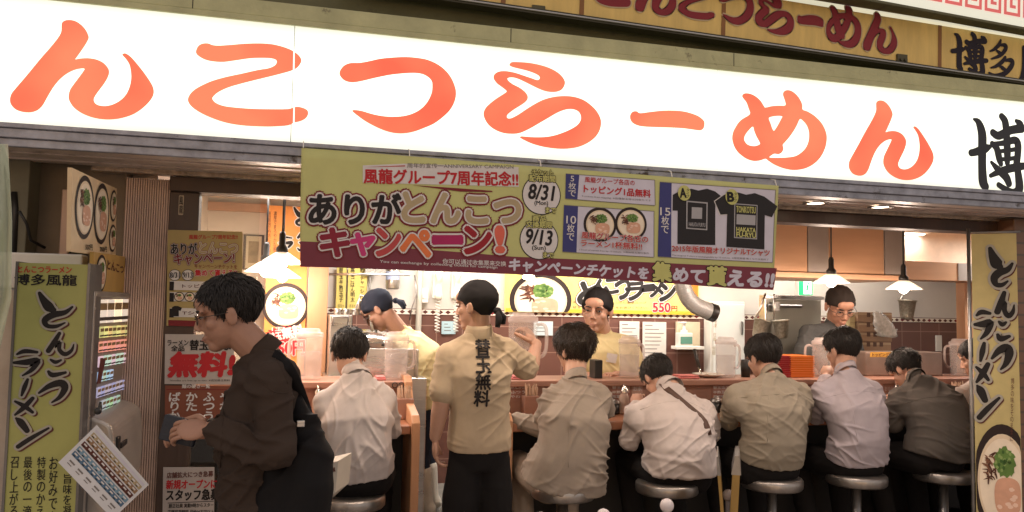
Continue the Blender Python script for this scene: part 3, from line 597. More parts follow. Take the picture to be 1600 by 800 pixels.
for cx, cy, a, b_, d, w_, e, ea, eb in (((846, 304.6, 'チケット', '配布期間', '8/31', '(Mon)', 'まで', (831, 269.5, 864), (827, 279, 867))), ((842, 374.7, '商品', '交換期限', '9/13', '(Sun)', 'まで', (832, 341.5, 853), (822, 351, 862)))):
    cb.disc(cx, cy, 30, I['black'], 1.5); cb.disc(cx, cy, 28.6, I['white'], 2)
    yo = ((I['black'], .11),)
    cb.text(a, (ea[0], ea[1]-.6), (ea[2], ea[1]+1), 9, I['yellow'], 3, .03, out=yo); cb.text(b_, (eb[0], eb[1]-.6), (eb[2], eb[1]+1), 10, I['yellow'], 3, .03, out=yo)
    cb.text(d, (cx-20, cy-6), (cx+20, cy-2), 23, I['black'], 3, .03, shear=.12); cb.text(w_, (cx-11, cy+13), (cx+10, cy+14), 8.5, I['black'], 3, .02); cb.text(e, (cx+6, cy+23.5), (cx+22, cy+24.5), 9, I['yellow'], 3, .03, out=yo)
def tab(q, u, txt):
    cb.poly(q, I['lav'], 1.5); TLc, TRc, BRc, BLc = q; cb.poly([TLc, (u, TLc[1]+(u-TLc[0])*.075), (u-3, BLc[1]+(u-BLc[0])*.075), BLc], I['blue'], 2)
    for a, b_ in ((q[0], q[1]), (q[1], q[2]), (q[2], q[3])):
        dx, dy = (0, 1) if abs(a[0]-b_[0]) > 30 else (1, 0)
        cb.poly([a, b_, (b_[0]+dx, b_[1]+dy), (a[0]+dx, a[1]+dy)], I['dgrey'], 2.2)
tab([(884, 271), (1022, 281), (1022, 321), (883, 310)], 905, ''); cb.vtext('5枚で', (894, 273.5), (893.5, 308), 11.5, I['white'], 3, .01)
cb.text('風龍グループ各店の', (913.5, 280.5), (991, 286), 8.5, I['red'], 3, .012); cb.text('トッピング1品無料', (912, 294.8), (1015.5, 303.2), 12, I['red'], 3, .03); cb.text('5 tickets free topping  ※各種替玉等は対象外です', (909, 306.5), (1016, 314), 3.5, I['dgrey'], 3, 0)
tab([(881, 320), (1020, 330), (1018, 402), (878, 393)], 903, ''); cb.text('10', (884.5, 343), (899.5, 344), 12, I['white'], 3, .01); cb.vtext('枚で', (891.5, 350), (890.5, 377), 11.5, I['white'], 3, .01)
cb.bowl(937, 351, 27, 2.2, seed=3); cb.bowl(984.5, 350, 26, 2.3, seed=5)
wo = ((I['white'], .07),)
cb.text('風龍グループ各店の', (907, 367.5), (1008.5, 375), 10.5, I['red'], 10, .02, out=wo); cb.text('ラーメン1杯無料!!', (906, 379.8), (999, 386), 10.5, I['red'], 10, .02, out=wo); cb.text('a bowl of ramen free by 10 tickets  ※追加替玉等対象外', (904, 390), (1011, 396.5), 3.5, I['dgrey'], 3, 0)
tab([(1030.5, 284), (1211, 296.5), (1206, 410), (1024.5, 401)], 1049, ''); cb.text('15', (1030, 330.5), (1046, 331.5), 12, I['white'], 3, .01); cb.vtext('枚で', (1038, 338), (1036.5, 366), 12, I['white'], 3, .01)
sb = paint('shirt_ink', 40, 37, 38)
SA = [(945,200),(985,210),(1035,200),(1080,215),(1120,247),(1082,275),(1080,520),(860,515),(865,325),(835,325),(838,235),(880,212)]
SBp = [(1215,222),(1255,234),(1305,225),(1360,245),(1434,300),(1402,362),(1362,350),(1358,545),(1142,530),(1148,345),(1110,347),(1078,272),(1130,235),(1180,220)]
cb.poly([c6(*p) for p in SA], sb, 2.5)
cb.poly([c6(*p) for p in [(1130,230),(1180,216),(1185,345),(1105,352),(1073,270)]], I['white'], 3); cb.poly([c6(*p) for p in SBp], sb, 3.4)
ga = paint('shirt_print_grey', 168, 166, 168)
cb.poly([c6(915, 268), c6(1037, 278), c6(1034, 436), c6(912, 428)], ga, 4); cb.poly([c6(922, 276), c6(1030, 285), c6(1027, 428), c6(919, 421)], sb, 4.7); cb.poly([c6(945, 305), c6(1005, 308), c6(1003, 372), c6(943, 370)], ga, 5.4); cb.text('HAKATA FURYU', c6(927, 402), c6(1022, 407), 6, ga, 5.4, .03)
cb.poly([c6(1188, 283), c6(1320, 293), c6(1316, 488), c6(1185, 480)], ga, 4); cb.poly([c6(1193, 289), c6(1315, 298), c6(1311, 482), c6(1190, 474)], sb, 4.7); cb.poly([c6(1200, 345), c6(1308, 352), c6(1306, 408), c6(1198, 402)], ga, 5.4)
for t_, y in (('TONKOTSU', 316), ('HAKATA', 431), ('FU-RYU', 460)): cb.text(t_, c6(1198, y), c6(1308, y+7), 10 if y < 400 else 7, I['yellow'], 5.4, .035)
for t_, x, y in (('A', 902, 225), ('B', 1173, 247)):
    p = c6(x, y); cb.disc(p[0], p[1], 10, I['yellow'], 6, 1.1); cb.text(t_, (p[0]-7, p[1]), (p[0]+2.5, p[1]), 14, I['black'], 7, .05); cb.vtext('タイプ', (p[0]+5.5, p[1]-7), (p[0]+5, p[1]+8), 5, I['black'], 7, .01)
cb.text('2015年版風龍オリジナルTシャツ', (1047, 388), (1201, 395.5), 10, I['red'], 5, .022, out=wo); cb.text('The original T-shirt is exchangeable by 15 tickets  ※限定数量 無くなり次第終了', (1047, 399), (1200, 406), 3.5, I['dgrey'], 3, 0)
cb.text('キャンペーンチケットを', (795, 413.5), (1009, 428), 18, I['lav'], 2, .05, shear=.18)
yo2 = ((I['black'], .09),)
cb.text('集', (1016, 424.5), (1045, 425.8), 29, I['yellow'], 2.5, .05, out=yo2); cb.text('めて', (1049, 428.5), (1100, 432), 20, I['lav'], 2, .06, shear=.1); cb.text('貰', (1104, 430.5), (1133, 432), 29, I['yellow'], 2.5, .05, out=yo2); cb.text('える!!', (1135, 434), (1208, 437.5), 23, I['lav'], 2, .06, shear=.15)
cb.done('print', CB, ripple)
bm = B(); a = P(474, 228, YB); b_ = P(1214, 287, YB)
for u, v in ((474, 229), (640, 241.5), (845, 258), (1050, 274.5), (1213, 288)):
    p = P(u, v, YB); tube(bm, [p+Vector((0, -.002, -.006)), p+Vector((0, .01, .02)), p+Vector((0, .045, .03))], .0022, 6)
emit(bm, 'tie', MT['white'], CB)
# ------------------------------------------------------------------ brush lettering of the shop, reused on boards
BR = {  # strokes in the crop of the standing board, pixels (x, y, r)
 'と': [[(160,72,6),(176,100,12),(198,128,17),(216,140,10)], [(292,128,4),(262,150,9),(214,160,12),(182,180,11),(190,203,8),(226,206,7),(262,192,3)]],
 'ん': [[(240,234,6),(220,268,9),(196,304,9)], [(206,292,3),(238,270,7),(240,300,7),(262,318,8),(288,304,6),(298,278,2)]],
 'こ': [[(205,340,4),(224,350,7),(246,342,4)], [(196,388,5),(214,402,9),(264,392,5)]],
 'つ': [[(158,474,4),(200,446,10),(246,434,13),(262,454,12),(242,490,8),(210,512,3)]],
 'ラ': [[(70,318,4),(100,306,8),(150,310,5)], [(58,352,5),(110,350,11),(152,344,10),(130,380,8),(92,404,3)]],
 'ー': [[(112,420,5),(100,450,8),(88,484,4)]],
 'メ': [[(132,496,7),(98,532,9),(62,562,4)], [(62,508,4),(100,528,8),(132,552,5)]],
 'ン': [[(66,576,4),(84,592,12),(110,626,9)], [(74,690,8),(126,656,8),(196,616,4)]]}
def brush(pan, mapf, chars, m, k, outs, scale):
    """mapf sends (x, y) of the crop to plane metres; scale = metres per crop pixel; outs = ((material, grow px, dx, dy), ...)"""
    for j, (om, gr, dx, dy) in enumerate(list(outs)+[(m, 0, 0, 0)]):
        for i, ch in enumerate(chars):
            for q, st in enumerate(BR[ch]): pan.stroke2([(*mapf(ch, x+dx, y+dy), r*1.22*scale) for x, y, r in st], om, k+j+.03*i+.01*q, gr*scale)
BOXES = {ch: (min(x-r for st in s for x, y, r in st), min(y-r for st in s for x, y, r in st), max(x+r for st in s for x, y, r in st), max(y+r for st in s for x, y, r in st)) for ch, s in BR.items()}
# standing yellow board by the ticket machine
YY = 2.95
SB = thing('standing_signboard', 'tall yellow standing board with black brush lettering in front of the ticket machine', 'signboard', P(70, 700, YY).xy.to_3d())
sp = Panel((0, YY-.001, 0), (0, -1, 0), (1, 0, 0)); xa, xb = sp.uv(16, 600)[0], sp.uv(130, 600)[0]; zt = sp.uv(70, 411.5)[1]
bm = B(); box(bm, xa, xb, YY, YY+.16, .03, zt); box(bm, xa-.004, xa+.004, YY-.004, YY+.164, .03, zt+.004, 1); box(bm, xb-.004, xb+.004, YY-.004, YY+.164, .03, zt+.004, 1); box(bm, xa+.01, xb-.01, YY+.01, YY+.15, 0, .03, 1)
emit(bm, 'case', [MT['yplastic'], mat('grey_aluminium', (.16, .16, .165), .4, .7, .2)], SB)
sp.text('とんこつラーメン', (28, 420.5), (112, 421.8), 10, I['red'], 1, .03); sp.text('博多風龍', (23, 436.5), (120, 438), 17, I['black'], 1, .025)
mp = lambda ch, x, y: sp.uv(x/2.5786, 430+y/2.5786)
sc_ = abs(sp.uv(71, 560)[0]-sp.uv(70, 560)[0])/2.5786
brush(sp, mp, BR, I['black'], 1, ((I['brown'], 7, 8, 6), (I['grey'], 9, 0, 0)), sc_)
for u, t_ in ((105, '旨味を凝縮したスープ'), (83, 'お好みで辛子高菜を'), (64, '特製のかえしを入れて'), (43, '最後の一滴まで美味い'), (22, '召し上がることができ')): sp.vtext(t_, (u+1, 713 if u != 105 else 740), (u-3, 905), 13, I['black'], 1, .01)
sp.done('lettering', SB)
# nobori at the right, turned
pA = P(1520, 500, 3.42); dirn = Vector((.40, -.30, 0)); rn = dirn.normalized(); nn = Vector((-rn.y*-1, -rn.x, 0)).normalized()
if nn.y > 0: nn = -nn
rb = Panel(pA, nn, rn)
NB = thing('banner_flag', 'narrow yellow vertical banner with brush lettering and a ramen bowl at the right end', 'banner', (pA.x, pA.y, 0))
xR = rb.uv(1591, 500)[0]; yT = rb.uv(1555, 365)[1]
bm = B(); vs = []
def nbv(a, b_, off): return rb.o+rb.r*a+rb.u*b_-rb.n*off
q = [(0, yT), (xR, yT), (xR, -1.35), (0, -1.35)]
f = [bm.verts.new(nbv(a, b_, .001)) for a, b_ in q]; g = [bm.verts.new(nbv(a, b_, .003)) for a, b_ in q]; bm.faces.new(f); bm.faces.new(g[::-1])
for i in range(4): bm.faces.new((f[i], g[i], g[(i+1) % 4], f[(i+1) % 4]))
emit(bm, 'cloth', paint('banner_yellow', 196, 180, 124), NB)
bx = (24*2.5786, 62, 118*2.5786, 700)
def mr(ch, x, y): return (xR*(.06+.88*(x-bx[0])/(bx[2]-bx[0])), yTl+(yBl-yTl)*(y-bx[1])/(bx[3]-bx[1]))
yTl = rb.uv(1555, 384)[1]; yBl = rb.uv(1555, 658)[1]
brush(rb, mr, BR, I['black'], 1, ((I['brown'], 7, 8, 6), (I['grey'], 9, 0, 0)), (yTl-yBl)/638*.95)
xm, ym = rb.uv(1556, 752); ry_ = rb.uv(1556, 662)[1]-ym
x_, y_ = xR*.60, ym
class _s: pass
sv = rb.uv; rb.uv = lambda u, v: (x_, ym) if v == 0 else (x_, ym+ry_)
_p2 = rb.poly2
def _clip(pts, m, k=1, holes=(), z=0):
    pts = [(min(max(a, .002), xR-.002), b_) for a, b_ in pts]; out = []
    for p in pts:
        if not out or abs(p[0]-out[-1][0])+abs(p[1]-out[-1][1]) > 1e-5: out.append(p)
    if max(p[0] for p in out)-min(p[0] for p in out) > .002: _p2(out, m, k, holes)
rb.poly2 = _clip; rb.bowl(0, 0, 1, 2, sx=.66*xR/ry_, seed=9); rb.poly2 = _p2; rb.uv = sv
rb.vtext('博多の味をそのままに', (1582, 590), (1580, 690), 5, I['brown'], 8, 0)
rb.done('print', NB)
bm = B(); tube(bm, [nbv(-.012, -1.54, .012), nbv(-.012, yT+.03, .012)], .009, 10); tube(bm, [nbv(-.02, yT+.008, .012), nbv(xR+.02, yT+.008, .012)], .006, 8); emit(bm, 'pole', MT['dsteel'], NB, True)
bm = B(); lathe(bm, Vector((pA.x, pA.y, 0))+Vector((-.005, .01, 0)), [(0, 0), (.13, 0), (.13, .03), (.03, .05), (.02, .12), (0, .12)]); emit(bm, 'base', MT['black'], NB, True)
# ------------------------------------------------------------------ posters on the window side
def poster(name, lab, Y, corners, paper, draw, group=None):
    p = Panel((0, Y, 0), (0, -1, 0), (1, 0, 0)); uv = [p.uv(*c_) for c_ in corners]
    x0 = min(a for a, b_ in uv); x1 = max(a for a, b_ in uv); z0 = min(b_ for a, b_ in uv); z1 = max(b_ for a, b_ in uv)
    t = thing(name, lab, 'poster', ((x0+x1)/2, Y, z0), group)
    bm = B(); vs = [bm.verts.new((a, Y+.0006, b_)) for a, b_ in uv]; vb = [bm.verts.new((a, Y+.0016, b_)) for a, b_ in uv]; bm.faces.new(vs); bm.faces.new(vb[::-1])
    for i in range(4): bm.faces.new((vs[i], vb[i], vb[(i+1) % 4], vs[(i+1) % 4]))
    emit(bm, 'sheet', paper, t); draw(p); p.done('print', t); return t
WP = 'posters stuck on the window'
k1 = lambda x, y: (220+x/2.857, 280+y/2.857)
def d1(p):
    p.poly([(263, 500), (377, 503), (377, 512), (263, 509)], I['dred'], 1)
    p.text('風龍グループ7周年記念!!', k1(215, 258), k1(432, 258), 7, I['red'], 1, .02)
    o_ = ((I['dred'], .13), (I['white'], .08)); p.text('ありが', k1(135, 310), k1(250, 310), 17, I['black'], 2, .04, out=o_); p.text('とんこつ', k1(262, 306), k1(432, 308), 17, I['tan'], 2, .04, out=o_); p.text('キャンペーン!', k1(150, 358), k1(418, 352), 17, I['dred'], 5, .04, out=((I['brown'], .13), (I['white'], .08)))
    p.text('キャンペーンチケットを', k1(240, 388), k1(430, 392), 6, I['dred'], 2, .02); p.text('集めて貰える!!', k1(242, 418), k1(428, 418), 10, I['red'], 2, .04, out=((I['white'], .09),))
    for x, t_ in ((152, '8/31'), (210, '9/13')): q = k1(x, 428); p.disc(*q, 9.5, I['black'], 2); p.disc(*q, 8.6, I['white'], 3); p.text(t_, (q[0]-7.5, q[1]), (q[0]+7.5, q[1]), 8, I['black'], 4, .03)
    for y, t_ in ((475, 'トッピング1品無料'), (525, ''), (595, 'Tシャツと交換')):
        a = k1(128, y-18); b_ = k1(438, y+22); p.rect(a[0], a[1], b_[0], b_[1], I['white'], 1); p.rect(a[0], a[1], a[0]+7, b_[1], I['black'], 2)
        if t_: p.text(t_, (a[0]+20, (a[1]+b_[1])/2), (b_[0]-6, (a[1]+b_[1])/2), 6, I['brown'], 2, .02)
    q = k1(172, 525); p.bowl(q[0], q[1], 7.5, 3, seed=4); q = k1(218, 525); p.bowl(q[0], q[1], 7.5, 3.2, seed=6)
    p.poly([k1(140, 572), k1(150, 566), k1(166, 566), k1(184, 574), k1(178, 588), k1(170, 586), k1(170, 612), k1(146, 612), k1(146, 586), k1(136, 588)], I['black'], 3)
poster('campaign_poster', 'yellow campaign poster with many prizes pasted across post and window pane', 3.566, [(262, 359), (379, 362), (378, 512), (260, 509)], paint('poster_yellow', 176, 156, 104), d1, WP)
k2 = lambda x, y: (230+x/2.668, 500+y/2.667)
def d2(p):
    p.text('ラーメン', k2(84, 95), k2(172, 95), 8.5, I['black'], 1, .03); p.text('全品', k2(100, 118), k2(155, 118), 9, I['black'], 1, .03); p.text('替玉2玉まで', k2(178, 104), k2(390, 106), 15.5, I['black'], 1, .04)
    p.text('無料!', k2(90, 186), k2(362, 184), 37, I['red'], 1, .06, shear=.12); p.text('Noodles are free up to two  ※追加替玉有料', k2(95, 252), k2(345, 252), 4, I['black'], 1, .01)
poster('refill_poster', 'white poster with black and big red brush writing on the window', 3.566, [(258, 522), (366, 523), (365, 601), (257, 600)], paint('poster_white', 182, 172, 166), d2, WP)
def d3(p):
    p.text('麺の硬さ一覧', k2(145, 276), k2(262, 276), 6, I['white'], 1, .02); 
    for x, t_ in ((115, 'ばりかた'), (187, 'かた'), (258, 'ふつう'), (328, 'やわ')): a = k2(x, 300); p.vtext(t_, a, (a[0]-1, a[1]+15*len(t_)), 17, I['white'], 1, .03)
    p.poly([k2(80, 288), k2(360, 289), k2(360, 292), k2(80, 291)], I['dred'], 1)
poster('hardness_poster', 'brown red noodle hardness chart in white letters below the white poster', 3.566, [(258, 602.5), (365, 603), (364, 668), (257, 668)], paint('poster_rust', 128, 74, 56), d3, WP)
def d4(p):
    p.text('店舗拡大につき急募', k2(82, 648), k2(275, 640), 9, I['brown'], 1, .03); p.text('新規オープンに', k2(80, 686), k2(290, 682), 14, I['red'], 1, .045); p.text('スタッフ急募', k2(80, 730), k2(300, 726), 17, I['black'], 1, .05)
    p.rect(262, 784, 334, 785, I['black'], 1); p.text('厨正社員 実勤9時からスタート', k2(90, 775), k2(290, 770), 6.5, I['black'], 1, .03); p.text('店舗見学随時 月給20万円以上', (262, 800), (334, 800), 7, I['black'], 1, .03); p.text('時給1000円から', (262, 820), (325, 820), 13, I['black'], 1, .04)
poster('staff_wanted_poster', 'white staff wanted poster low on the window, red and black headline', 3.566, [(255, 730), (335, 730), (334, 860), (253, 860)], paint('poster_white', 182, 172, 166), d4, WP)
# ------------------------------------------------------------------ ticket machine, its face looks along +x
XM = -.70
def PX(u, v, X):
    d = ray(u, v); return EYE+d*(X/d.x)
ya, yb = PX(139, 520, XM).y, PX(203, 520, XM).y; ztm = PX(170, 456, XM).z
TM = thing('ticket_machine', 'meal ticket machine with rows of small lit buttons behind the yellow board', 'ticket machine', (XM-.2, (ya+yb)/2, 0))
bm = B(); box(bm, XM-.42, XM-.004, ya, yb, .02, ztm)
box(bm, XM-.006, XM+.012, ya, ya+.025, .75, ztm); box(bm, XM-.006, XM+.012, yb-.03, yb, .75, ztm); box(bm, XM-.006, XM+.012, ya+.026, yb-.031, ztm-.02, ztm)
emit(bm, 'cabinet', mat('machine_grey', (.36, .33, .30), .4, .5, .15, 8), TM, bevel=.004)
tp = Panel((XM, 0, 0), (1, 0, 0), (0, 1, 0))
bl = mat('button_strip_metal', (.24, .19, .16), .4, 0, .15)
tp.poly([(146, 462), (199, 463), (198, 628), (144, 648)], bl, 0)
rows = [((152, 468, 505), (198, 467, 502), 4, (235, 225, 190), 1.3), ((152, 511, 528), (198, 508, 524), 7, (222, 222, 140), 1.0), ((150, 535, 551), (197, 530, 545), 7, (230, 165, 148), .9), ((151, 558, 574), (196, 551, 566), 7, (204, 214, 216), 1.0), ((151, 582, 597), (173, 578, 592), 4, (172, 190, 216), .9), ((148, 607, 622), (194, 593, 607), 8, (166, 184, 218), .9), ((156, 627, 641), (184, 618, 632), 5, (188, 208, 180), .8)]
rd = random.Random(4); nb = 0
for (u0, a0, b0), (u1, a1, b1), n, col, es in rows:
    strip = B()
    for i in range(n):
        f0, f1 = (i+.06)/n, (i+.94)/n; L = lambda f: (u0+(u1-u0)*f, a0+(a1-a0)*f, b0+(b1-b0)*f)
        A, C = L(f0), L(f1); p0 = PX(A[0], A[1], XM); p1 = PX(C[0], C[2], XM); z1 = PX(A[0], A[1], XM).z; z0 = PX(A[0], A[2], XM).z
        cc = srgb(*[min(255, c_*rd.uniform(.85, 1.08)) for c_ in col]); em = mat('button_%d_%d' % (col[0]+col[2], i % 3), cc, .3, var=0, emit=cc, es=es*.7)
        bm = B(); box(bm, XM+.001, XM+.009, p0.y, p1.y, z0, z1); hh = z1-z0; h = .30*hh
        box(bm, XM+.009, XM+.0096, p0.y+.003, p1.y-.003, z0+.1*hh, z0+.1*hh+h*.5, 1); box(bm, XM+.009, XM+.0096, p0.y+.006, p1.y-.006, z0+.55*hh, z0+.85*hh, 2)
        emit(bm, 'ticket_button', [em, mat('button_caption', (.05, .04, .04), .5), mat('button_picture', (.30, .19, .08), .5)], TM)
def g8(*p): return [(x/2, 400+y/2) for x, y in p]
tp.poly(g8((305, 318), (322, 322), (305, 398), (292, 400)), paint('tag_maroon', 96, 44, 40), 14)
tp.done('button_panel', TM)
# rounded cash unit
cz1, cz0 = PX(190, 642, XM+.06).z, PX(190, 785, XM+.06).z; cy0, cy1 = ya+.06, PX(222, 700, XM+.07).y
prof = catmull([(0, cz0-.02), (.04, cz0+.0), (.075, cz0+.06), (.085, cz0+.16), (.075, cz1-.05), (.05, cz1-.01), (0, cz1+.01)], 5, False)
bm = B(); L0 = [bm.verts.new((XM+.002+a, cy0, z)) for a, z in prof]; L1 = [bm.verts.new((XM+.002+a, cy1, z)) for a, z in prof]
for i in range(len(prof)-1): bm.faces.new((L0[i], L1[i], L1[i+1], L0[i+1]))
bm.faces.new(L0); bm.faces.new(L1[::-1])
cu = emit(bm, 'cash_unit', mat('pale_machine_metal', (.50, .45, .40), .35, .55, .1), TM, bevel=.012, seg=3)
bm = B(); box(bm, XM+.05, XM+.09, cy0+.10, cy0+.20, cz1-.12, cz1-.10); box(bm, XM+.05, XM+.09, cy0+.04, cy0+.08, cz1-.16, cz1-.07); emit(bm, 'coin_slot', MT['black'], cu, bevel=.003)
bm = B(); box(bm, XM+.04, XM+.088, cy0+.07, cy0+.17, cz0+.05, cz0+.10); emit(bm, 'change_tray', MT['dark'], cu)
bm = B()
for (y_, z_, r_) in ((.04, .20, .012), (.09, .20, .012), (.14, .22, .016)): lathe(bm, (XM+.083, cy0+y_+.02, cz1-z_), [(r_, 0), (r_, .006), (r_*.6, .008), (0, .008)], 16, axis=(1, 0, 0))
emit(bm, 'button_row', MT['dsteel'], cu, True)
bm = B()
for i in range(4):
    for j in range(3): box(bm, XM+.0835, XM+.0875, cy0+.16+j*.022, cy0+.178+j*.022, cz1-.20-i*.018, cz1-.186-i*.018)
emit(bm, 'keypad', MT['black'], cu)
bm = B()
for y_ in (ya+.012, yb-.015):
    for z_ in (ztm-.06, 1.3, 1.15, .98): lathe(bm, (XM+.012, y_, z_), [(.005, 0), (.005, .002), (0, .003)], 10, axis=(1, 0, 0))
emit(bm, 'screws', MT['steel'], TM)
# boards above the machine
def side_board(name, lab, cat, q, paper, draw, X):
    p = Panel((X, 0, 0), (1, 0, 0), (0, 1, 0)); uv = [p.uv(*c_) for c_ in q]; t = thing(name, lab, cat, (X, uv[0][0], min(b_ for a, b_ in uv)))
    bm = B(); f = [bm.verts.new((X-.001, a, b_)) for a, b_ in uv]; g = [bm.verts.new((X-.014, a, b_)) for a, b_ in uv]; bm.faces.new(f); bm.faces.new(g[::-1])
    for i in range(4): bm.faces.new((f[i], g[i], g[(i+1) % 4], f[(i+1) % 4]))
    emit(bm, 'board', paper, t); draw(p); p.done('print', t); return t
k7 = lambda x, y: (x/2.757, 230+y/2.757)
def fit_bowl(p, l, r, t, b, k, seed):
    xl = p.uv(l, (t+b)/2)[0]; xr_ = p.uv(r, (t+b)/2)[0]; um = (l+r)/2; yt = p.uv(um, t)[1]; yb_ = p.uv(um, b)[1]; sv = p.uv
    cx, cy, ry = (xl+xr_)/2, (yt+yb_)/2, (yt-yb_)/2; p.uv = lambda u, v: (cx, cy) if v == 0 else (cx, cy+ry)
    p.bowl(0, 0, 1, k, sx=(xr_-xl)/2/ry, seed=seed); p.uv = sv
def db(p):
    for (x0, x1, y0, y1), s_ in (((322, 404, 118, 398), 2), ((404, 470, 152, 420), 3), ((474, 503, 182, 322), 5), ((470, 500, 332, 452), 6)):
        a = k7(x0, y0); b_ = k7(x1, y1); fit_bowl(p, a[0], b_[0], a[1], b_[1], 1, s_)
    p.text('550円', k7(368, 430), k7(398, 432), 9, I['black'], 1, .03); p.text('700円', k7(430, 440), k7(460, 440), 8, I['black'], 1, .03)
side_board('menu_board', 'cream menu board showing four ramen bowls above the ticket machine', 'menu board', [(113, 262), (183, 295), (181, 402), (111, 393)], paint('menu_cream', 222, 196, 158), db, XM-.03)
def ds(p):
    a = k7(412, 462); b_ = k7(458, 625); fit_bowl(p, a[0], b_[0], a[1], b_[1], 1, 8); p.text('とんこつ', k7(462, 505), k7(532, 528), 13, I['brown'], 1, .03)
    p.rect(195, 405, 206, 419, I['brown'], 1)
side_board('machine_sign', 'small yellow sign with one ramen bowl standing on the ticket machine', 'sign', [(147, 393.5), (208, 403), (207, 461), (146, 458)], paint('machine_sign_yellow', 196, 158, 92), ds, XM-.01)
bm = B(); p0 = PX(112, 400, XM-.1); box(bm, XM-.36, XM-.06, p0.y-.02, p0.y+.06, ztm+.002, ztm+.13); tag(emit(bm, 'control_box', MT['white'], bevel=.006), 'small grey box on top of the ticket machine behind the yellow board', 'box')
# hanging price sheet
YH = 2.86
hp = Panel((0, YH, 0), (0, -1, 0), (1, 0, 0)); HS = thing('price_sheet', 'laminated coupon sheet with coloured rows hanging crooked before the machine', 'price sheet', P(163, 720, YH))
q8 = lambda x, y: (x/2, 400+y/2)
qs = [q8(302, 528), q8(465, 715), q8(352, 822), q8(182, 645)]
bm = B(); uv = [hp.uv(*c_) for c_ in qs]; f = [bm.verts.new((a, YH+.0005, z)) for a, z in uv]; g = [bm.verts.new((a, YH+.002, z)) for a, z in uv]; bm.faces.new(f); bm.faces.new(g[::-1])
for i in range(4): bm.faces.new((f[i], g[i], g[(i+1) % 4], f[(i+1) % 4]))
emit(bm, 'sheet', paint('sheet_white', 214, 214, 216), HS)
def onS(s_, t): # s along the long edge, t across
    a, b_, c_, d = [Vector(x) for x in uv]; w = (a*(1-s_)+b_*s_)*(1-t)+(d*(1-s_)+c_*s_)*t; return (w.x, w.y)
for t0, t1, m in ((.06, .10, I['lav']), (.13, .22, I['tan']), (.24, .34, paint('row_brown', 150, 120, 92)), (.37, .47, I['brown']), (.50, .60, paint('row_blue', 120, 150, 170)), (.62, .72, paint('row_blue_dark', 84, 112, 138))):
    hp.poly2([onS(.04, t0), onS(.96, t0), onS(.96, t1), onS(.04, t1)], m, 1)
    for i in range(11):
        a = .06+i*.082
        if t1-t0 > .06: hp.poly2([onS(a, t0+.02), onS(a+.05, t0+.02), onS(a+.05, t0+.05), onS(a, t0+.05)], I['white'], 2); hp.poly2([onS(a, t1-.03), onS(a+.035, t1-.03), onS(a+.035, t1-.012), onS(a, t1-.012)], I['black'], 2)
for i in range(6): hp.poly2([onS(.08+i*.15, .80), onS(.17+i*.15, .80), onS(.17+i*.15, .83), onS(.08+i*.15, .83)], I['dgrey'], 1); hp.poly2([onS(.08+i*.15, .87), onS(.15+i*.15, .87), onS(.15+i*.15, .885), onS(.08+i*.15, .885)], I['dgrey'], 1)
hp.done('print', HS)
bm = B(); a = P(153, 645, YH); tube(bm, [a+Vector((0, -.004, 0)), a+Vector((.002, .02, .03)), PX(158, 640, XM+.02)], .004, 6); ball(bm, a+Vector((0, -.002, .006)), .012, 10); emit(bm, 'hanger', MT['black'], HS, True)
# vinyl curtain at the very left
bm = B(); pts = []; rows_ = 14
for j in range(rows_+1):
    v = 225+j*30; row = []
    for i in range(12):
        u = -70+i*(88-max(0, (j-8))*7)/11+ (2 if j < 8 else -1)*math.sin(i*1.3+j*.2)+ (0 if j > 3 else -8+2*j)
        p = P(u, v, 2.75+.03*math.sin(i*1.9+j*.35)); row.append(bm.verts.new(p))
    pts.append(row)
for a, b_ in zip(pts, pts[1:]):
    for i in range(11): bm.faces.new((a[i], a[i+1], b_[i+1], b_[i]))
o = emit(bm, 'vinyl_curtain', MT['vinyl'], None, True); tag(o, 'cloudy greenish vinyl curtain hanging at the far left edge', 'curtain'); md = o.modifiers.new('t', 'SOLIDIFY'); md.thickness = .002
# ------------------------------------------------------------------ inside: left corner
YP = 5.3
lp = Panel((0, YP, 0), (0, -1, 0), (1, 0, 0)); TP = thing('ramen_poster', 'tall orange yellow poster with a big ramen bowl beside the wooden column', 'poster', P(447, 560, YP))
x0, x1 = lp.uv(415, 450)[0], lp.uv(479, 450)[0]; z1 = lp.uv(447, 322)[1]; z0 = lp.uv(447, 585)[1]
bm = B(); box(bm, x0, x1, YP+.001, YP+.02, z0, z1); emit(bm, 'board', paint('poster_orange', 222, 148, 80), TP)
for u, t_ in ((421, '毎日厨房で丹念に炊き出す'), (430, '濃厚でまろやかな豚骨'), ): lp.vtext(t_, (u, 330), (u-.5, 400), 5, I['brown'], 1, 0)
mk = lambda ch, x, y: (lp.uv(436+(x-bx[0])/(bx[2]-bx[0])*52, 400)[0], lp.uv(450, 322+(y-bx[1])/(bx[3]-bx[1])*128)[1])
brush(lp, mk, ['と', 'ラ', 'ー', 'こ', 'ん'], I['black'], 1, ((I['white'], 7, 0, 0),), .00075)
lp.bowl(446.5, 478, 36, 4, sx=.98, seed=12)
pts = []; 
for i in range(44):
    a = i/44*2*math.pi; r = (1, .82)[i % 2]; c = lp.uv(448, 524); pts.append((c[0]+math.cos(a)*.14*r, c[1]+math.sin(a)*.062*r))
lp.poly2(pts, I['red'], 11); lp.text('1玉', (425, 514), (442, 514), 6, I['white'], 12, .03); lp.text('替玉', (420, 527), (440, 524), 13, I['white'], 12, .04); lp.text('無料', (441, 521), (473, 515), 17, I['white'], 12, .06)
lp.text('550円', (424, 545), (476, 543), 22, I['red'], 11, .05, out=((I['white'], .1),))
lp.done('print', TP)
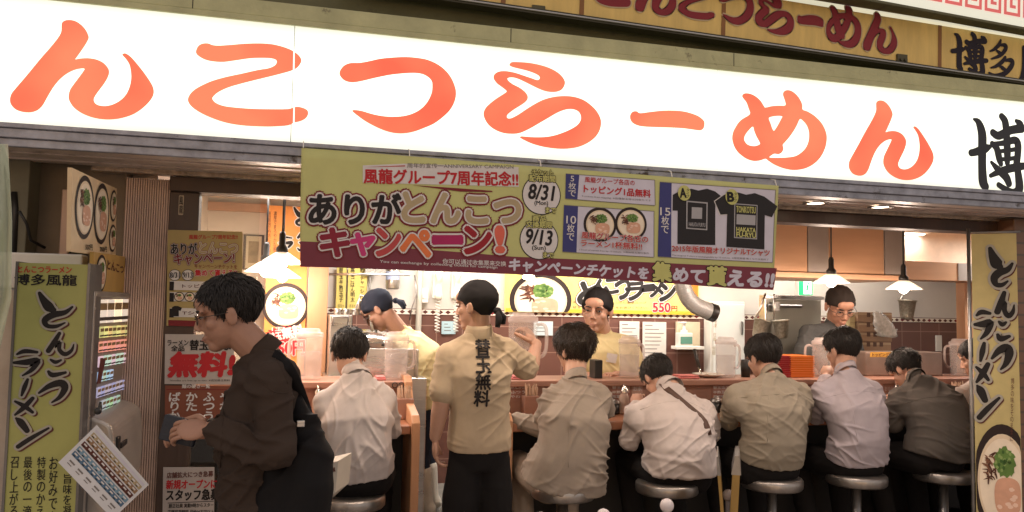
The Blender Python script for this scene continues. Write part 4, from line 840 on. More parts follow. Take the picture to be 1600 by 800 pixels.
bm = B(); a, b_ = P(479.5, 500, 5.25), P(511, 500, 5.25); box(bm, a.x, b_.x, 5.25, 5.45, .004, 2.238); tag(emit(bm, 'wooden_column', MT['wood'], bevel=.004), 'orange pine column between the tall ramen poster and the kitchen', 'column')
PF = thing('framed_picture', 'small framed picture on the cream wall above the jacketed man', 'picture', P(396, 420, 5.58)); pf = Panel((0, 5.58, 0), (0, -1, 0), (1, 0, 0))
a, b_ = P(381, 366, 5.58), P(411, 422, 5.58); bm = B(); box(bm, a.x, b_.x, 5.582, 5.6, b_.z, a.z); emit(bm, 'frame', MT['dwood'], PF, bevel=.003)
pf.rect(384, 369, 408, 419, paint('mount', 176, 160, 132), .5); pf.rect(388, 377, 404, 411, paint('picture', 128, 110, 84, var=.4), 1.5); pf.done('print', PF)
bm = B(); a, b_ = P(312, 430, 5.45), P(413, 468, 5.45); box(bm, a.x-.3, b_.x, 5.3, 5.56, b_.z-.02, b_.z); tag(emit(bm, 'wall_shelf', MT['wood'], bevel=.003), 'plain wooden shelf on the cream wall behind the jacketed man', 'shelf')
# pendant lamps
def pendant_proto():
    t = thing('pendant_lamp', 'x', 'pendant lamp', (0, 0, 0), 'glass shade pendant lamps')
    bm = B(); tube(bm, [(0, 0, .165), (0, 0, .52)], .005, 8); emit(bm, 'cord', MT['cord'], t, True)
    bm = B(); lathe(bm, (0, 0, 0), [(0, .17), (.011, .17), (.017, .155), (.017, .10), (.030, .085), (.030, .060), (0, .06)]); emit(bm, 'socket', MT['black'], t, True)
    sm = bpy.data.materials.new('frosted_glass_shade'); sm.use_nodes = True; b = sm.node_tree.nodes['Principled BSDF']; b.inputs['Base Color'].default_value = (.85, .78, .68, 1); b.inputs['Roughness'].default_value = .35
    b.inputs['Transmission Weight'].default_value = .0; b.inputs['Emission Color'].default_value = (1, .80, .62, 1); b.inputs['Emission Strength'].default_value = .30; b.inputs['Alpha'].default_value = .6
    bm = B(); lathe(bm, (0, 0, 0), [(.030, .062), (.040, .056), (.075, .032), (.112, .006), (.114, .003), (.108, .004), (.072, .028), (.038, .05), (.03, .058)], 40); emit(bm, 'shade', sm, t, True)
    bm = B(); ball(bm, (0, 0, .012), .033, 16, sc=(1, 1, 1.1)); emit(bm, 'bulb', mat('bulb_glow', (.9, .8, .7), .3, var=0, emit=(1, .78, .55), es=18), t, True)
    l = bpy.data.lights.new('pendant_light', 'POINT'); l.energy = 15; l.color = (1, .77, .62); l.shadow_soft_size = .05; o = bpy.data.objects.new('pendant_light', l); COL.objects.link(o); o.parent = t; o.location = (0, 0, -.03)
    return t
def copy_thing(t, loc, lab=None, rz=0, group=None):
    c_ = t.copy(); COL.objects.link(c_); c_.location = loc; c_.rotation_euler = (0, 0, rz); WLOC[c_.name] = Vector(loc)
    if lab: c_['label'] = lab
    if group: c_['group'] = group
    for ch in t.children:
        d = ch.copy(); COL.objects.link(d); d.parent = c_
        for gch in ch.children: e = gch.copy(); COL.objects.link(e); e.parent = d
    return c_
PL = pendant_proto(); first = True
for u, v, Y, lab, s_ in ((1299, 443, 4.42, 'pendant lamp hanging above the grey shirted cook, right of the exit sign', 1), (1412, 453, 4.42, 'pendant lamp hanging before the hung strainer at the right', 1), (440, 413, 4.25, 'upper pendant lamp of the cluster before the tall ramen poster', 1), (415, 426, 4.6, 'pendant lamp left and lower in the cluster before the tall ramen poster', 1), (441, 435, 5.0, 'rearmost pendant lamp seen under the others before the ramen poster', 1)):
    p = P(u, v, Y)
    if first: t = PL; t.location = p; t['label'] = lab; first = False
    else: t = copy_thing(PL, p, lab)
    s_ = (2.24-p.z)/.52
    for ch in t.children:
        if ch.name.startswith('cord'):
            ch.data = ch.data.copy()
            for vv in ch.data.vertices:
                if vv.co.z > .3: vv.co.z = 2.238-p.z
# ------------------------------------------------------------------ kitchen: hood, back wall things
YHd = 4.72
HD = thing('wooden_hood', 'pine clad boxing over the counter with grey panels and an orange lower edge', 'hood', (3, YHd, 1.8)); zh = P(1300, 435, YHd).z
xh0, xh1 = P(770, 430, YHd).x, P(1413, 430, YHd).x
bm = B(); box(bm, xh0, xh1, YHd, YHd+.55, zh+.034, 2.238); emit(bm, 'boxing', MT['cream'], HD)
wp = mat('pine_veneer', (.62, .36, .21), .4, 0, .12, 5, .06, 40, (.15, 1, 1)); gp = mat('grey_veneer', (.34, .29, .255), .5, 0, .06)
bm = B()
us = [(780, 880, 0), (883, 935, 0), (938, 1030, 0), (1033, 1100, 1), (1103, 1205, 0), (1208, 1259.5, 0), (1261, 1292, 1), (1295, 1379, 0), (1381, 1412.5, 1)]
for u0, u1, mi in us: a, b_ = P(u0, 400, YHd).x, P(u1, 400, YHd).x; box(bm, a, b_, YHd-.012, YHd-.0005, zh+.036, 2.236, mi)
emit(bm, 'panel_cladding', [wp, gp], HD, bevel=.001)
bm = B(); box(bm, xh0, xh1+.01, YHd-.03, YHd+.56, zh-.002, zh+.033); emit(bm, 'lower_edge', wp, HD, bevel=.003)
HB = thing('beam_box', 'pine beam continuing the boxing further back at the right', 'beam', (5, 5.2, 1.8)); a, b_ = P(1413, 420, 5.15), P(1525, 420, 5.15); z0 = P(1460, 438, 5.15).z; z1 = P(1460, 409, 5.15).z
bm = B(); box(bm, xh1+.012, b_.x+1.3, 5.15, 5.4, z0, z1); emit(bm, 'beam', wp, HB, bevel=.003); bm = B(); c_ = P(1498, 420, 5.14).x; box(bm, c_, c_+.16, 5.143, 5.1495, z0+.004, z1-.004); emit(bm, 'grey_panel', gp, HB)
bm = B(); box(bm, xh1+.012, b_.x+1.3, 5.40, 5.45, z1-.05, 2.238); tag(emit(bm, 'upper_panel', mat('cream_panel', (.66, .55, .44), .6)), 'cream panel above the pine beam at the upper right', 'panel')
bm = B(); a, b_ = P(1508, 500, 5.3), P(1524, 500, 5.3); box(bm, a.x, b_.x+.02, 5.3, 5.39, .004, z0-.002); tag(emit(bm, 'wooden_post', MT['wood'], bevel=.003), 'slim orange pine post at the right end of the kitchen', 'post')
def wallpx(u0, v0, u1, v1, Y): a, b_ = P(u0, (v0+v1)/2, Y).x, P(u1, (v0+v1)/2, Y).x; um = (u0+u1)/2; return a, b_, P(um, v1, Y).z, P(um, v0, Y).z
# banner on the back wall
YBW = 5.97
bp_ = Panel((0, YBW, 0), (0, -1, 0), (1, 0, 0)); WB = thing('ramen_wall_banner', 'wide yellow ramen banner with price on the back wall behind the cook in yellow', 'banner', P(950, 490, YBW))
bm = B(); a, b_, z0, z1 = wallpx(789, 428, 1092, 490, YBW); box(bm, a, b_, YBW+.001, YBW+.012, z0, z1); emit(bm, 'sheet', paint('banner_bright_yellow', 228, 208, 124, var=.12), WB)
bp_.rect(790, 484, 1091, 489.5, paint('banner_gold_edge', 214, 176, 60), 1); fit_bowl(bp_, 796, 893, 420, 520, 1, 21)
bp_.bm.free(); bp_.bm = B(); bp_.mats = []
cx, cy = bp_.uv(844, 463); z0b = z0
bp_.rect(790, 484, 1091, 489.5, paint('banner_gold_edge', 214, 176, 60), 1)
# bowl, cut by the sheet's lower edge
class ClipPanel(Panel):
    def poly2(s, pts, m, k=1, holes=(), z=0):
        lo = z0b+.004; hi = z1-.002; pts = [(x, min(max(y, lo), hi)) for x, y in pts]; out = []
        for p in pts:
            if not out or (abs(p[0]-out[-1][0])+abs(p[1]-out[-1][1])) > 1e-5: out.append(p)
        if max(p[1] for p in out)-min(p[1] for p in out) > .002: Panel.poly2(s, out, m, k, holes)
cp_ = ClipPanel((0, YBW, 0), (0, -1, 0), (1, 0, 0)); fit_bowl(cp_, 796, 893, 426, 512, 2, 21); cp_.done('bowl_print', WB)
wo3 = ((INK['brown'], .1), (INK['white'], .06))
for ch, u0, u1, vc, h in (('と', 903, 938, 458, 34), ('ん', 922, 950, 450, 26), ('こ', 944, 966, 447, 22), ('つ', 962, 984, 452, 30), ('ラ', 978, 1006, 455, 26), ('ー', 1002, 1022, 450, 10), ('メ', 1015, 1036, 452, 22), ('ン', 1030, 1056, 456, 26)):
    bp_.text(ch, (u0, vc+1), (u1, vc-1), h, INK['black'], 2, .06, shear=.15, out=((INK['brown'], .13), (INK['white'], .10)))
bp_.text('550', (1020, 480), (1047, 480.5), 14, INK['red'], 3, .03, out=((INK['white'], .07),)); bp_.text('円', (1049, 482), (1058, 482), 8, INK['red'], 3, .02)
for v, t_ in ((472, '国産豚骨を丹念に炊き上げた濃厚スープ'), (480, '替玉 一玉無料 麺の硬さをお選びください')): bp_.text(t_, (895, v), (1010, v+1), 4, INK['brown'], 3, 0)
pts = [(1062+26*f_+ (0 if i % 2 else -3)*0, 428+62*f_) for i, f_ in enumerate([0, 1])]
pts = [(1068, 428), (1074, 438), (1067, 443), (1076, 450), (1066, 458), (1074, 464), (1068, 474), (1080, 478), (1090, 486), (1091, 430)]
bp_.poly(pts, paint('flame_orange', 222, 132, 52), 1); bp_.done('print', WB)
# paper notices on the tiles
def notice(name, lab, u0, v0, u1, v1, lines, Y=5.975, col=(214, 208, 200)):
    p = Panel((0, Y, 0), (0, -1, 0), (1, 0, 0)); t = thing(name, lab, 'notice', P((u0+u1)/2, v1, Y), 'paper notices on the kitchen tiles'); a, b_, z0, z1 = wallpx(u0, v0, u1, v1, Y)
    bm = B(); box(bm, a, b_, Y+.0005, Y+.003, z0, z1); emit(bm, 'sheet', paint('paper_%d' % col[2], *col), t)
    rd = random.Random(int(u0))
    for i in range(lines): z = z1-(i+1)*(z1-z0)/(lines+1); p.rect2(a+.02, z, a+.02+(b_-a-.04)*(rd.uniform(.55, 1) if i else .4), z+.006, INK['dgrey'], 1)
    p.done('print', t)
notice('paper_notice', 'long printed notice on the brown tiles right of the yellow shirted cook', 1004, 503, 1041, 564, 9)
notice('paper_notice', 'printed notice partly hidden behind the yellow shirted cook', 968, 502, 999, 548, 7)
notice('paper_notice', 'small bluish notice on the tiles behind the lifted water pitcher', 834, 502, 864, 524, 3, col=(196, 208, 210))
notice('paper_notice', 'pale blue notice behind the standing waiter, left', 690, 502, 712, 522, 3, col=(170, 196, 204))
# dispenser board
DB = thing('soap_dispenser', 'white soap pump with green liquid on a cream board by the fridge', 'soap dispenser', P(1077, 545, 5.9)); a, b_, z0, z1 = wallpx(1058, 503, 1094, 546, 5.95)
bm = B(); box(bm, a, b_, 5.95, 5.985, z0, z1); emit(bm, 'back_board', mat('cream_board', (.66, .58, .42), .5), DB, bevel=.004)
bm = B(); a, b_, z0, z1 = wallpx(1060, 520, 1081, 542, 5.88); box(bm, a, b_, 5.86, 5.94, z0, z1); emit(bm, 'bottle', MT['white'], DB, bevel=.008); bm = B(); box(bm, a+.008, b_-.008, 5.856, 5.8595, z0+.025, z1-.03); emit(bm, 'liquid_window', paint('green_liquid', 92, 140, 124), DB)
bm = B(); c_ = (a+b_)/2; lathe(bm, (c_, 5.9, z1), [(.03, 0), (.03, .02), (.012, .025), (.012, .07), (.02, .075), (.02, .09), (0, .09)]); box(bm, c_-.05, c_, 5.892, 5.908, z1+.075, z1+.088); emit(bm, 'pump', MT['white'], DB, True)
bm = B(); a, b_, z0, z1 = wallpx(1056, 541, 1099, 546, 5.86); box(bm, a, b_, 5.84, 5.95, z0, z1); emit(bm, 'tray', MT['white'], DB, bevel=.003)
# duct hose: ribbed
HP = thing('duct_hose', 'grey ribbed ventilation hose curving down from the hood with a black end ring', 'duct hose', P(1110, 490, 5.0))
path = catmull([tuple(P(u, v, 5.05)) for u, v in ((1066, 425), (1067, 445), (1074, 464), (1086, 477), (1101, 484), (1109, 487))], 14, False); rs = [.056+.0045*math.sin(i*2.6) for i in range(len(path))]
bm = B(); tube(bm, path, rs, 20); emit(bm, 'hose', mat('grey_hose', (.52, .52, .51), .4, .2, .06), HP, True)
d_ = (Vector(path[-1])-Vector(path[-4])).normalized(); bm = B(); tube(bm, [Vector(path[-1])-d_*.005, Vector(path[-1])+d_*.045], .064, 20); emit(bm, 'end_ring', MT['black'], HP, True, bevel=.004)
# fridge
YF = 5.86
FD = thing('white_locker', 'narrow white metal door cabinet between soap pump and hanging strainers', 'cabinet', P(1140, 700, YF).xy.to_3d()); a, b_, z0, z1 = wallpx(1111, 471, 1164, 600, YF)
bm = B(); box(bm, a, b_, YF, 5.985, .004, z1); emit(bm, 'case', MT['white'], FD, bevel=.006); bm = B(); box(bm, a+.02, b_-.012, YF-.016, YF-.001, .06, z1-.02); d_ = emit(bm, 'door', mat('white_enamel', (.78, .78, .74), .35, 0, .04), FD, bevel=.006)
bm = B(); x = P(1161, 510, YF-.03).x; box(bm, x-.012, x+.002, YF-.03, YF-.0165, P(1161, 523, YF).z, P(1161, 502, YF).z); emit(bm, 'handle', MT['dsteel'], d_, bevel=.003)
fp = Panel((0, YF-.0165, 0), (0, -1, 0), (1, 0, 0)); fp.vtext('冷凍 在庫 生麺', (1118, 498), (1115, 555), 5, INK['tan'], 1, .01); fp.done('door_writing', d_)
# stainless rack panel with hooks
YRk = 5.35
RK = thing('hanging_rack', 'grey steel partition with a hook rail behind the grey shirted cook', 'panel', P(1240, 600, YRk).xy.to_3d()); a, b_, z0, z1 = wallpx(1193, 462, 1283, 600, YRk)
bm = B(); box(bm, a+.014, b_, YRk, YRk+.05, .8, z1-.03); emit(bm, 'sheet', mat('grey_green_sheet', (.36, .36, .31), .4, .35, .06), RK); bm = B(); box(bm, a, b_+.02, YRk-.02, YRk+.06, z1-.028, z1); box(bm, a-.002, a+.012, YRk-.02, YRk+.06, .8, z1-.03); emit(bm, 'frame', MT['steel'], RK, bevel=.003)
bm = B(); x0 = P(1200, 478, YRk-.03).x; x1 = P(1252, 478, YRk-.03).x; zz = P(1215, 478, YRk-.03).z; tube(bm, [(x0, YRk-.03, zz), (x1, YRk-.03, zz)], .012, 10); box(bm, x0+.03, x1-.2, YRk-.05, YRk-.001, zz-.04, zz+.03); emit(bm, 'hook_rail', MT['dsteel'], RK)
def strainer(loc, lab, tilt, handle=.24, s=1):
    loc = Vector(loc); t = thing('noodle_strainer', lab, 'strainer', loc, 'steel noodle strainers'); M = Matrix.Translation(loc) @ Matrix.Rotation(tilt, 4, 'Y') @ Matrix.Translation(-loc)
    bm = B(); r = .072*s; lathe(bm, loc+Vector((0, 0, -.20*s)), [(0, 0), (r*.55, .0), (r*.7, .02*s), (r*.95, .15*s), (r*1.05, .152*s), (r*1.05, .162*s), (r*.93, .158*s), (r*.66, .02*s), (0, .008)], 28); bmesh.ops.transform(bm, matrix=M, verts=bm.verts[:]); emit(bm, 'basket', mat('steel_mesh', (.42, .38, .30), .34, .8, .35, 60, .5, 160), t, True)
    bm = B(); h = loc+Vector((-r*.95, 0, -.04*s)); tube(bm, [h, h+Vector((.02, .005, handle*.5)), h+Vector((.03, .01, handle))], .008, 8); bmesh.ops.transform(bm, matrix=M, verts=bm.verts[:]); emit(bm, 'handle', MT['steel'], t, True)
    return t
strainer(P(1193, 494, 5.2), 'steel noodle strainer hanging left of another before the grey panel', .30, .2, .85); strainer(P(1219, 493, 5.22), 'steel noodle strainer hanging right of another before the grey panel', -.10, .2, .85)
strainer(P(1418, 462, 5.6), 'wide steel strainer hung on the white wall below the right pendant lamp', .06, .05, 1.0)
# exit sign
YE = 5.7
EX = thing('exit_sign', 'small green and white emergency exit sign with a running figure', 'exit sign', P(1259, 462, YE)); a, b_, z0, z1 = wallpx(1247.5, 437, 1270.5, 462, YE); bm = B(); box(bm, a, b_, YE+.001, YE+.05, z0, z1); emit(bm, 'case', MT['white'], EX, bevel=.003)
ep = Panel((0, YE, 0), (0, -1, 0), (1, 0, 0)); gn = mat('exit_green', srgb(30, 150, 96), .4, var=0, emit=srgb(40, 180, 110), es=.9); wh = mat('exit_white', (.8, .8, .8), .4, var=0, emit=(.85, .97, .88), es=1.0)
ep.rect2(a+.004, z0+.004, b_-.004, z1-.004, gn, 0); w_ = b_-a; h_ = z1-z0; ep.rect2(a+.34*w_, z0+.1*h_, a+.9*w_, z1-.08*h_, wh, 1)
N_ = lambda x, y: (a+w_*x, z0+h_*y)
for st in ([(.62, .64, .045), (.60, .45, .05), (.56, .38, .04)], [(.56, .4, .035), (.68, .3, .03), (.66, .14, .025)], [(.58, .4, .035), (.48, .3, .03), (.40, .3, .022)], [(.62, .6, .03), (.74, .52, .025), (.8, .6, .02)], [(.6, .6, .03), (.5, .52, .025), (.44, .6, .02)]): ep.stroke2([(*N_(x, y), r*w_) for x, y, r in st], gn, 2)
ep.disc2(*N_(.66, .78), .06*w_, .06*w_, gn, 2); ep.done('pictogram', EX)
bm = B(); a, b_, z0, z1 = wallpx(1463, 524, 1472, 549, 5.975); box(bm, a, b_, 5.975, 5.99, z0, z1); tag(emit(bm, 'wall_switch', MT['white'], bevel=.003), 'white wall switch plate on the brown tiles at the right', 'switch')
# cartons
cardb = mat('brown_cardboard', (.30, .185, .11), .75, 0, .12, 6, .1, 40); cpx = mat('carton_print', (.10, .05, .035), .7)
YC = 5.35
def carton(u0, u1, v0, v1, lab, my=0, dep=.35, grp='cardboard cartons stacked in the kitchen'):
    t = thing('cardboard_carton', lab, 'carton', P((u0+u1)/2, v1, YC+my), grp); a, b_, z0, z1 = wallpx(u0, v0, u1, v1, YC+my); bm = B(); box(bm, a, b_, YC+my, YC+my+dep, z0, z1); emit(bm, 'box', cardb, t, bevel=.004)
    bm = B(); m_ = (a+b_)/2
    for dx in (-.06, 0, .06): box(bm, m_+dx-.016, m_+dx+.016, YC+my-.0015, YC+my-.0002, z0+.04, z0+.075)
    emit(bm, 'marking', cpx, t); bm = B(); box(bm, a+.004, b_-.004, YC+my-.001, YC+my-.0002, (z0+z1)/2+.018, (z0+z1)/2+.03); emit(bm, 'tape', mat('carton_tape', (.42, .30, .18), .3), t)
for i, (v0, v1, lab) in enumerate(((488, 503.5, 'topmost flat brown carton of the stack by the plastic bag'), (504, 519, 'second flat brown carton from the top of the stack'), (519.5, 534, 'third flat brown carton from the top of the stack'), (534.5, 549.5, 'fourth flat brown carton down, just above the steel box'), (550, 566, 'lowest flat brown carton, half hidden behind the steel box'))): carton(1340+i % 2, 1394-i % 2*1.5, v0, v1, lab)
bm = B(); a, b_, z0, z1 = wallpx(1330, 490, 1339, 549, YC); 
for i in range(4): h = (z1-z0)/4; box(bm, a, b_, YC+.02, YC+.3, z0+i*h+.002, z0+(i+1)*h)
tag(emit(bm, 'paper_packs', mat('yellow_pack', (.46, .38, .20), .6)), 'yellowish packs piled against the left side of the cartons', 'packs')
bm = B(); a, b_, z0, z1 = wallpx(1336, 566, 1400, 640, YC); box(bm, a-.1, b_+.2, YC-.02, YC+.4, .004, z1-.004); tag(emit(bm, 'low_cabinet', MT['steel'], bevel=.004), 'steel kitchen bench under the carton stack', 'bench')
# plastic bag hung on the cartons
bm = B(); rng = random.Random(3)
for i in range(10):
    pass
rows = []
for j in range(9):
    f_ = j/8; row = []
    for i in range(18):
        a_ = i/18*2*math.pi; u = 1372+f_*16; v = 488+f_*38; c0 = P(u, v, 5.27); r = .035+.05*math.sin(min(1, f_*1.15)*math.pi*.62)
        q_ = noise.noise((math.cos(a_)*1.6+j*.5, math.sin(a_)*1.6, j*.7)); row.append(bm.verts.new(c0+Vector((math.cos(a_)*r*(1+.6*q_), math.sin(a_)*r*.45*(1+.5*q_), .02*q_))))
    rows.append(row)
for a, b_ in zip(rows, rows[1:]):
    for i in range(18): bm.faces.new((a[i], a[(i+1) % 18], b_[(i+1) % 18], b_[i]))
bm.faces.new(rows[-1])
tag(emit(bm, 'plastic_bag', mat('crinkled_plastic', (.62, .58, .52), .15, 0, .3, 30, .8, 60, alpha=.5), None, True), 'crinkled clear plastic bag hanging off the carton stack', 'bag')
# ------------------------------------------------------------------ kitchen left
YK = 5.0
BO = thing('noodle_boiler', 'stainless noodle boiler with a handle at the left of the kitchen', 'boiler', P(530, 600, YK).xy.to_3d()); a, b_, z0, z1 = wallpx(513, 492, 549, 620, YK); bm = B(); box(bm, a, b_+.0, YK, YK+.4, .004, z1); emit(bm, 'body', MT['steel'], BO, bevel=.008)
bm = B(); p = P(528, 500, YK); tube(bm, [p+Vector((-.03, 0, -.03)), p+Vector((-.03, -.04, -.03)), p+Vector((-.03, -.045, .02)), p+Vector((.06, -.045, .02)), p+Vector((.06, -.04, -.03)), p+Vector((.06, 0, -.03))], .007, 8); emit(bm, 'handle', MT['dsteel'], BO, True)
bm = B(); 
for i in range(3): lathe(bm, (a+.05+i*.055, YK+.1, z1), [(.022, 0), (.022, .03), (.026, .032), (.026, .038), (0, .038)], 14)
tube(bm, [(a+.19, YK+.2, z1), (a+.19, YK+.2, z1+.10), (a+.24, YK+.15, z1+.08), (a+.27, YK+.1, z1-.1)], .01, 8); tube(bm, [(a+.16, YK+.24, z1), (a+.20, YK+.24, z1+.13), (a+.30, YK+.2, z1+.09), (a+.3, YK+.16, z1-.12)], .008, 8); emit(bm, 'top_fittings', MT['steel'], BO, True)
PT = thing('stock_pot', 'big round steel pot with domed lid in front of the bending cook', 'pot', P(575, 545, 4.95)); c_ = P(573, 541, 4.95)
bm = B(); lathe(bm, c_, [(0, -.18), (.155, -.18), (.16, -.16), (.16, .02), (.166, .024), (.166, .03), (.15, .03), (.15, -.1), (0, -.1)], 40); emit(bm, 'body', MT['steel'], PT, True)
bm = B(); lathe(bm, c_+Vector((0, 0, .031)), [(.168, 0), (.168, .008), (.12, .035), (.06, .052), (0, .058)], 40); emit(bm, 'lid', MT['chrome'], PT, True); bm = B(); tube(bm, [c_+Vector((-.12, -.115, .014)), c_+Vector((.1, -.135, .014))], .009, 8); emit(bm, 'handle', MT['black'], PT, True)
bm = B(); lathe(bm, c_+Vector((.04, .42, -.12)), [(0, -.3), (.17, -.3), (.17, .16), (.14, .19), (.06, .21), (0, .21)], 36); tag(emit(bm, 'steel_drum', MT['chrome'], None, True), 'tall steel stock drum behind the domed pot', 'drum')
bm = B(); a, b_, z0, z1 = wallpx(505, 560, 660, 640, 4.98); box(bm, a, b_, 4.80, 5.4, .004, c_.z-.182); tag(emit(bm, 'cooking_bench', MT['steel'], bevel=.005), 'steel cooking bench carrying the domed pot', 'bench')
bm = B(); tube(bm, [P(512, 428.5, 5.5), P(570, 428.5, 5.5), P(640, 429, 5.5)], .008, 8); tag(emit(bm, 'wall_rail', MT['steel'], None, True), 'thin steel rail across the upper left kitchen wall', 'rail')
mp_ = Panel((0, 5.96, 0), (0, -1, 0), (1, 0, 0))
for i, (u, t_) in enumerate(((533, '替玉半熟玉子'), (551, '高菜ごはん明太'), (566, '餃子チャーシュー'))):
    t = thing('menu_strip', ('leftmost', 'middle', 'rightmost')[i]+' yellow menu strip on the white kitchen wall above the boiler', 'menu strip', P(u, 485, 5.96), 'yellow menu strips'); p = Panel((0, 5.96, 0), (0, -1, 0), (1, 0, 0)); a, b_, z0, z1 = wallpx(u-7.5, 416, u+7.5, 484, 5.96); bm = B(); box(bm, a, b_, 5.961, 5.966, z0, z1); emit(bm, 'sheet', paint('strip_yellow', 214, 196, 112), t)
    p.vtext(t_, (u, 418), (u, 472), 6, INK['black'], 1, .02); p.text('百五十円'[:3], (u-5, 478), (u+5, 478), 5, INK['black'], 1, .02); p.done('print', t)
EXT = thing('fire_extinguisher', 'grey cylinder with a label strapped high on the white kitchen wall', 'cylinder', P(612, 452, 5.9)); c_ = P(613, 452, 5.88); bm = B(); lathe(bm, c_, [(0, 0), (.045, 0), (.05, .01), (.05, .2), (.03, .23), (.016, .24), (.016, .3), (0, .3)], 24); emit(bm, 'body', MT['steel'], EXT, True); bm = B(); lathe(bm, c_, [(.0505, .07), (.0505, .13)], 24); emit(bm, 'label_band', paint('band_blue', 150, 160, 186), EXT, True)
bm = B(); box(bm, c_.x-.2, c_.x-.12, 5.93, 5.99, c_.z+.1, c_.z+.16); tube(bm, [(c_.x-.16, 5.95, c_.z+.1), (c_.x-.16, 5.93, c_.z-.02), (c_.x-.13, 5.93, c_.z-.06)], .008, 8); tag(emit(bm, 'wall_tap', MT['dsteel'], bevel=.003), 'small grey tap fitting on the wall left of the cylinder', 'tap')
bm = B(); tube(bm, [P(656, 415, 5.94), P(655, 470, 5.94), P(653, 530, 5.94), P(655, 600, 5.94)], .022, 12); tag(emit(bm, 'drain_pipe', mat('pipe_grey', (.40, .37, .31), .5), None, True), 'grey vertical pipe on the kitchen wall left of the wall phone', 'pipe')
bm = B(); tube(bm, [P(648, 430, 5.93), P(651, 460, 5.92), P(644, 480, 5.92), P(640, 500, 5.93)], .005, 6); tag(emit(bm, 'wall_wire', MT['dsteel'], None, True), 'thin wire hanging beside the grey pipe', 'wire')
bm = B(); a, b_, z0, z1 = wallpx(659, 450, 669, 473, 5.95); box(bm, a, b_, 5.95, 5.99, z0, z1); box(bm, a+.01, b_-.01, 5.943, 5.9495, z0+.03, z1-.03); tag(emit(bm, 'switch_box', MT['white'], bevel=.004), 'white switch box between the grey pipe and the wall phone', 'switch')
def phone(u, lab):
    c_ = P(u, 446, 5.92); t = thing('wall_phone', lab, 'phone', c_, 'wall phones'); bm = B(); box(bm, c_.x-.035, c_.x+.035, 5.95, 5.99, c_.z-.10, c_.z+.10); emit(bm, 'base', MT['white'], t, bevel=.008)
    bm = B(); z = c_.z; pts = catmull([(c_.x, 5.925, z+.10), (c_.x, 5.91, z+.06), (c_.x, 5.93, z), (c_.x, 5.91, z-.06), (c_.x, 5.925, z-.10)], 5, False); tube(bm, pts, [.028, .030, .031, .03, .027, .025, .023, .022, .021, .021, .021, .021, .022, .023, .025, .027, .03, .031, .03, .028, .026][:len(pts)], 12); emit(bm, 'handset', mat('handset_white', (.74, .68, .56), .35), t, True)
    bm = B(); pts = [(c_.x+.018*math.cos(i*1.1), 5.93+.018*math.sin(i*1.1), z-.105-.0042*i) for i in range(60)]; tube(bm, pts, .0045, 5); emit(bm, 'coiled_cord', mat('cord_white', (.66, .62, .55), .4), t, True)
phone(685, 'white wall phone with coiled cord left of the waiter'); phone(714, 'white wall phone right beside the waiter\'s head')
# ceiling lights of the kitchen
def strip(x, y, lx, ly, power, lab):
    t = thing('ceiling_light', lab, 'ceiling light', (x, y, 2.2), 'ceiling lights over the kitchen'); bm = B(); box(bm, x-lx/2-.03, x+lx/2+.03, y-ly/2-.03, y+ly/2+.03, 2.205, 2.238); emit(bm, 'housing', MT['white'], t, bevel=.004); bm = B(); box(bm, x-lx/2, x+lx/2, y-ly/2, y+ly/2, 2.195, 2.204); emit(bm, 'diffuser', mat('tube_glow', (.8, .8, .8), .4, var=0, emit=(1, .93, .84), es=6), t)
    l = bpy.data.lights.new('ceiling_lamp', 'AREA'); l.shape = 'RECTANGLE'; l.size = lx; l.size_y = ly; l.energy = power; l.color = (1, .94, .88); o = bpy.data.objects.new('ceiling_lamp', l); COL.objects.link(o); o.parent = t; o.location = (0, 0, -.012)
KP = 23
strip(.95, 5.42, 1.1, .2, KP, 'long ceiling light over the boiler and the bending cook'); strip(2.5, 5.42, 1.1, .2, KP, 'long ceiling light over the wall banner'); strip(4.3, 5.42, 1.1, .2, KP, 'long ceiling light over the exit sign and cartons'); strip(5.6, 4.9, .8, .2, KP*.6, 'ceiling light over the right end of the counter'); strip(-.05, 4.6, .8, .2, KP*.5, 'ceiling light over the dining corner behind the window')
c_ = P(826, 433, 4.66); HL = thing('hood_lamp', 'bright lamp glaring under the hood left of the hose', 'lamp', c_); bm = B(); lathe(bm, c_+Vector((0, 0, .0)), [(0, .03), (.05, .03), (.05, .012), (0, .012)]); emit(bm, 'housing', MT['steel'], HL, True); bm = B(); ball(bm, c_, .03, 14, sc=(1.3, 1, .6)); emit(bm, 'bulb', MATS['bulb_glow'], HL, True)
l = bpy.data.lights.new('hood_light', 'POINT'); l.energy = 3.5; l.color = (1, .86, .76); l.shadow_soft_size = .04; o = bpy.data.objects.new('hood_light', l); COL.objects.link(o); o.parent = HL; o.location = (0, -.02, -.05)
c_ = P(607, 417, 5.4); HL2 = copy_thing(HL, c_, 'bright lamp under the banner above the bending cook')
copy_thing(HL, P(965, 428, 4.66), 'added lamp under the hood lighting the yellow shirted cook, hidden behind the banner'); copy_thing(HL, P(1140, 434, 4.66), 'added unseen lamp under the hood behind the right end of the banner')  # two unseen lamps added for front light on the cook's face
for ch in HL2.children:
    if ch.type == 'LIGHT': pass
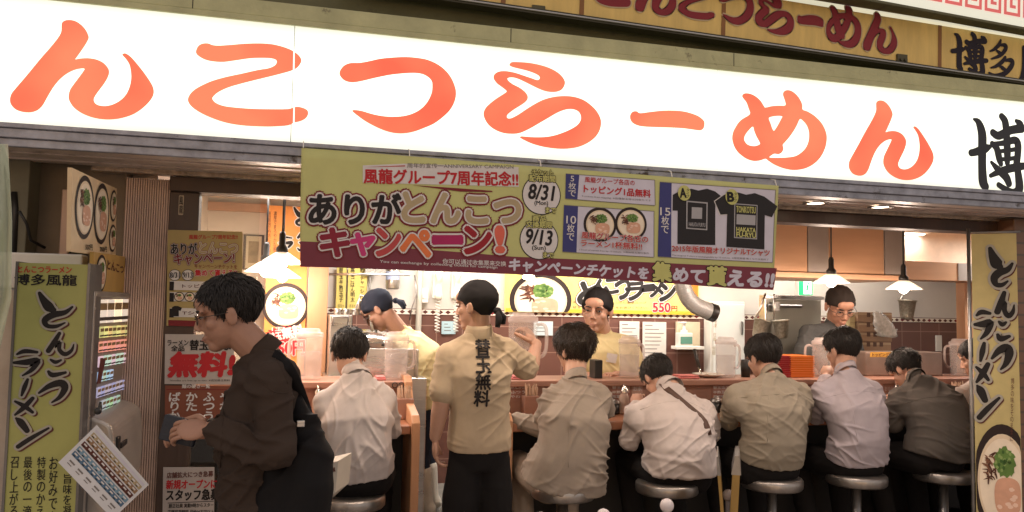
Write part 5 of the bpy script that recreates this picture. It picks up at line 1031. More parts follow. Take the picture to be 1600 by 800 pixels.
# ------------------------------------------------------------------ counters
ZT, ZH = .935, 1.127
def counter(name, lab, x0, x1, endL=False, endR=False):
    t = thing(name, lab, 'counter', ((x0+x1)/2, 4.3, 0), 'ramen counters')
    bm = B(); box(bm, x0, x1, 4.10, 4.47, ZT-.045, ZT); emit(bm, 'table_top', MT['woodh'], t, bevel=.006)
    bm = B(); box(bm, x0+.002, x1-.002, 4.474, 4.50, ZT-.3, ZH-.036); emit(bm, 'riser_panel', MT['woodf'], t)
    bm = B(); box(bm, x0-.01, x1+.01, 4.44, 4.80, ZH-.034, ZH); emit(bm, 'shelf', MT['woodf'], t, bevel=.005)
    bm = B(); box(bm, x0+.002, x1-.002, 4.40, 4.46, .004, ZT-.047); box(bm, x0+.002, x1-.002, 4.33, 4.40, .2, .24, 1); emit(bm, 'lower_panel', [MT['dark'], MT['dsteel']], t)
    for e, x in ((endL, x0), (endR, x1)):
        if e:
            pr = catmull([(4.08, .0), (4.08, ZT+.015), (4.12, ZT+.05), (4.34, ZT+.09), (4.40, ZT+.15), (4.41, ZH+.0), (4.45, ZH+.03), (4.82, ZH+.03), (4.82, 0)], 1)
            s_ = .045*(1 if x == x1 else -1); bm = B(); A = [bm.verts.new((x+.002*(1 if s_ > 0 else -1), y, max(z, .004))) for y, z in pr]; C = [bm.verts.new((x+s_, y, max(z, .004))) for y, z in pr]; bm.faces.new(A); bm.faces.new(C[::-1])
            for i in range(len(pr)): bm.faces.new((A[i], C[i], C[(i+1) % len(pr)], A[(i+1) % len(pr)]))
            emit(bm, 'end_panel', MT['wood'], t, bevel=.005)
xc0 = P(642, 640, 4.12).x; xc1 = P(800, 640, 4.12).x
counter('ramen_counter', 'short wooden ramen counter with raised shelf and end panel at the left', -.6, xc0, endR=True)
counter('ramen_counter', 'long wooden ramen counter with raised shelf running to the right', xc1, 6.2, endL=True)
bm = B(); a = P(795, 700, 4.7); box(bm, xc1+.0, 6.2, 4.86, 5.2, .004, .92); tag(emit(bm, 'prep_bench', MT['steel'], bevel=.004), 'long steel kitchen bench behind the right counter', 'bench')
# steel splash screen on the left counter
bm = B(); a, b_, z0, z1 = wallpx(566, 545, 647, 596, 4.72); box(bm, a, b_, 4.72, 4.735, ZH+.001, z1); box(bm, b_+.001, b_+.012, 4.62, 4.74, ZH+.001, z1, 0); tag(emit(bm, 'steel_screen', MT['steel'], bevel=.002), 'low brushed steel screen on the left counter shelf before the cook', 'screen')
# steel box on the right
SX = thing('steel_box', 'wide low steel box with a yellow label on the right counter shelf', 'steel box', P(1390, 596, 4.8)); a, b_, z0, z1 = wallpx(1338, 549, 1456, 596, 4.72); bm = B(); box(bm, a, b_, 4.62, 4.795, ZH+.001, z1); emit(bm, 'box', mat('warm_steel', (.33, .25, .21), .4, .6, .15), SX, bevel=.008)
yp = Panel((0, 4.6195, 0), (0, -1, 0), (1, 0, 0)); yp.poly([(1360, 550), (1397, 550), (1398, 558), (1359, 558)], INK['gold'], .4); yp.text('トッピング札', (1363, 554.2), (1394, 554.2), 5.5, INK['brown'], 1.2, .03); yp.done('label_plate', SX)
# trays
def stack(u0, u1, v0, v1, n, Y, col, name, lab, grp):
    a, b_, z0, z1 = wallpx(u0, v0, u1, v1, Y); h = (z1-(ZH+.001))/n; rd = random.Random(n)
    for i in range(n):
        dx = rd.uniform(-.004, .004); bm = B(); z = ZH+.001+i*h; box(bm, a+dx, b_+dx, Y, Y+.20, z+.0005, z+h*.55); box(bm, a+dx-.006, b_+dx+.006, Y-.006, Y+.206, z+h*.55, z+h*.92)
        tag(emit(bm, name, col, bevel=.001), lab % ('topmost' if i == n-1 else 'lowest' if i == 0 else 'number %d from the top' % (n-i)), 'tray', grp)
redl = mat('red_lacquer', (.36, .03, .035), .3, 0, .1); orl = mat('orange_lacquer', (.72, .20, .035), .35, 0, .08)
stack(1219, 1234, 556, 592, 11, 4.55, redl, 'red_tray', 'thin red tray beside the orange trays, %s', 'red trays'); stack(1236, 1271, 556, 592, 12, 4.55, orl, 'orange_tray', 'thin orange tray in the pile on the counter shelf, %s', 'orange trays')
# pitchers
def plastic_mat():
    m = bpy.data.materials.new('cloudy_plastic'); m.use_nodes = True; N = m.node_tree.nodes; L = m.node_tree.links; b = N['Principled BSDF']
    b.inputs['Base Color'].default_value = (.80, .72, .68, 1); b.inputs['Roughness'].default_value = .25; b.inputs['Alpha'].default_value = .17; b.inputs['Transmission Weight'].default_value = 0; return m
PM = plastic_mat(); LM = mat('cloudy_lid', (.78, .66, .62), .3, 0, .05, alpha=.38)
WM = mat('iced_water', (.66, .60, .58), .12, 0, .35, 40, alpha=.22)
def pitcher():
    t = thing('water_pitcher', 'x', 'pitcher', (0, 0, 0), 'clear plastic water pitchers'); bm = B()
    lathe(bm, (0, 0, 0), [(0, .003), (.055, .0), (.060, .006), (.062, .03), (.066, .21), (.0665, .222), (.063, .222), (.059, .03), (.055, .012), (0, .010)], 32); emit(bm, 'jug', PM, t, True)
    bm = B(); lathe(bm, (0, 0, 0), [(.0, .0125), (.0575, .013), (.060, .14), (0, .142)], 28); emit(bm, 'water', WM, t, True)
    bm = B(); lathe(bm, (0, 0, .223), [(.0675, -.012), (.069, -.010), (.069, .008), (.060, .016), (.052, .018), (.050, .030), (.044, .034), (0, .034)], 32); emit(bm, 'lid', LM, t, True)
    bm = B(); tube(bm, catmull([(.064, 0, .20), (.085, 0, .205), (.104, 0, .19), (.108, 0, .14), (.104, 0, .085), (.088, 0, .06), (.063, 0, .058)], 4, False), .0085, 10); emit(bm, 'handle', LM, t, True)
    return t
PI = pitcher(); first = True
PIT = []
for u, vb, Y, rz, s_, lab in ((482, 597, 4.60, 2.8, 1.1, 'cloudy water pitcher on the left counter beside the tall ramen poster'), (618, 597, 4.56, .3, 1.05, 'clear water pitcher at the right end of the left counter'), (983, 597, 4.6, .2, 1, 'water pitcher on the shelf in front of the yellow shirted cook'), (1134, 594, 4.6, .1, 1, 'water pitcher on the shelf before the white cabinet'), (1285, 592, 4.62, 2.6, 1, 'water pitcher half hidden behind the lavender shirted diner\'s head'), (1500, 590, 4.66, 2.9, 1, 'water pitcher at the right end of the shelf near the yellow banner')):
    p = P(u, vb, Y); p.z = ZH+.001
    t = PI if first else copy_thing(PI, p, lab); first = False
    t.location = p; t['label'] = lab; t.rotation_euler = (0, 0, rz); t.scale = (s_, s_, s_); PIT.append(t)
# white dish, folded cloths, cups, tags, bottles
DI = thing('serving_dish', 'flat white dish with a ladle on the shelf before the white cabinet', 'dish', P(1107, 592, 4.6)); c_ = P(1107, 590, 4.62); c_.z = ZH+.001; bm = B(); lathe(bm, c_, [(0, .004), (.05, 0), (.06, .004), (.10, .018), (.102, .022), (.095, .02), (.05, .008), (0, .008)], 36); emit(bm, 'dish', mat('white_ceramic', (.70, .62, .54), .2, 0, .04), DI, True)
LD = thing('ladle', 'steel ladle with a black grip standing on the dish by the soap pump', 'ladle', c_); bm = B(); a = P(1097, 589, 4.66); tube(bm, [a, P(1092, 573, 4.7)], .006, 8); tube(bm, [a, a+Vector((.03, 0, -.008)), a+Vector((.06, 0, -.004))], [.012, .03, .02], 12); emit(bm, 'bowl', MT['chrome'], LD, True); bm = B(); tube(bm, [P(1092, 573, 4.7), P(1085, 546, 4.76)], .011, 10); emit(bm, 'grip', MT['black'], LD, True)
pinkc = mat('pink_cloth', (.60, .20, .19), .9, 0, .1, 8, .4, 60)
for u0, u1, v, lab in ((796, 824, 593, 'folded pink cloth on the shelf behind the lifted arm'), (1056, 1088, 594, 'folded pink cloth left of the white dish'), (585, 602, 596, 'small pink cloth beside the right pitcher of the left counter')):
    a, b_ = P(u0, v, 4.55).x, P(u1, v, 4.55).x; bm = B(); box(bm, a, b_, 4.50, 4.62, ZH+.001, ZH+.012); box(bm, a+.008, b_-.004, 4.505, 4.615, ZH+.0125, ZH+.022); tag(emit(bm, 'folded_cloth', pinkc, bevel=.005), lab, 'cloth', 'folded pink cloths')
tg = mat('tag_wood', (.34, .15, .11), .5); 
YTg = 4.4735
for u0, u1, rows_, lab in ((796, 822, ('めんかた', 'ふつう', 'やわめ'), 'wooden menu tag on the riser beside the waiter'), (954, 985, ('替玉追加', '半熟玉子', '高菜明太'), 'wooden menu tag on the riser behind the beige jacketed diner'), (987, 1004, ('お水', 'どうぞ'), 'pale menu tag on the riser left of the strapped diner'), (1112, 1140, ('替玉追加', '半熟玉子', '高菜明太'), 'wooden menu tag on the riser between the strapped and the tan shirted diner'), (1248, 1274, ('めんかた', 'ふつう', 'やわめ'), 'wooden menu tag below the orange trays'), (1380, 1398, ('お会計', '食券機'), 'pale menu tag below the steel box')):
    p = Panel((0, YTg-.004, 0), (0, -1, 0), (1, 0, 0)); a, b_, z0, z1 = wallpx(u0, 602, u1, 623, YTg); t = thing('menu_tag', lab, 'menu tag', ((a+b_)/2, YTg, z0), 'menu tags along the counter riser'); bm = B(); box(bm, a, b_, YTg-.003, YTg, z0, z1); emit(bm, 'plate', tg if len(rows_) > 2 else mat('pale_tag', (.46, .28, .22), .5), t)
    for i, r in enumerate(rows_): zz = z1-(i+.5)*(z1-z0)/len(rows_); p.place_text(text_mesh(r), a+.008, zz, b_-.008, zz, (z1-z0)/len(rows_)*.66, INK['white'], 1, .02)
    p.done('lettering', t)
def on_table(u, Y): p = P(u, 640, Y); p.z = ZT+.001; return p
def bottle(u, Y, lab):
    p = on_table(u, Y); t = thing('sauce_bottle', lab, 'bottle', p, 'sauce bottles'); bm = B(); lathe(bm, p, [(0, 0), (.03, 0), (.032, .005), (.032, .09), (.022, .115), (.018, .12), (0, .12)], 24); emit(bm, 'glass', mat('bottle_glass', (.55, .40, .33), .15, 0, .2, 8, alpha=.8), t, True); bm = B(); lathe(bm, p+Vector((0, 0, .1205)), [(.020, 0), (.021, .02), (.008, .035), (.006, .05), (0, .052)], 20); emit(bm, 'cap', MT['chrome'], t, True)
def jar(u, Y, lab):
    p = on_table(u, Y); t = thing('condiment_jar', lab, 'jar', p, 'condiment jars'); bm = B(); lathe(bm, p, [(0, 0), (.036, 0), (.04, .01), (.04, .06), (0, .062)], 24); emit(bm, 'jar', MT['black'], t, True); bm = B(); lathe(bm, p+Vector((0, 0, .0625)), [(.042, 0), (.042, .01), (.03, .02), (.008, .024), (.008, .034), (0, .036)], 24); emit(bm, 'lid', MT['dsteel'], t, True)
def chopsticks(u, Y, lab):
    p = on_table(u, Y); t = thing('chopstick_holder', lab, 'chopsticks', p, 'chopstick holders'); bm = B(); box(bm, p.x-.045, p.x+.045, p.y-.04, p.y+.04, p.z, p.z+.11); emit(bm, 'box', MT['woodf'], t, bevel=.004); bm = B(); rd = random.Random(int(u))
    for i in range(24): x, y = p.x+rd.uniform(-.038, .038), p.y+rd.uniform(-.03, .03); tube(bm, [(x, y, p.z+.111), (x+rd.uniform(-.006, .006), y, p.z+.16+rd.uniform(-.01, .02))], .0035, 5)
    o = emit(bm, 'chopsticks', mat('pale_chopstick', (.60, .42, .30), .6), t); o['kind'] = 'stuff'
for u, Y, lab in ((975, 4.40, 'amber sauce bottle with steel cap left of the strapped diner'), (1292, 4.42, 'sauce bottle between the lavender shirted diner and the orange trays'), (1402, 4.42, 'sauce bottle behind the dark jacketed diner'), (496, 4.44, 'sauce bottle behind the white shirted diner at the left')): bottle(u, Y, lab)
for u, Y, lab in ((957, 4.40, 'black condiment jar beside the amber bottle'), (630, 4.40, 'black condiment jar at the end of the left counter'), (1120, 4.40, 'black condiment jar between the strapped and tan shirted diners'), (1268, 4.40, 'black condiment jar left of the lavender shirted diner')): jar(u, Y, lab)
for u, Y, lab in ((828, 4.42, 'wooden chopstick holder beside the beige jacketed diner'), (632, 4.36, 'wooden chopstick holder at the end of the left counter'), (506, 4.66, 'chopstick holder on the left counter behind the white shirted diner'), (1496, 4.40, 'chopstick holder near the yellow banner flag')): chopsticks(u, Y, lab)
bm = B(); a, b_, z0, z1 = wallpx(926, 562, 938, 594, 4.6); box(bm, a, b_, 4.56, 4.66, ZH+.001, z1); tag(emit(bm, 'black_box', MT['black'], bevel=.004), 'small black box on the shelf at the yellow shirted cook\'s hand', 'box')
bm = B(); p = P(1165, 596, 4.62); p.z = ZH+.001; lathe(bm, p, [(0, 0), (.028, 0), (.034, .11), (.030, .11), (.025, .01), (0, .01)], 24); tag(emit(bm, 'black_cup', MT['black'], None, True), 'tall black cup on the shelf left of the tan shirted diner\'s head', 'cup')
bm = B(); p = P(622, 601, 4.43)
for dx in (-.018, .018): lathe(bm, (p.x+dx, 4.425, ZH-.018), [(.012, 0), (.016, .0), (.016, .008), (.012, .008), (.012, 0)], 18, axis=(0, 1, 0))
tag(emit(bm, 'hook_pair', MT['black'], None, True), 'pair of small black rings on the end of the left shelf edge', 'rings')
def bowl(u, Y, lab, v=640):
    p = on_table(u, Y); t = thing('ramen_bowl', lab, 'bowl', p, 'ramen bowls in front of the diners'); bm = B(); lathe(bm, p, [(0, .0), (.045, 0), (.05, .012), (.085, .05), (.098, .078), (.094, .078), (.08, .05), (.04, .016), (0, .016)], 36); emit(bm, 'bowl', mat('black_bowl', (.03, .02, .018), .2, 0, .1), t, True); bm = B(); lathe(bm, p, [(0, .064), (.088, .064)], 30); emit(bm, 'soup', mat('milky_soup', (.52, .40, .28), .25, 0, .15, 20), t)
for u, Y, lab in ((548, 4.30, 'ramen bowl in front of the white shirted diner at the left'), (880, 4.30, 'ramen bowl in front of the beige jacketed diner'), (1060, 4.30, 'ramen bowl in front of the strapped diner'), (1215, 4.30, 'ramen bowl in front of the tan shirted diner'), (1335, 4.30, 'ramen bowl in front of the lavender shirted diner'), (1425, 4.30, 'ramen bowl in front of the dark jacketed diner')): bowl(u, Y, lab)
# ------------------------------------------------------------------ stools
def stool():
    t = thing('counter_stool', 'x', 'stool', (0, 0, 0), 'round steel topped counter stools'); zs = .652
    bm = B(); lathe(bm, (0, 0, zs), [(0, .0), (.13, .0), (.156, -.003), (.164, -.012), (.165, -.03), (.163, -.052), (.156, -.06), (0, -.062)], 44); emit(bm, 'seat', mat('worn_steel_seat', (.34, .31, .285), .38, .9, .2, 14, .15, 60), t, True)
    bm = B(); lathe(bm, (0, 0, 0), [(0, .005), (.155, .005), (.16, .01), (.15, .02), (.05, .035), (.03, .05), (.026, .07), (.026, zs-.064), (0, zs-.064)], 32); emit(bm, 'pedestal', MT['dsteel'], t, True)
    bm = B(); tube(bm, [(.12*math.cos(i*math.pi/12), .12*math.sin(i*math.pi/12), .24) for i in range(25)], .009, 8); 
    for a_ in (0, 2.09, 4.19): tube(bm, [(.12*math.cos(a_), .12*math.sin(a_), .24), (.02*math.cos(a_), .02*math.sin(a_), .24)], .007, 8)
    emit(bm, 'foot_ring', MT['dsteel'], t, True); return t
ST = stool(); YST = 3.9
STX = {}
for i, (k, u, lab) in enumerate((('s1', 548, 'steel topped stool under the white shirted diner at the left'), ('s2', 880, 'steel topped stool under the hem of the beige jacket'), ('s3', 1042, 'steel topped stool under the diner with the brown strap'), ('s4', 1206, 'steel topped stool under the tan shirted diner'), ('s5', 1338, 'steel topped stool under the lavender shirted diner'), ('s6', 1474, 'steel topped stool under the dark jacketed diner'))):
    p = P(u, 760, YST); p.z = 0; t = ST if i == 0 else copy_thing(ST, p, lab); t.location = p; t['label'] = lab; STX[k] = p
# ------------------------------------------------------------------ things at the lower edge
wb = mat('white_knob', (.62, .56, .56), .35, 0, .05)
for u, v, Y, r, lab in ((1042, 790, 3.2, .030, 'white round topped post in front of the strapped diner\'s stool'), (943, 806, 3.2, .030, 'white round topped post at the bottom edge left of the strapped diner\'s stool'), (1138, 774, 3.45, .028, 'white round topped post between the legs of the striped barrier'), (845, 811, 3.2, .029, 'white round topped post at the bottom edge under the beige jacket')):
    p = P(u, v, Y); t = thing('barrier_post', lab, 'post', (p.x, p.y, 0), 'white round topped barrier posts'); bm = B(); ball(bm, p, r, 20); emit(bm, 'knob', wb, t, True); bm = B(); lathe(bm, (p.x, p.y, 0), [(0, 0), (.09, 0), (.09, .015), (.014, .03), (.013, p.z-r*.8), (0, p.z-r*.8)], 20); emit(bm, 'stem', wb, t, True)
BR_ = thing('folding_sign', 'folded A frame sign seen edge on, yellow with black writing', 'folding sign', P(1138, 800, 3.35).xy.to_3d()); bp2 = None
for (u0, v0, u1, v1, w_) in ((1121, 714, 1131, 830, .009), (1152, 713, 1145, 830, .022)):
    a, b_ = P(u0, v0, 3.35), P(u1, v1, 3.35); d = (b_-a).normalized(); b_ = a+d*(a.z/-d.z*.98); bm = B(); y = Vector((a.x, a.y, 0)).normalized(); x = Vector((y.y, -y.x, 0))
    for s0, s1, mi in ((0, .10, 1), (.1005, 1, 0)):
        p0 = a+(b_-a)*s0; p1 = a+(b_-a)*s1; k0 = .45 if s0 == 0 else .75; vs = []
        for p, kk in ((p0, k0), (p1, 1)):
            for sx, sy in ((-1, 0), (1, 0), (1, 1), (-1, 1)): vs.append(bm.verts.new(p+x*(w_*kk*sx)+y*(.30*sy)))
        for f in ((0, 1, 2, 3), (4, 7, 6, 5), (0, 4, 5, 1), (1, 5, 6, 2), (2, 6, 7, 3), (3, 7, 4, 0)): bm.faces.new([vs[i] for i in f]).material_index = mi
    emit(bm, 'board', [paint('barrier_yellow', 150, 120, 66), MT['dsteel']], BR_)
    if w_ > .015:
        bm = B()
        for i in range(6): p = a+(b_-a)*(.16+i*.085); q = x*(w_*.25); 
        p_ = Panel(a-y*.001, -y, x)
        for i, ch in enumerate('足元注意段差有'):
            p = a+(b_-a)*(.16+i*.075)-p_.o; p_.place_text(text_mesh(ch), p.dot(p_.r)-.004, p.dot(p_.u), p.dot(p_.r)+.016, p.dot(p_.u), .03, INK['black'], 1, .03)
        p_.done('lettering', BR_); bm.free()
# white bag with red print
SBg = thing('paper_bag', 'white paper box with red print hanging behind the jacketed man', 'box', P(505, 760, 3.35)); q = [(497, 727), (529, 720), (524, 770), (484, 806)]; pg = Panel((0, 3.3, 0), (0, -1, 0), (1, 0, 0)); uv = [pg.uv(*c_) for c_ in q]
bm = B(); f = [bm.verts.new((a, 3.301, z)) for a, z in uv]; g = [bm.verts.new((a+.06, 3.42, z+.01)) for a, z in uv]; bm.faces.new(f); bm.faces.new(g[::-1])
for i in range(4): bm.faces.new((f[i], g[i], g[(i+1) % 4], f[(i+1) % 4]))
emit(bm, 'box', paint('bag_white', 190, 180, 165), SBg, bevel=.002); pg.poly([(508, 748), (515, 742), (521, 752), (512, 760)], INK['red'], 1); pg.poly([(506, 765), (511, 760), (514, 768), (508, 774)], INK['white'], 1); pg.text('風龍', (500, 738), (524, 733), 7, INK['brown'], 1, .03); pg.done('print', SBg)
# ------------------------------------------------------------------ people
from mathutils.bvhtree import BVHTree
SK = mat('skin', (.50, .285, .20), .5, 0, .08, 12, .08, 120, sub=.08); SKD = mat('skin_tan', (.40, .215, .145), .5, 0, .08, 12, .08, 120, sub=.08)
HAIR = mat('black_hair', (.016, .012, .010), .55, 0, .3, 40, .3, 220, (1, 1, .15)); EYEM = mat('dark_eye', (.015, .01, .008), .2, var=0); EYEW = mat('eye_white', (.34, .27, .23), .3, var=0); LIP = mat('lip', (.38, .16, .13), .5)
BOOT = mat('white_rubber_boot', (.62, .58, .50), .4, 0, .12, 8, .1, 30); SHOE = mat('black_shoe', (.02, .018, .017), .4); TRO = cloth('black_trousers', (.011, .0095, .0095)); NAVY = cloth('navy_cloth', (.018, .022, .036)); BLKC = cloth('black_bandana', (.014, .013, .014))
def capsule(bm, p0, r0, p1, r1, n=14):
    p0, p1 = Vector(p0), Vector(p1); ball(bm, p0, r0, n); ball(bm, p1, r1, n); tube(bm, [p0, (p0+p1)/2, p1], [r0, (r0+r1)/2, r1], n)
def chain(bm, pts, n=14):
    for (a, ra), (b, rb_) in zip(pts, pts[1:]): capsule(bm, a, ra, b, rb_, n)
def loft(bm, rings, n=24, power=2.4):
    """rings = (centre, right, front, half width, half depth): a closed body of superellipses"""
    R = []
    for c, r, f, a, b in rings:
        row = []
        for k in range(n):
            t = 2*math.pi*k/n; ct, st = math.cos(t), math.sin(t); e = 2/power
            row.append(bm.verts.new(c+r*(a*math.copysign(abs(ct)**e, ct))+f*(b*math.copysign(abs(st)**e, st))))
        R.append(row)
    for a, b in zip(R, R[1:]):
        for k in range(n): bm.faces.new((a[k], a[(k+1) % n], b[(k+1) % n], b[k]))
    bm.faces.new(R[0][::-1]); bm.faces.new(R[-1])
def remesh(bm, voxel, smooth=4, factor=.5):
    me = bpy.data.meshes.new('rm'); bmesh.ops.recalc_face_normals(bm, faces=bm.faces[:]); bm.to_mesh(me); bm.free(); o = bpy.data.objects.new('rm', me); COL.objects.link(o)
    m = o.modifiers.new('r', 'REMESH'); m.mode = 'VOXEL'; m.voxel_size = voxel
    s = o.modifiers.new('s', 'SMOOTH'); s.iterations = smooth; s.factor = factor
    dg = bpy.context.evaluated_depsgraph_get(); dg.update(); res = bpy.data.meshes.new_from_object(o.evaluated_get(dg)); bpy.data.objects.remove(o); bpy.data.meshes.remove(me)
    return res
def wrinkle(me, amp, seed, dirs, freq=11, keep=None):
    """pulled folds: ridged waves across the given directions, fading in and out"""
    off = Vector((seed*3.1, seed*1.7, seed*.9)); cos = []
    fr_ = []
    for d in dirs:
        d = Vector(d).normalized(); e = d.cross(Vector((0, 1, .01))).normalized(); fr_.append((d, e, d.cross(e)))
    for v in me.vertices:
        p = v.co; n = v.normal; h = 0; w = noise.noise_vector(p*3.5+off)*.35
        for i, (d, e, g) in enumerate(fr_):
            q = Vector((p.dot(d)*freq*1.0+w.x*2.2, p.dot(e)*freq*.24+w.y, p.dot(g)*freq*.24))+off*(i+1)
            r = max(0, 1-abs(noise.noise(q))*3.6); m = min(1, max(0, noise.noise(p*3.6+off*(i+2))*1.6+.35)); h += r*r*m*1.5
        h += .45*noise.noise(p*6+off)+.05*noise.noise(p*30+off)
        k = keep(p) if keep else 1
        cos.append(p+n*(h*amp*k))
    for v, c in zip(me.vertices, cos): v.co = c
def finish(me, name, m, parent, smooth=True):
    me.materials.clear(); me.materials.append(m); me.name = name; return mesh_obj(name, me, parent, smooth)
def head_M(H, yaw, pitch, roll=0, s=1):
    return Matrix.Translation(H) @ Matrix.Rotation(R_(yaw), 4, 'Z') @ Matrix.Rotation(R_(pitch), 4, 'X') @ Matrix.Rotation(R_(roll), 4, 'Y') @ Matrix.Scale(s, 4)
def ell(bm, M, c, r, n=18): ball(bm, (0, 0, 0), 1, n, M=M @ Matrix.Translation(c) @ Matrix.Diagonal((*r, 1)))
def mcap(bm, M, p0, r0, p1, r1, s=1): capsule(bm, M @ Vector(p0), r0*s, M @ Vector(p1), r1*s, 10)
def head_prims(bm, M, s):
    ell(bm, M, (0, -.012, .032), (.073, .093, .082)); ell(bm, M, (0, .022, -.035), (.060, .066, .072)); ell(bm, M, (0, .058, -.092), (.026, .026, .022)); ell(bm, M, (0, .03, -.07), (.046, .045, .04))
    for x in (-1, 1):
        ell(bm, M, (x*.040, .052, -.022), (.023, .024, .022), 12); ell(bm, M, (x*.075, -.008, -.012), (.010, .019, .031), 12); ell(bm, M, (x*.079, -.013, .0), (.008, .012, .018), 10); ell(bm, M, (x*.012, .097, -.034), (.008, .009, .007), 10); ell(bm, M, (x*.031, .074, .022), (.024, .014, .009), 12)
    mcap(bm, M, (0, .084, .014), .0085, (0, .103, -.026), .0115, s); ell(bm, M, (0, .086, -.062), (.022, .011, .0065), 12); ell(bm, M, (0, .083, -.074), (.018, .011, .007), 12); ell(bm, M, (0, .075, .045), (.05, .022, .03), 14)
def face_parts(M, t, s, glasses=None, brow=HAIR, beard=False):
    for x in (-1, 1):
        bm = B(); ell(bm, M, (x*.031, .0790, .003), (.0145, .008, .0046), 14); emit(bm, 'eye', EYEW, t, True)
        bm = B(); ell(bm, M, (x*.031, .0853, .003), (.0072, .0030, .0050), 12); tube(bm, [M @ Vector(p) for p in ((x*.0165, .086, .003), (x*.024, .0888, .0085), (x*.034, .0885, .0088), (x*.046, .080, .004))], .0016*s, 6); emit(bm, 'eyelid', EYEM, t, True)
        bm = B(); tube(bm, [M @ Vector(p) for p in ((x*.014, .090, .020), (x*.026, .092, .0255), (x*.040, .086, .025), (x*.052, .074, .018))], [.0022*s, .0036*s, .003*s, .001*s], 6); emit(bm, 'eyebrow', brow, t, True)
    bm = B(); tube(bm, [M @ Vector(p) for p in ((-.022, .087, -.068), (-.008, .0975, -.0675), (.008, .0975, -.0675), (.022, .087, -.068))], [.001*s, .0022*s, .0022*s, .001*s], 6); emit(bm, 'mouth', LIP, t, True)
    if glasses:
        bm = B()
        for x in (-1, 1):
            c = [(x*.033+.021*math.cos(a*math.pi/9), .100-.004*abs(math.cos(a*math.pi/9)), -.001+.016*math.sin(a*math.pi/9)) for a in range(19)]; tube(bm, [M @ Vector(p) for p in c], .0014*s, 6)
            tube(bm, [M @ Vector(p) for p in ((x*.054, .097, .004), (x*.076, .07, .004), (x*.082, .0, .002), (x*.082, -.02, -.01))], .0013*s, 6)
        tube(bm, [M @ Vector(p) for p in ((-.012, .101, .002), (0, .106, .004), (.012, .101, .002))], .0013*s, 6); emit(bm, 'glasses', glasses, t, True)
def hair_cap(M, t, s, seed, vol=1.0, back=-.068, front=.055, locks=1400, spiky=.5, side=-.006, m=None):
    """cap of hair with loose locks that break the outline"""
    rd = random.Random(seed); bm = B(); nu, nv = 40, 24; c = Vector((0, -.012, .030)); rr = (.082*vol, .103*vol, .092*vol); off = Vector((seed, seed*.7, 0))
    def low(az):   # lowest height of hair for an azimuth (0 = front)
        a = abs(az)
        return front if a < .75 else (front+(side-front)*(a-.75)/.45 if a < 1.2 else (side+.012*math.sin(a*3) if a < 1.9 else side+(back-side)*min(1, (a-1.9)/.6)))
    def surf(az, el, ext=0):
        d = Vector((math.sin(az)*math.cos(el), math.cos(az)*math.cos(el), math.sin(el))); q = 1+ext+.035*noise.noise(d*4+off)+.035*noise.noise(Vector((az*8, el*1.4, seed)))
        p = c+Vector((d.x*rr[0], d.y*rr[1], d.z*rr[2]))*q
        if d.z < 0: p = Vector((p.x*(1-.24*abs(d.z)), p.y*(1-.22*abs(d.z)) , p.z))
        return p
    rows = []
    for j in range(nv+1):
        row = []
        for i in range(nu):
            az = -math.pi+2*math.pi*i/nu; zl = low(az); el0 = math.asin(max(-.95, min(.9, (zl-c.z)/rr[2]))); el = math.pi/2+(el0-math.pi/2)*j/nv
            row.append(bm.verts.new(M @ surf(az, el)))
        rows.append(row)
    for a, b in zip(rows, rows[1:]):
        for i in range(nu): bm.faces.new((a[i], a[(i+1) % nu], b[(i+1) % nu], b[i]))
    bm.faces.new(rows[-1])
    for k in range(locks):
        az = rd.uniform(-math.pi, math.pi); zl = low(az); el0 = math.asin(max(-.95, min(.9, (zl-c.z)/rr[2]))); e1 = rd.uniform(el0-.05, 1.35); L = rd.uniform(.28, .62); pts = []; tw = rd.uniform(-.28, .28)*spiky; lift = rd.uniform(.0, .13)*spiky
        if e1 < el0+.35: L *= .6
        base_ = rd.choice((.005, .012, .02, .035, .05))*(.5+.5*spiky) if vol > .95 else .004
        for q in range(5):
            f = q/4; el = e1+L*.6*(1-f)-L*.4*f; pts.append(M @ surf(az+tw*f, min(1.5, max(el, el0-.16)), base_+lift*f*f+.02*f))
        w = rd.uniform(.0010, .0028)*s; tube(bm, pts, [w*.6, w, w, w*.7, w*.12], 4, cap=False)
    return emit(bm, 'hair', m or HAIR, t, True)
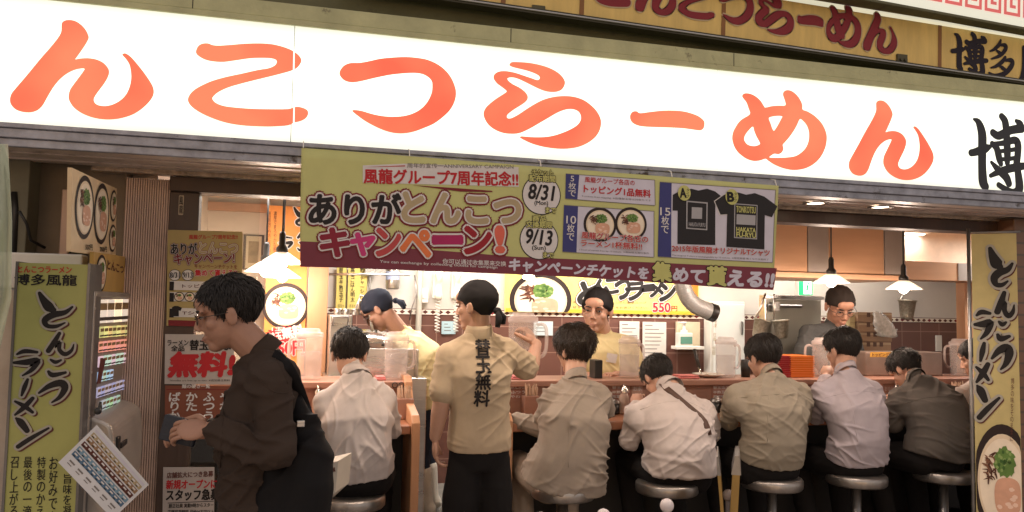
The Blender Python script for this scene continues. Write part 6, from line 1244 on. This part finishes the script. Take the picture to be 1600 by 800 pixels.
def bandana(M, t, s, m, seed, tail=1, drop=-.05):
    bm = B(); nu, nv = 44, 18; c = Vector((0, -.012, .030)); rr = (.083, .104, .094); off = Vector((seed, 3, 1)); rows = []
    for j in range(nv+1):
        row = []
        for i in range(nu):
            az = -math.pi+2*math.pi*i/nu; a = abs(az); zl = .034 if a < .9 else .034+(drop-.034)*min(1, (a-.9)/1.3); el0 = math.asin(max(-.95, min(.9, (zl-c.z)/rr[2]))); el = math.pi/2+(el0-math.pi/2)*j/nv
            d = Vector((math.sin(az)*math.cos(el), math.cos(az)*math.cos(el), math.sin(el))); q = 1+.035*noise.noise(Vector((az*2.2, el*4, 0))+off)+.03*noise.noise(Vector((az*1.2, el*9, 2))+off)+(.02 if j > nv-3 else 0)
            p = c+Vector((d.x*rr[0], d.y*rr[1], d.z*rr[2]))*q; 
            if d.z < 0: p = Vector((p.x*(1-.1*abs(d.z)), p.y*(1-.14*abs(d.z)), p.z))
            row.append(bm.verts.new(M @ p))
        rows.append(row)
    for a, b in zip(rows, rows[1:]):
        for i in range(nu): bm.faces.new((a[i], a[(i+1) % nu], b[(i+1) % nu], b[i]))
    bm.faces.new(rows[-1])
    if tail:
        k = Vector((0, -.112, -.030)); ell(bm, M, k, (.026, .018, .018), 12)
        for sx, L in ((-1, .075), (1, .06)): tube(bm, [M @ (k+Vector((sx*.008, -.004, 0))), M @ (k+Vector((sx*.02, -.018, -L*.5))), M @ (k+Vector((sx*.028, -.012, -L)))], [.010*s, .018*s, .012*s], 8)
    return emit(bm, 'bandana', m, t, True)
def hand_parts(bm, fin, W, d, up, side, curl=35, spread=6, s=1, thumb_in=.5):
    """palm volume into bm, five separate fingers into fin; d = along the hand, up = back of the hand, side = +1 when the thumb is on the +x' side"""
    d = d.normalized(); up = (up-d*up.dot(d)).normalized(); x = d.cross(up)*side
    M = Matrix.Translation(W+d*.045*s) @ Matrix((x, d, up)).transposed().to_4x4(); ball(bm, (0, 0, 0), 1, 14, M=M @ Matrix.Diagonal((.040*s, .050*s, .015*s, 1))); ball(bm, (0, 0, 0), 1, 10, M=M @ Matrix.Translation((.022*s, -.014*s, -.006*s)) @ Matrix.Diagonal((.020*s, .030*s, .015*s, 1)))
    for i, (ox, L) in enumerate(((.027, .068), (.0095, .077), (-.0085, .071), (-.0255, .055))):
        p = W+d*(.072*s)+x*(ox*s); a = 0; pts = [p]; yw = R_((1.2-i)*spread*.7); dd = (d*math.cos(yw)+x*math.sin(yw))
        for ph, fr in enumerate((.46, .31, .23)):
            a += R_(curl*(.7 if ph == 0 else 1.05)); p = p+(dd*math.cos(a)-up*math.sin(a))*(L*fr*1.12*s); pts.append(p)
        q = catmull([tuple(p_) for p_ in pts], 3, False); r0 = (.0088, .0092, .0088, .0076)[i]*s; tube(fin, q, [r0*(1-.32*k/(len(q)-1)) for k in range(len(q))], 9); ball(fin, q[-1], r0*.68, 8)
    p = W+d*(.018*s)+x*(.030*s)-up*.004*s; t1 = (x*.75+d*.75-up*thumb_in*.5).normalized(); t2 = (x*(.35-.5*thumb_in)+d*.95-up*thumb_in).normalized(); q = catmull([tuple(p), tuple(p+t1*.034*s), tuple(p+t1*.034*s+t2*.030*s), tuple(p+t1*.034*s+t2*.052*s)], 3, False); tube(fin, q, [.0125*s, .0122*s, .012*s, .0112*s, .0108*s, .0105*s, .010*s, .0092*s, .008*s, .0075*s][:len(q)], 9); ball(fin, q[-1], .0075*s, 8)
def lerp(a, b, f): return a+(b-a)*f
def arm_pts(S, E, Wr, r=(.056, .043, .040, .027)): return [(S, r[0]), (lerp(S, E, .55), r[1]*1.06), (E, r[1]*.92), (lerp(E, Wr, .3), r[2]), (Wr, r[3])]
def figure(label, J, skin=SK, hs=1.0, yaw=0, pitch=0, roll=0, face=False, glasses=None, build=1.0, hair=None, scarf=None, shirt=None, short=False, wr=.006, folds=((.35, .2, 1), (-.5, .1, .8)), trousers=TRO, shoes=SHOE, hem=.0, flare=0, collar=None, hands=('L', 'R'), vox=.006, curl=(45, 45), belly=0, boots=False, seated=True, palm=None, svox=.0056, seed=1, seat_r=.0, sl=None, loose=0, hdir=None, name='person'):
    """J: H head centre, N neck base, SL SR shoulders, EL ER elbows, WL WR wrists, P pelvis, C chest, T waist, KL KR knees, AL AR ankles, all world"""
    root = thing(name, label, 'person', (J['P'].x, J['P'].y, min(J['AL'].z, J['AR'].z)-.07)); M = head_M(J['H'], yaw, pitch, roll, hs)
    rs = (J['SR']-J['SL']).normalized(); rp = J.get('RP', rs).normalized(); b = build
    def ring(c, f, w, dp, tang): r = lerp(rp, rs, f).normalized(); t = tang.normalized(); fr = t.cross(r).normalized(); r = fr.cross(t).normalized(); return (c, r, fr, w, dp)
    P_, T, C, N = J['P'], J['T'], J['C'], J['N']; mid = (J['SL']+J['SR'])/2; sw = (J['SR']-J['SL']).length/2
    Pb = P_+(P_-T).normalized()*.07
    # --- body
    bm = B(); g = .0
    loft(bm, [ring(Pb, 0, .12*b, .09*b, T-P_), ring(P_, 0, .158*b, .108*b, T-P_), ring(T, .3, .140*b, .100*b, C-P_), ring(C, .8, .158*b, .112*b, mid-T), ring(lerp(C, mid, .75), 1, (sw*.92), .092*b, mid-C), ring(lerp(mid, N, .55), 1, sw*.55, .066*b, N-C), ring(lerp(mid, N, 1.0), 1, .062, .058, N-C)])
    nk = M @ Vector((0, -.012, -.055)); chain(bm, [(lerp(mid, N, .5), .062), (N, .056), (nk, .054*hs)]); head_prims(bm, M, hs)
    fin = B()
    for sd in 'LR':
        S, E, Wr = J['S'+sd], J['E'+sd], J['W'+sd]; chain(bm, arm_pts(S, E, Wr))
        d = (hdir or {}).get(sd) or (Wr-E).normalized(); up = (palm or {}).get(sd) or Vector((0, 0, 1))
        if abs(d.dot(up)) > .95: up = Vector((0, -1, 0))
        hand_parts(bm, fin, Wr+d*.012, d, up, (-1 if sd == 'R' else 1), curl[0 if sd == 'L' else 1], s=1.0)
        hp_ = P_+rp*(.085*b*(1 if sd == 'R' else -1))-Vector((0, 0, .02)); K, A = J['K'+sd], J['A'+sd]; chain(bm, [(hp_, .085*b), (K, .056), (lerp(K, A, .35), .054), (A, .038)])
        ft = J.get('F'+sd) or Vector((0, 1, 0)); ft = ft.normalized(); capsule(bm, A+Vector((0, 0, -.035)), .034, A+ft*.15+Vector((0, 0, -.05)), .026)
    me = remesh(bm, vox, 3, .45); bb = bmesh.new(); bb.from_mesh(me); fm = bpy.data.meshes.new('f'); bmesh.ops.recalc_face_normals(fin, faces=fin.faces[:]); fin.to_mesh(fm); fin.free(); bb.from_mesh(fm); bb.to_mesh(me); bb.free(); bpy.data.meshes.remove(fm)
    finish(me, 'body', skin, root)
    if face: face_parts(M, root, hs, glasses)
    if hair is not None: hair_cap(M, root, hs, **hair)
    if scarf: bandana(M, root, hs, scarf[0], seed, *scarf[1:])
    # --- shirt
    g = .016+loose; hemc = lerp(P_, T, hem) if hem >= 0 else P_+(P_-T)*(-hem)
    bm = B(); bl = belly
    loft(bm, [ring(hemc, 0, .160*b+g+flare, .112*b+g+flare*.7+bl, T-P_), ring(lerp(hemc, T, .45), .1, .160*b+g+flare*.6, .116*b+g+flare*.4+bl, T-P_), ring(lerp(hemc, T, 1.0), .3, .150*b+g+flare*.25, .110*b+g+bl*.8, C-P_), ring(lerp(T, C, .6), .6, .158*b+g, .116*b+g+bl*.3, C-P_), ring(C, .8, .168*b+g, .120*b+g, mid-T), ring(lerp(C, mid, .75), 1, sw*.97, .100*b+g, mid-C), ring(lerp(mid, N, .5), 1, sw*.60, .074*b+g*.6, N-C), ring(lerp(mid, N, 1.05), 1, .062, .060, N-C)], 28)
    capsule(bm, lerp(mid, N, .6), .064, lerp(N, nk, .10), .057)
    up_ = (N-mid).normalized()
    for sd in 'LR': capsule(bm, lerp(mid, N, .72), .050, lerp(J['S'+sd], mid, .10), .060+loose*.5); capsule(bm, J['S'+sd]+(C-mid)*.3, .060, C+(J['S'+sd]-mid)*.55, .070)
    for sd in 'LR':
        S, E, Wr = J['S'+sd], J['E'+sd], J['W'+sd]; k = sl or (.55 if short else 1)
        if short: Em = lerp(S, E, .78); chain(bm, [(S, .062), (lerp(S, E, .4), .060+loose*.5), (Em, .062+loose*.5)])
        else: chain(bm, [(S, .061), (lerp(S, E, .5), .054+loose*.6), (E, .049+loose*.6), (lerp(E, Wr, .5), .045+loose*.5), (lerp(E, Wr, .93), .036+loose*.3)])
    me = remesh(bm, svox, 12, .55); wrinkle(me, wr*.85, seed, folds, 16); so = finish(me, 'shirt', shirt, root)
    # --- collar
    if collar:
        ax = (nk-N).normalized(); fr = ax.cross(rs).normalized() ; cc = lerp(N, nk, .14)-fr*.001; bm = B(); n = 28; rows = []
        for h_, rr_, in ((-.022, .060), (.006, .0575), (.026, .0562), (.029, .0585), (.012, .063), (-.010, .0675), (-.028, .068)):
            row = []
            for q in range(n): a = 2*math.pi*q/n; row.append(bm.verts.new(cc+ax*(h_-max(0, math.sin(a))*.018)+rs*(rr_*.98*math.cos(a))+fr*(rr_*1.05*math.sin(a))))
            rows.append(row)
        for a, b_ in zip(rows, rows[1:]):
            for q in range(n): bm.faces.new((a[q], a[(q+1) % n], b_[(q+1) % n], b_[q]))
        emit(bm, 'collar', collar, root, True)
    # --- trousers, shoes
    bm = B(); tg_ = .010
    loft(bm, [ring(Pb-Vector((0, 0, .0)), 0, .125*b+tg_, .10*b+tg_, T-P_), ring(P_, 0, .166*b+tg_, .114*b+tg_, T-P_), ring(lerp(P_, T, .75), .2, .148*b+tg_*.4, .104*b+tg_*.4, T-P_)])
    for sd in 'LR':
        hp_ = P_+rp*(.085*b*(1 if sd == 'R' else -1))-Vector((0, 0, .02)); K, A = J['K'+sd], J['A'+sd]; chain(bm, [(hp_, .094*b), (lerp(hp_, K, .5), .086), (K, .070), (lerp(K, A, .5), .066), (lerp(K, A, .55 if boots else .92), .060)])
    me = remesh(bm, .009, 4, .5); wrinkle(me, .004, seed+9, ((.2, .3, 1),)); finish(me, 'trousers', trousers, root)
    for sd in 'LR':
        A = J['A'+sd]; K = J['K'+sd]; ft = (J.get('F'+sd) or Vector((0, 1, 0))).normalized(); bm = B(); capsule(bm, A+Vector((0, 0, -.028)), .045, A+ft*.16+Vector((0, 0, -.042)), .038); capsule(bm, A-ft*.035+Vector((0, 0, -.03)), .042, A+Vector((0, 0, .02)), .048)
        if boots: chain(bm, [(A, .056), (lerp(A, K, .3), .064), (lerp(A, K, .62), .074)])
        me = remesh(bm, .008, 4, .5)
        for v in me.vertices: v.co.z = max(v.co.z, A.z-.075)
        wrinkle(me, .003, seed+4, ((0, .2, 1),)); finish(me, 'boot' if boots else 'shoe', BOOT if boots else shoes, root)
    return root, so, M
def bvh_of(o):
    off = WLOC.get(o.parent.name) if o.parent else Vector(); me = o.data
    return BVHTree.FromPolygons([v.co+off for v in me.vertices], [tuple(p.vertices) for p in me.polygons])
SHIRT = {}
def sitter(label, key, head, hY, neck, sL, sR, eL, eR, pel, yaw=0, pitch=-20, roll=0, wL=None, wR=None, dN=.10, pelY=None, waist=None, chest=None, inset=.052, **kw):
    yp = pelY or YST; sx = STX[key]; J = {}
    J['P'] = P(*pel, yp); J['H'] = P(*head, hY); yN = hY-dN; J['N'] = P(*neck, yN)
    a, b = P(*sL, yN-.01), P(*sR, yN-.01); r = (b-a).normalized(); J['SL'] = a+r*inset-Vector((0, 0, .035)); J['SR'] = b-r*inset-Vector((0, 0, .035)); mid = (J['SL']+J['SR'])/2
    J['T'] = P(*waist, yp-.035) if waist else lerp(J['P'], mid, .40)+Vector((0, -.055, 0)); J['C'] = P(*chest, lerp(yp, yN, .45)) if chest else lerp(J['P'], mid, .72)+Vector((0, -.05, 0))
    J['EL'] = P(*eL, 4.06)+Vector((.04, 0, .02)); J['ER'] = P(*eR, 4.06)+Vector((-.04, 0, .02))
    bx_ = (J['N'].x*.6+J['H'].x*.4); J['WL'] = wL or Vector((bx_-.10, 4.24, 1.0)); J['WR'] = wR or Vector((bx_+.10, 4.24, 1.0)); J['RP'] = Vector((1, -.02, 0))
    px_ = J['P'].x; 
    for s_, sg in (('L', -1), ('R', 1)): J['K'+s_] = Vector((px_+sg*.14, yp+.36, .70)); J['A'+s_] = Vector((px_+sg*.12, yp+.26, .30)); J['F'+s_] = Vector((sg*.1, 1, 0))
    res = figure(label, J, yaw=yaw, pitch=pitch, roll=roll, **kw); SHIRT[key] = res[1]; return res
whs = cloth('white_shirt', (.55, .49, .465)); beig = cloth('beige_jacket', (.30, .25, .205)); whs2 = cloth('soft_white_shirt', (.53, .465, .44)); tans = cloth('khaki_shirt', (.28, .24, .185)); lavs = cloth('lavender_shirt', (.41, .36, .385)); dks = cloth('dark_grey_jacket', (.105, .092, .082)); polo = cloth('tan_polo', (.47, .365, .25)); yel = cloth('yellow_tee', (.76, .65, .36)); grs = cloth('grey_tee', (.075, .08, .082)); brj = cloth('brown_black_jacket', (.050, .034, .026))
sitter('person in a white shirt seated at the short left counter, back turned', 's1', (546, 554), 4.02, (558, 589), (492, 618), (613, 607), (505, 700), (624, 676), (561, 742), yaw=-8, pitch=-28, hair=dict(seed=3, back=-.108, spiky=.9, vol=1.03), shirt=whs, collar=whs, hem=.18, loose=.004, wr=.009, folds=((.8, .1, .45), (-.7, .1, .5), (.95, 0, .1)), seed=1, hs=1.02, build=.92)
sitter('person in a long beige jacket draped over the stool, leaning left at the counter', 's2', (897, 547), 4.02, (898, 594), (846, 618), (951, 606), (838, 676), (956, 645), (880, 752), yaw=24, pitch=-8, roll=0, wL=P(806, 655, 4.14), hair=dict(seed=5, back=-.11, spiky=1.3, vol=1.10, locks=1900, side=-.035, m=mat('brown_black_hair', (.03, .019, .013), .42, 0, .3, 40, .3, 220, (1, 1, .15))), shirt=beig, collar=beig, hem=-.06, flare=.045, loose=.010, wr=.011, folds=((.5, .1, .9), (-.75, .1, .6), (.3, 0, 1)), trousers=cloth('beige_trousers', (.30, .24, .19)), seed=2, hs=1.04, dN=.08, build=.95)
_, strap_sh, _ = sitter('person in a white shirt with brown strap across the back, bent over a bowl', 's3', (1028, 590), 4.13, (1047, 606), (980, 640), (1112, 630), (973, 694), (1121, 684), (1060, 738), yaw=6, pitch=-48, hair=dict(seed=7, back=-.09, spiky=.8, vol=1.02), shirt=whs2, collar=whs2, hem=.05, belly=.02, loose=.008, wr=.009, folds=((.7, .1, .6), (-.6, .1, .7), (.2, 0, 1)), seed=3, dN=.10, build=1.05)
sitter('person in a khaki tan shirt, seated upright third from the right', 's4', (1193, 559), 4.04, (1205, 588), (1136, 610), (1262, 606), (1130, 664), (1264, 655), (1200, 728), yaw=8, pitch=-18, hair=dict(seed=9, back=-.108, spiky=.5, vol=1.04), shirt=tans, collar=tans, hem=.22, loose=.004, wr=.008, folds=((.25, .1, 1), (.6, .1, .7), (-.5, .1, .8)), seed=4, hs=1.06, build=1.0)
sitter('person in a lavender white shirt lifting one hand to the mouth', 's5', (1316, 547), 4.05, (1321, 582), (1272, 606), (1374, 600), (1268, 655), (1372, 640), (1337, 722), yaw=10, pitch=-16, wL=P(1290, 590, 4.22), hair=dict(seed=11, back=-.105, spiky=.7, vol=1.03, locks=1500), shirt=lavs, collar=lavs, hem=.12, loose=.005, wr=.009, folds=((.8, .1, .5), (.3, .1, .95), (-.4, 0, .9)), seed=5, hs=1.05, build=.93)
sitter('person in a dark grey jacket hunched over the counter at the right end', 's6', (1415, 578), 4.16, (1432, 593), (1392, 616), (1501, 610), (1388, 668), (1505, 672), (1462, 712), yaw=14, pitch=-42, roll=4, hair=dict(seed=13, back=-.068, spiky=1.1, vol=1.02), shirt=dks, collar=dks, hem=-.05, loose=.012, wr=.009, folds=((.4, .1, .9), (-.5, .1, .8), (.1, 0, 1)), seed=6, dN=.12, build=1.0)
STX['s7'] = Vector((P(1546, 730, 3.95).x, 3.95, 0)); copy_thing(ST, STX['s7'], 'steel topped stool hidden behind the yellow banner flag at the right end')
sitter('person in a pale shirt mostly hidden behind the yellow banner flag', 's7', (1527, 560), 4.1, (1534, 592), (1488, 612), (1586, 606), (1486, 646), (1594, 650), (1546, 722), yaw=30, pitch=-20, hair=dict(seed=15), shirt=cloth('pale_shirt', (.50, .42, .38)), seed=8, hem=.1, pelY=3.95)
# sewn seams: the yoke across the back and the pleat below it, laid on the shirts
def seam(so, pts, m):
    bv = bvh_of(so); ps_ = []
    for u, v in catmull(pts, 4, False):
        d = ray(u, v).normalized(); h = bv.ray_cast(EYE, d)
        if h[0] is not None: ps_.append(h[0]+d*.0004)
    if len(ps_) > 3: bm = B(); tube(bm, ps_, .0021, 6); emit(bm, 'seam', m, so.parent, True)
for k_, m_, lines in (('s3', whs2, ([(1000, 640), (1040, 628), (1075, 628), (1100, 640)],)), ('s4', tans, ([(1150, 622), (1190, 618), (1225, 616), (1252, 618)], [(1201, 618), (1200, 650), (1199, 690)])), ('s5', lavs, ([(1288, 622), (1320, 614), (1350, 611), (1368, 614)], [(1327, 614), (1334, 650), (1340, 690)])), ('s6', dks, ([(1408, 632), (1445, 622), (1480, 620), (1497, 626)],)), ('s2', beig, ([(893, 640), (889, 680), (888, 730)],))):
    for ln in lines: seam(SHIRT[k_], ln, m_)
# brown strap on the strapped diner: a band laid on the shirt
bv = bvh_of(strap_sh); mid_ = []
for u, v in ((1034, 599), (1042, 607), (1055, 618), (1068, 629), (1081, 640), (1093, 650), (1101, 659), (1105, 668), (1108, 680)):
    d = ray(u, v).normalized(); h = bv.ray_cast(EYE, d)
    if h[0] is not None: mid_.append((h[0]-d*.004, d))
bm = B(); rows = []
for i, (p, d) in enumerate(mid_):
    tg_ = (mid_[min(i+1, len(mid_)-1)][0]-mid_[max(i-1, 0)][0]).normalized(); x = tg_.cross(Vector((0, 1, 0))).normalized(); rows.append([bm.verts.new(p+x*.017), bm.verts.new(p-x*.017), bm.verts.new(p-x*.017+Vector((0, .008, 0))), bm.verts.new(p+x*.017+Vector((0, .008, 0)))])
for a, b in zip(rows, rows[1:]):
    for k in range(4): bm.faces.new((a[k], a[(k+1) % 4], b[(k+1) % 4], b[k]))
bm.faces.new(rows[0]); bm.faces.new(rows[-1][::-1])
emit(bm, 'strap', mat('brown_leather', (.075, .035, .022), .55, 0, .2, 20, .2, 80), strap_sh.parent, True)
# --- waiter in the tan polo
YW_ = 3.60; J = dict(H=P(744, 478, YW_), N=P(748, 519, YW_-.0), P=P(749, 706, YW_+.02), T=P(749, 640, YW_+.0), C=P(747, 585, YW_-.01))
J['SL'] = P(702, 556, YW_); J['SR'] = P(788, 547, YW_+.02); J['EL'] = P(690, 628, YW_-.02); J['WL'] = P(680, 682, YW_+.03); J['ER'] = P(828, 580, YW_+.10); J['WR'] = P(838, 538, YW_+.17); J['RP'] = Vector((1, 0, 0))
px_ = J['P'].x
for s_, sg in (('L', -1), ('R', 1)): J['K'+s_] = Vector((px_+sg*.09, YW_+.05, .50)); J['A'+s_] = Vector((px_+sg*.09, YW_+.02, .08)); J['F'+s_] = Vector((sg*.15, 1, 0))
wt, polo_sh, _ = figure('standing waiter in a tan polo with black writing on the back, lifting a pitcher', J, skin=SK, hs=.98, yaw=48, pitch=-4, face=True, hair=dict(seed=21, back=-.06, locks=160, spiky=.15, vol=.92), scarf=(BLKC, 1, -.045), shirt=polo, short=True, collar=polo, hem=.10, flare=.004, loose=.002, wr=.008, folds=((.5, .1, .8), (-.5, .1, .8), (.15, 0, 1)), seed=7, curl=(28, 62), vox=.0048, palm={'L': Vector((-1, 0, .1)), 'R': Vector((.7, -.6, .3))}, hdir={'L': Vector((.05, .1, -1)), 'R': Vector((-.5, .3, .8))}, build=.78, seated=False)
# writing on the back of the polo, laid on the cloth
bv = bvh_of(polo_sh); bm = B()
for i, ch in enumerate('替玉無料'):
    vs, fs, a0, a1, b0, b1 = text_mesh(ch); c = P(764-1.5*i, 545+27*i, 3.4); w_ = .070; h_ = .072
    for ex, ey in ((0, 0), (.0022, 0), (-.0022, 0), (0, .0022), (0, -.0022)):
        vv = []
        for x, y in vs:
            p = Vector((c.x+(x-(a0+a1)/2)/(a1-a0)*w_+ex, 3.0, c.z+(y-(b0+b1)/2)/(b1-b0)*h_+ey)); h = bv.ray_cast(p, Vector((0, 1, 0))); q = h[0] if h[0] is not None else Vector((p.x, 3.5, p.z)); vv.append(bm.verts.new(q-Vector((0, .0035+abs(ex)*.2+abs(ey)*.1, 0))))
        for f in fs:
            try: bm.faces.new([vv[k] for k in f])
            except ValueError: pass
emit(bm, 'back_writing', INK['black'], wt)
p = P(816, 577, 3.83); t = copy_thing(PI, p, 'water pitcher lifted in the waiter\'s right hand', -.25)
# --- kitchen staff
ZK = .22
bm = B(); box(bm, xc0+.10, 7.3, 4.84, 6.0, .005, ZK); box(bm, -.5, xc0+.0, 4.84, 6.0, .005, ZK); struct(bm, 'kitchen_floor', mat('kitchen_concrete', (.17, .16, .14), .7, 0, .2, 8, .2, 60), 'raised grey kitchen floor')
def cook(label, Y, H, N, sL, sR, eL, eR, wL, wR, pel, feet, rp, **kw):
    J = dict(H=P(*H[:2], Y+(H[2] if len(H) > 2 else 0)), N=P(*N[:2], Y+(N[2] if len(N) > 2 else 0)))
    for k, q in (('SL', sL), ('SR', sR), ('EL', eL), ('ER', eR), ('WL', wL), ('WR', wR), ('P', pel)): J[k] = P(q[0], q[1], Y+q[2])
    mid = (J['SL']+J['SR'])/2; J['T'] = lerp(J['P'], mid, .38); J['C'] = lerp(J['P'], mid, .70); J['RP'] = Vector(rp)
    if 'bow' in kw: bo = Vector(kw.pop('bow')); J['T'] += bo*.6; J['C'] += bo
    fwd = Vector((0, 0, 1)).cross(J['RP']).normalized()
    for s_, sg in (('L', -1), ('R', 1)):
        A = (P(feet[0], feet[1], Y) if feet else Vector((J['P'].x, Y, 0)))+J['RP']*(.09*sg); A.z = ZK+.08; J['A'+s_] = A; J['K'+s_] = lerp(J['P']+J['RP']*(.09*sg), A, .5)+fwd*.05; J['F'+s_] = fwd
    return figure(label, J, boots=True, trousers=NAVY, seated=False, **kw)
cook('cook in yellow tee, navy bandana and white rubber boots, bending over a pot', 5.15, (592, 484, 0), (627, 520, 0), (622, 548, -.15), (640, 535, .17), (606, 600, -.20), (600, 580, .2), (575, 588, -.12), (570, 578, .2), (672, 632, 0), (668, 780), (.35, .93, 0), skin=SKD, yaw=68, pitch=-44, face=True, glasses=mat('red_brown_frame', (.10, .02, .015), .3), scarf=(NAVY, 1, -.055), hair=dict(seed=31, back=-.06, locks=60, spiky=.1, vol=.91, side=-.05), shirt=yel, short=True, collar=None, hem=-.05, loose=.014, wr=.009, folds=((.3, .3, 1), (.7, .2, -.6)), seed=11, vox=.0052, bow=(.045, 0, .035), hs=1.08, build=1.02)
c2_, c2sh, _ = cook('young cook in a yellow tee and black bandana looking left over the counter', 4.98, (933, 485, -.04), (944, 523, .01), (984, 539, .0), (905, 535, -.02), (1000, 590, -.03), (894, 585, -.10), (962, 586, -.20), (925, 590, -.20), (942, 655, .03), None, (-1, .1, 0), skin=SK, yaw=146, pitch=-5, roll=-4, face=True, scarf=(BLKC, 1, -.05), hair=dict(seed=33, back=-.055, locks=120, spiky=.1, vol=.91, side=-.045), shirt=yel, short=True, collar=None, hem=-.1, loose=.010, wr=.008, folds=((.2, .1, 1), (.6, .1, .8)), seed=12, vox=.0045, hs=1.24, build=1.12)
cook('cook in a dark grey tee and dark brown cap looking down at the counter', 5.02, (1312, 478, -.07), (1303, 509, .0), (1331, 526, .03), (1264, 521, -.05), (1342, 575, .0), (1252, 560, -.12), (1318, 588, -.18), (1272, 582, -.2), (1300, 650, .02), None, (-1, .25, 0), skin=SKD, yaw=166, pitch=-30, face=True, glasses=mat('thin_dark_frame', (.03, .025, .02), .3), scarf=(cloth('brown_cap_cloth', (.022, .017, .0145)), 0, -.03), hair=dict(seed=35, back=-.05, locks=60, spiky=.1, vol=.91), shirt=grs, short=True, collar=grs, hem=-.1, loose=.006, wr=.007, seed=13, vox=.0045, hs=1.20, build=1.05)
bv = bvh_of(c2sh); qd = []
for u, v in ((949, 551), (965, 554), (962, 568), (947, 565)):
    d = ray(u, v).normalized(); h = bv.ray_cast(EYE, d); qd.append(h[0]-d*.006 if h[0] is not None else P(u, v, 4.8))
bm = B(); f_ = [bm.verts.new(q) for q in qd]; g_ = [bm.verts.new(q+Vector((0, .003, 0))) for q in qd]; bm.faces.new(f_); bm.faces.new(g_[::-1])
for i in range(4): bm.faces.new((f_[i], g_[i], g_[(i+1) % 4], f_[(i+1) % 4]))
emit(bm, 'name_badge', INK['white'], c2_)
# --- man in the dark jacket at the machine
YD = 2.76
J = dict(H=P(358, 489, YD), N=P(412, 556, YD), SL=P(424, 592, YD-.16), SR=P(420, 585, YD+.18), C=P(408, 640, YD), T=P(404, 720, YD), P=P(402, 815, YD), EL=P(432, 700, YD-.20), ER=P(418, 690, YD+.20), WL=P(330, 672, YD-.10), WR=P(326, 668, YD+.10), RP=Vector((.05, 1, 0)))
for s_, sg in (('L', -1), ('R', 1)): J['A'+s_] = Vector((J['P'].x+.02, YD+sg*.10, .08)); J['K'+s_] = Vector((J['P'].x-.03, YD+sg*.10, .50)); J['F'+s_] = Vector((-1, sg*.15, 0))
dm, djk, dM = figure('tall person in dark brown jacket and glasses, looking into a wallet before the ticket machine', J, skin=SKD, hs=1.02, yaw=92, pitch=-14, face=True, glasses=mat('thin_dark_frame', (.03, .025, .02), .3), hair=dict(seed=41, back=-.068, spiky=.75, vol=.97, locks=2600, side=-.012, front=.05), shirt=brj, collar=brj, hem=-.25, loose=.006, wr=.013, folds=((.3, .2, 1), (.6, .1, -.7), (.1, 0, 1)), seed=21, curl=(38, 38), vox=.0045, svox=.006, hdir={'L': Vector((-.97, .18, .02)), 'R': Vector((-.97, -.18, .05))}, palm={'L': Vector((-.1, -.75, .65)), 'R': Vector((0, .3, .95))}, build=.86, seated=False)
wc = P(279, 672, YD-.02); bm = B(); Mw = Matrix.Translation(wc) @ Matrix.Rotation(R_(12), 4, 'Y') @ Matrix.Rotation(R_(-18), 4, 'Z'); box(bm, -.052, .052, -.012, -.001, -.040, .040, 0, Mw); box(bm, -.052, .052, .001, .012, -.040, .040, 0, Mw); tube(bm, [Mw @ Vector((.052, 0, -.04)), Mw @ Vector((.052, 0, .04))], .011, 8)
tag(emit(bm, 'wallet', mat('dark_blue_leather', (.012, .016, .028), .5, 0, .2, 20, .2, 90), bevel=.003), 'dark blue wallet held open in the jacketed person\'s hands', 'wallet')
for ln in ([(399, 585), (412, 600), (428, 612), (446, 614), (459, 606)], [(352, 600), (349, 640), (346, 690), (343, 740)], [(430, 560), (441, 578), (450, 600)]): seam(djk, ln, brj)
# black shoulder bag
SBAG = thing('shoulder_bag', 'slack black shoulder bag hanging at the jacketed person\'s back', 'bag', P(465, 790, 2.55)); bm = B()
chain(bm, [(P(463, 628, 2.68), .022), (P(474, 668, 2.66), .045), (P(484, 715, 2.64), .072), (P(478, 760, 2.62), .088), (P(462, 815, 2.62), .10), (P(455, 900, 2.63), .09)]); capsule(bm, P(440, 745, 2.64), .06, P(430, 830, 2.63), .09)
me = remesh(bm, .008, 8, .5); wrinkle(me, .009, 5, ((.4, .2, 1), (-.6, .1, .7)), 8); finish(me, 'body', cloth('black_nylon', (.007, .006, .0065), rough=.7), SBAG)
bvj = bvh_of(djk); bm = B(); rows = []; q = []
for u, v in ((425, 556), (436, 562), (447, 575), (457, 592), (466, 612), (474, 635), (481, 660), (486, 690)):
    d = ray(u, v).normalized(); h = bvj.ray_cast(EYE, d); q.append((h[0]-d*.008) if h[0] is not None and h[0].y < 2.9 else P(u, v, 2.66))
q = [Vector(x) for x in catmull([tuple(x) for x in q], 4, False)]
for i, p in enumerate(q):
    t_ = (q[min(i+1, len(q)-1)]-q[max(i-1, 0)]).normalized(); x = t_.cross(Vector((0, 1, 0))).normalized(); rows.append([bm.verts.new(p+x*.022), bm.verts.new(p-x*.022), bm.verts.new(p-x*.022+Vector((0, .008, 0))), bm.verts.new(p+x*.022+Vector((0, .008, 0)))])
for a, b in zip(rows, rows[1:]):
    for k in range(4): bm.faces.new((a[k], a[(k+1) % 4], b[(k+1) % 4], b[k]))
bm.faces.new(rows[0]); bm.faces.new(rows[-1][::-1]); emit(bm, 'strap', MATS['black_nylon'], SBAG, True)
bm = B(); p = P(470, 660, 2.60); box(bm, p.x-.012, p.x+.012, p.y-.03, p.y-.024, p.z-.01, p.z+.01); emit(bm, 'buckle', MT['steel'], SBAG, bevel=.002)
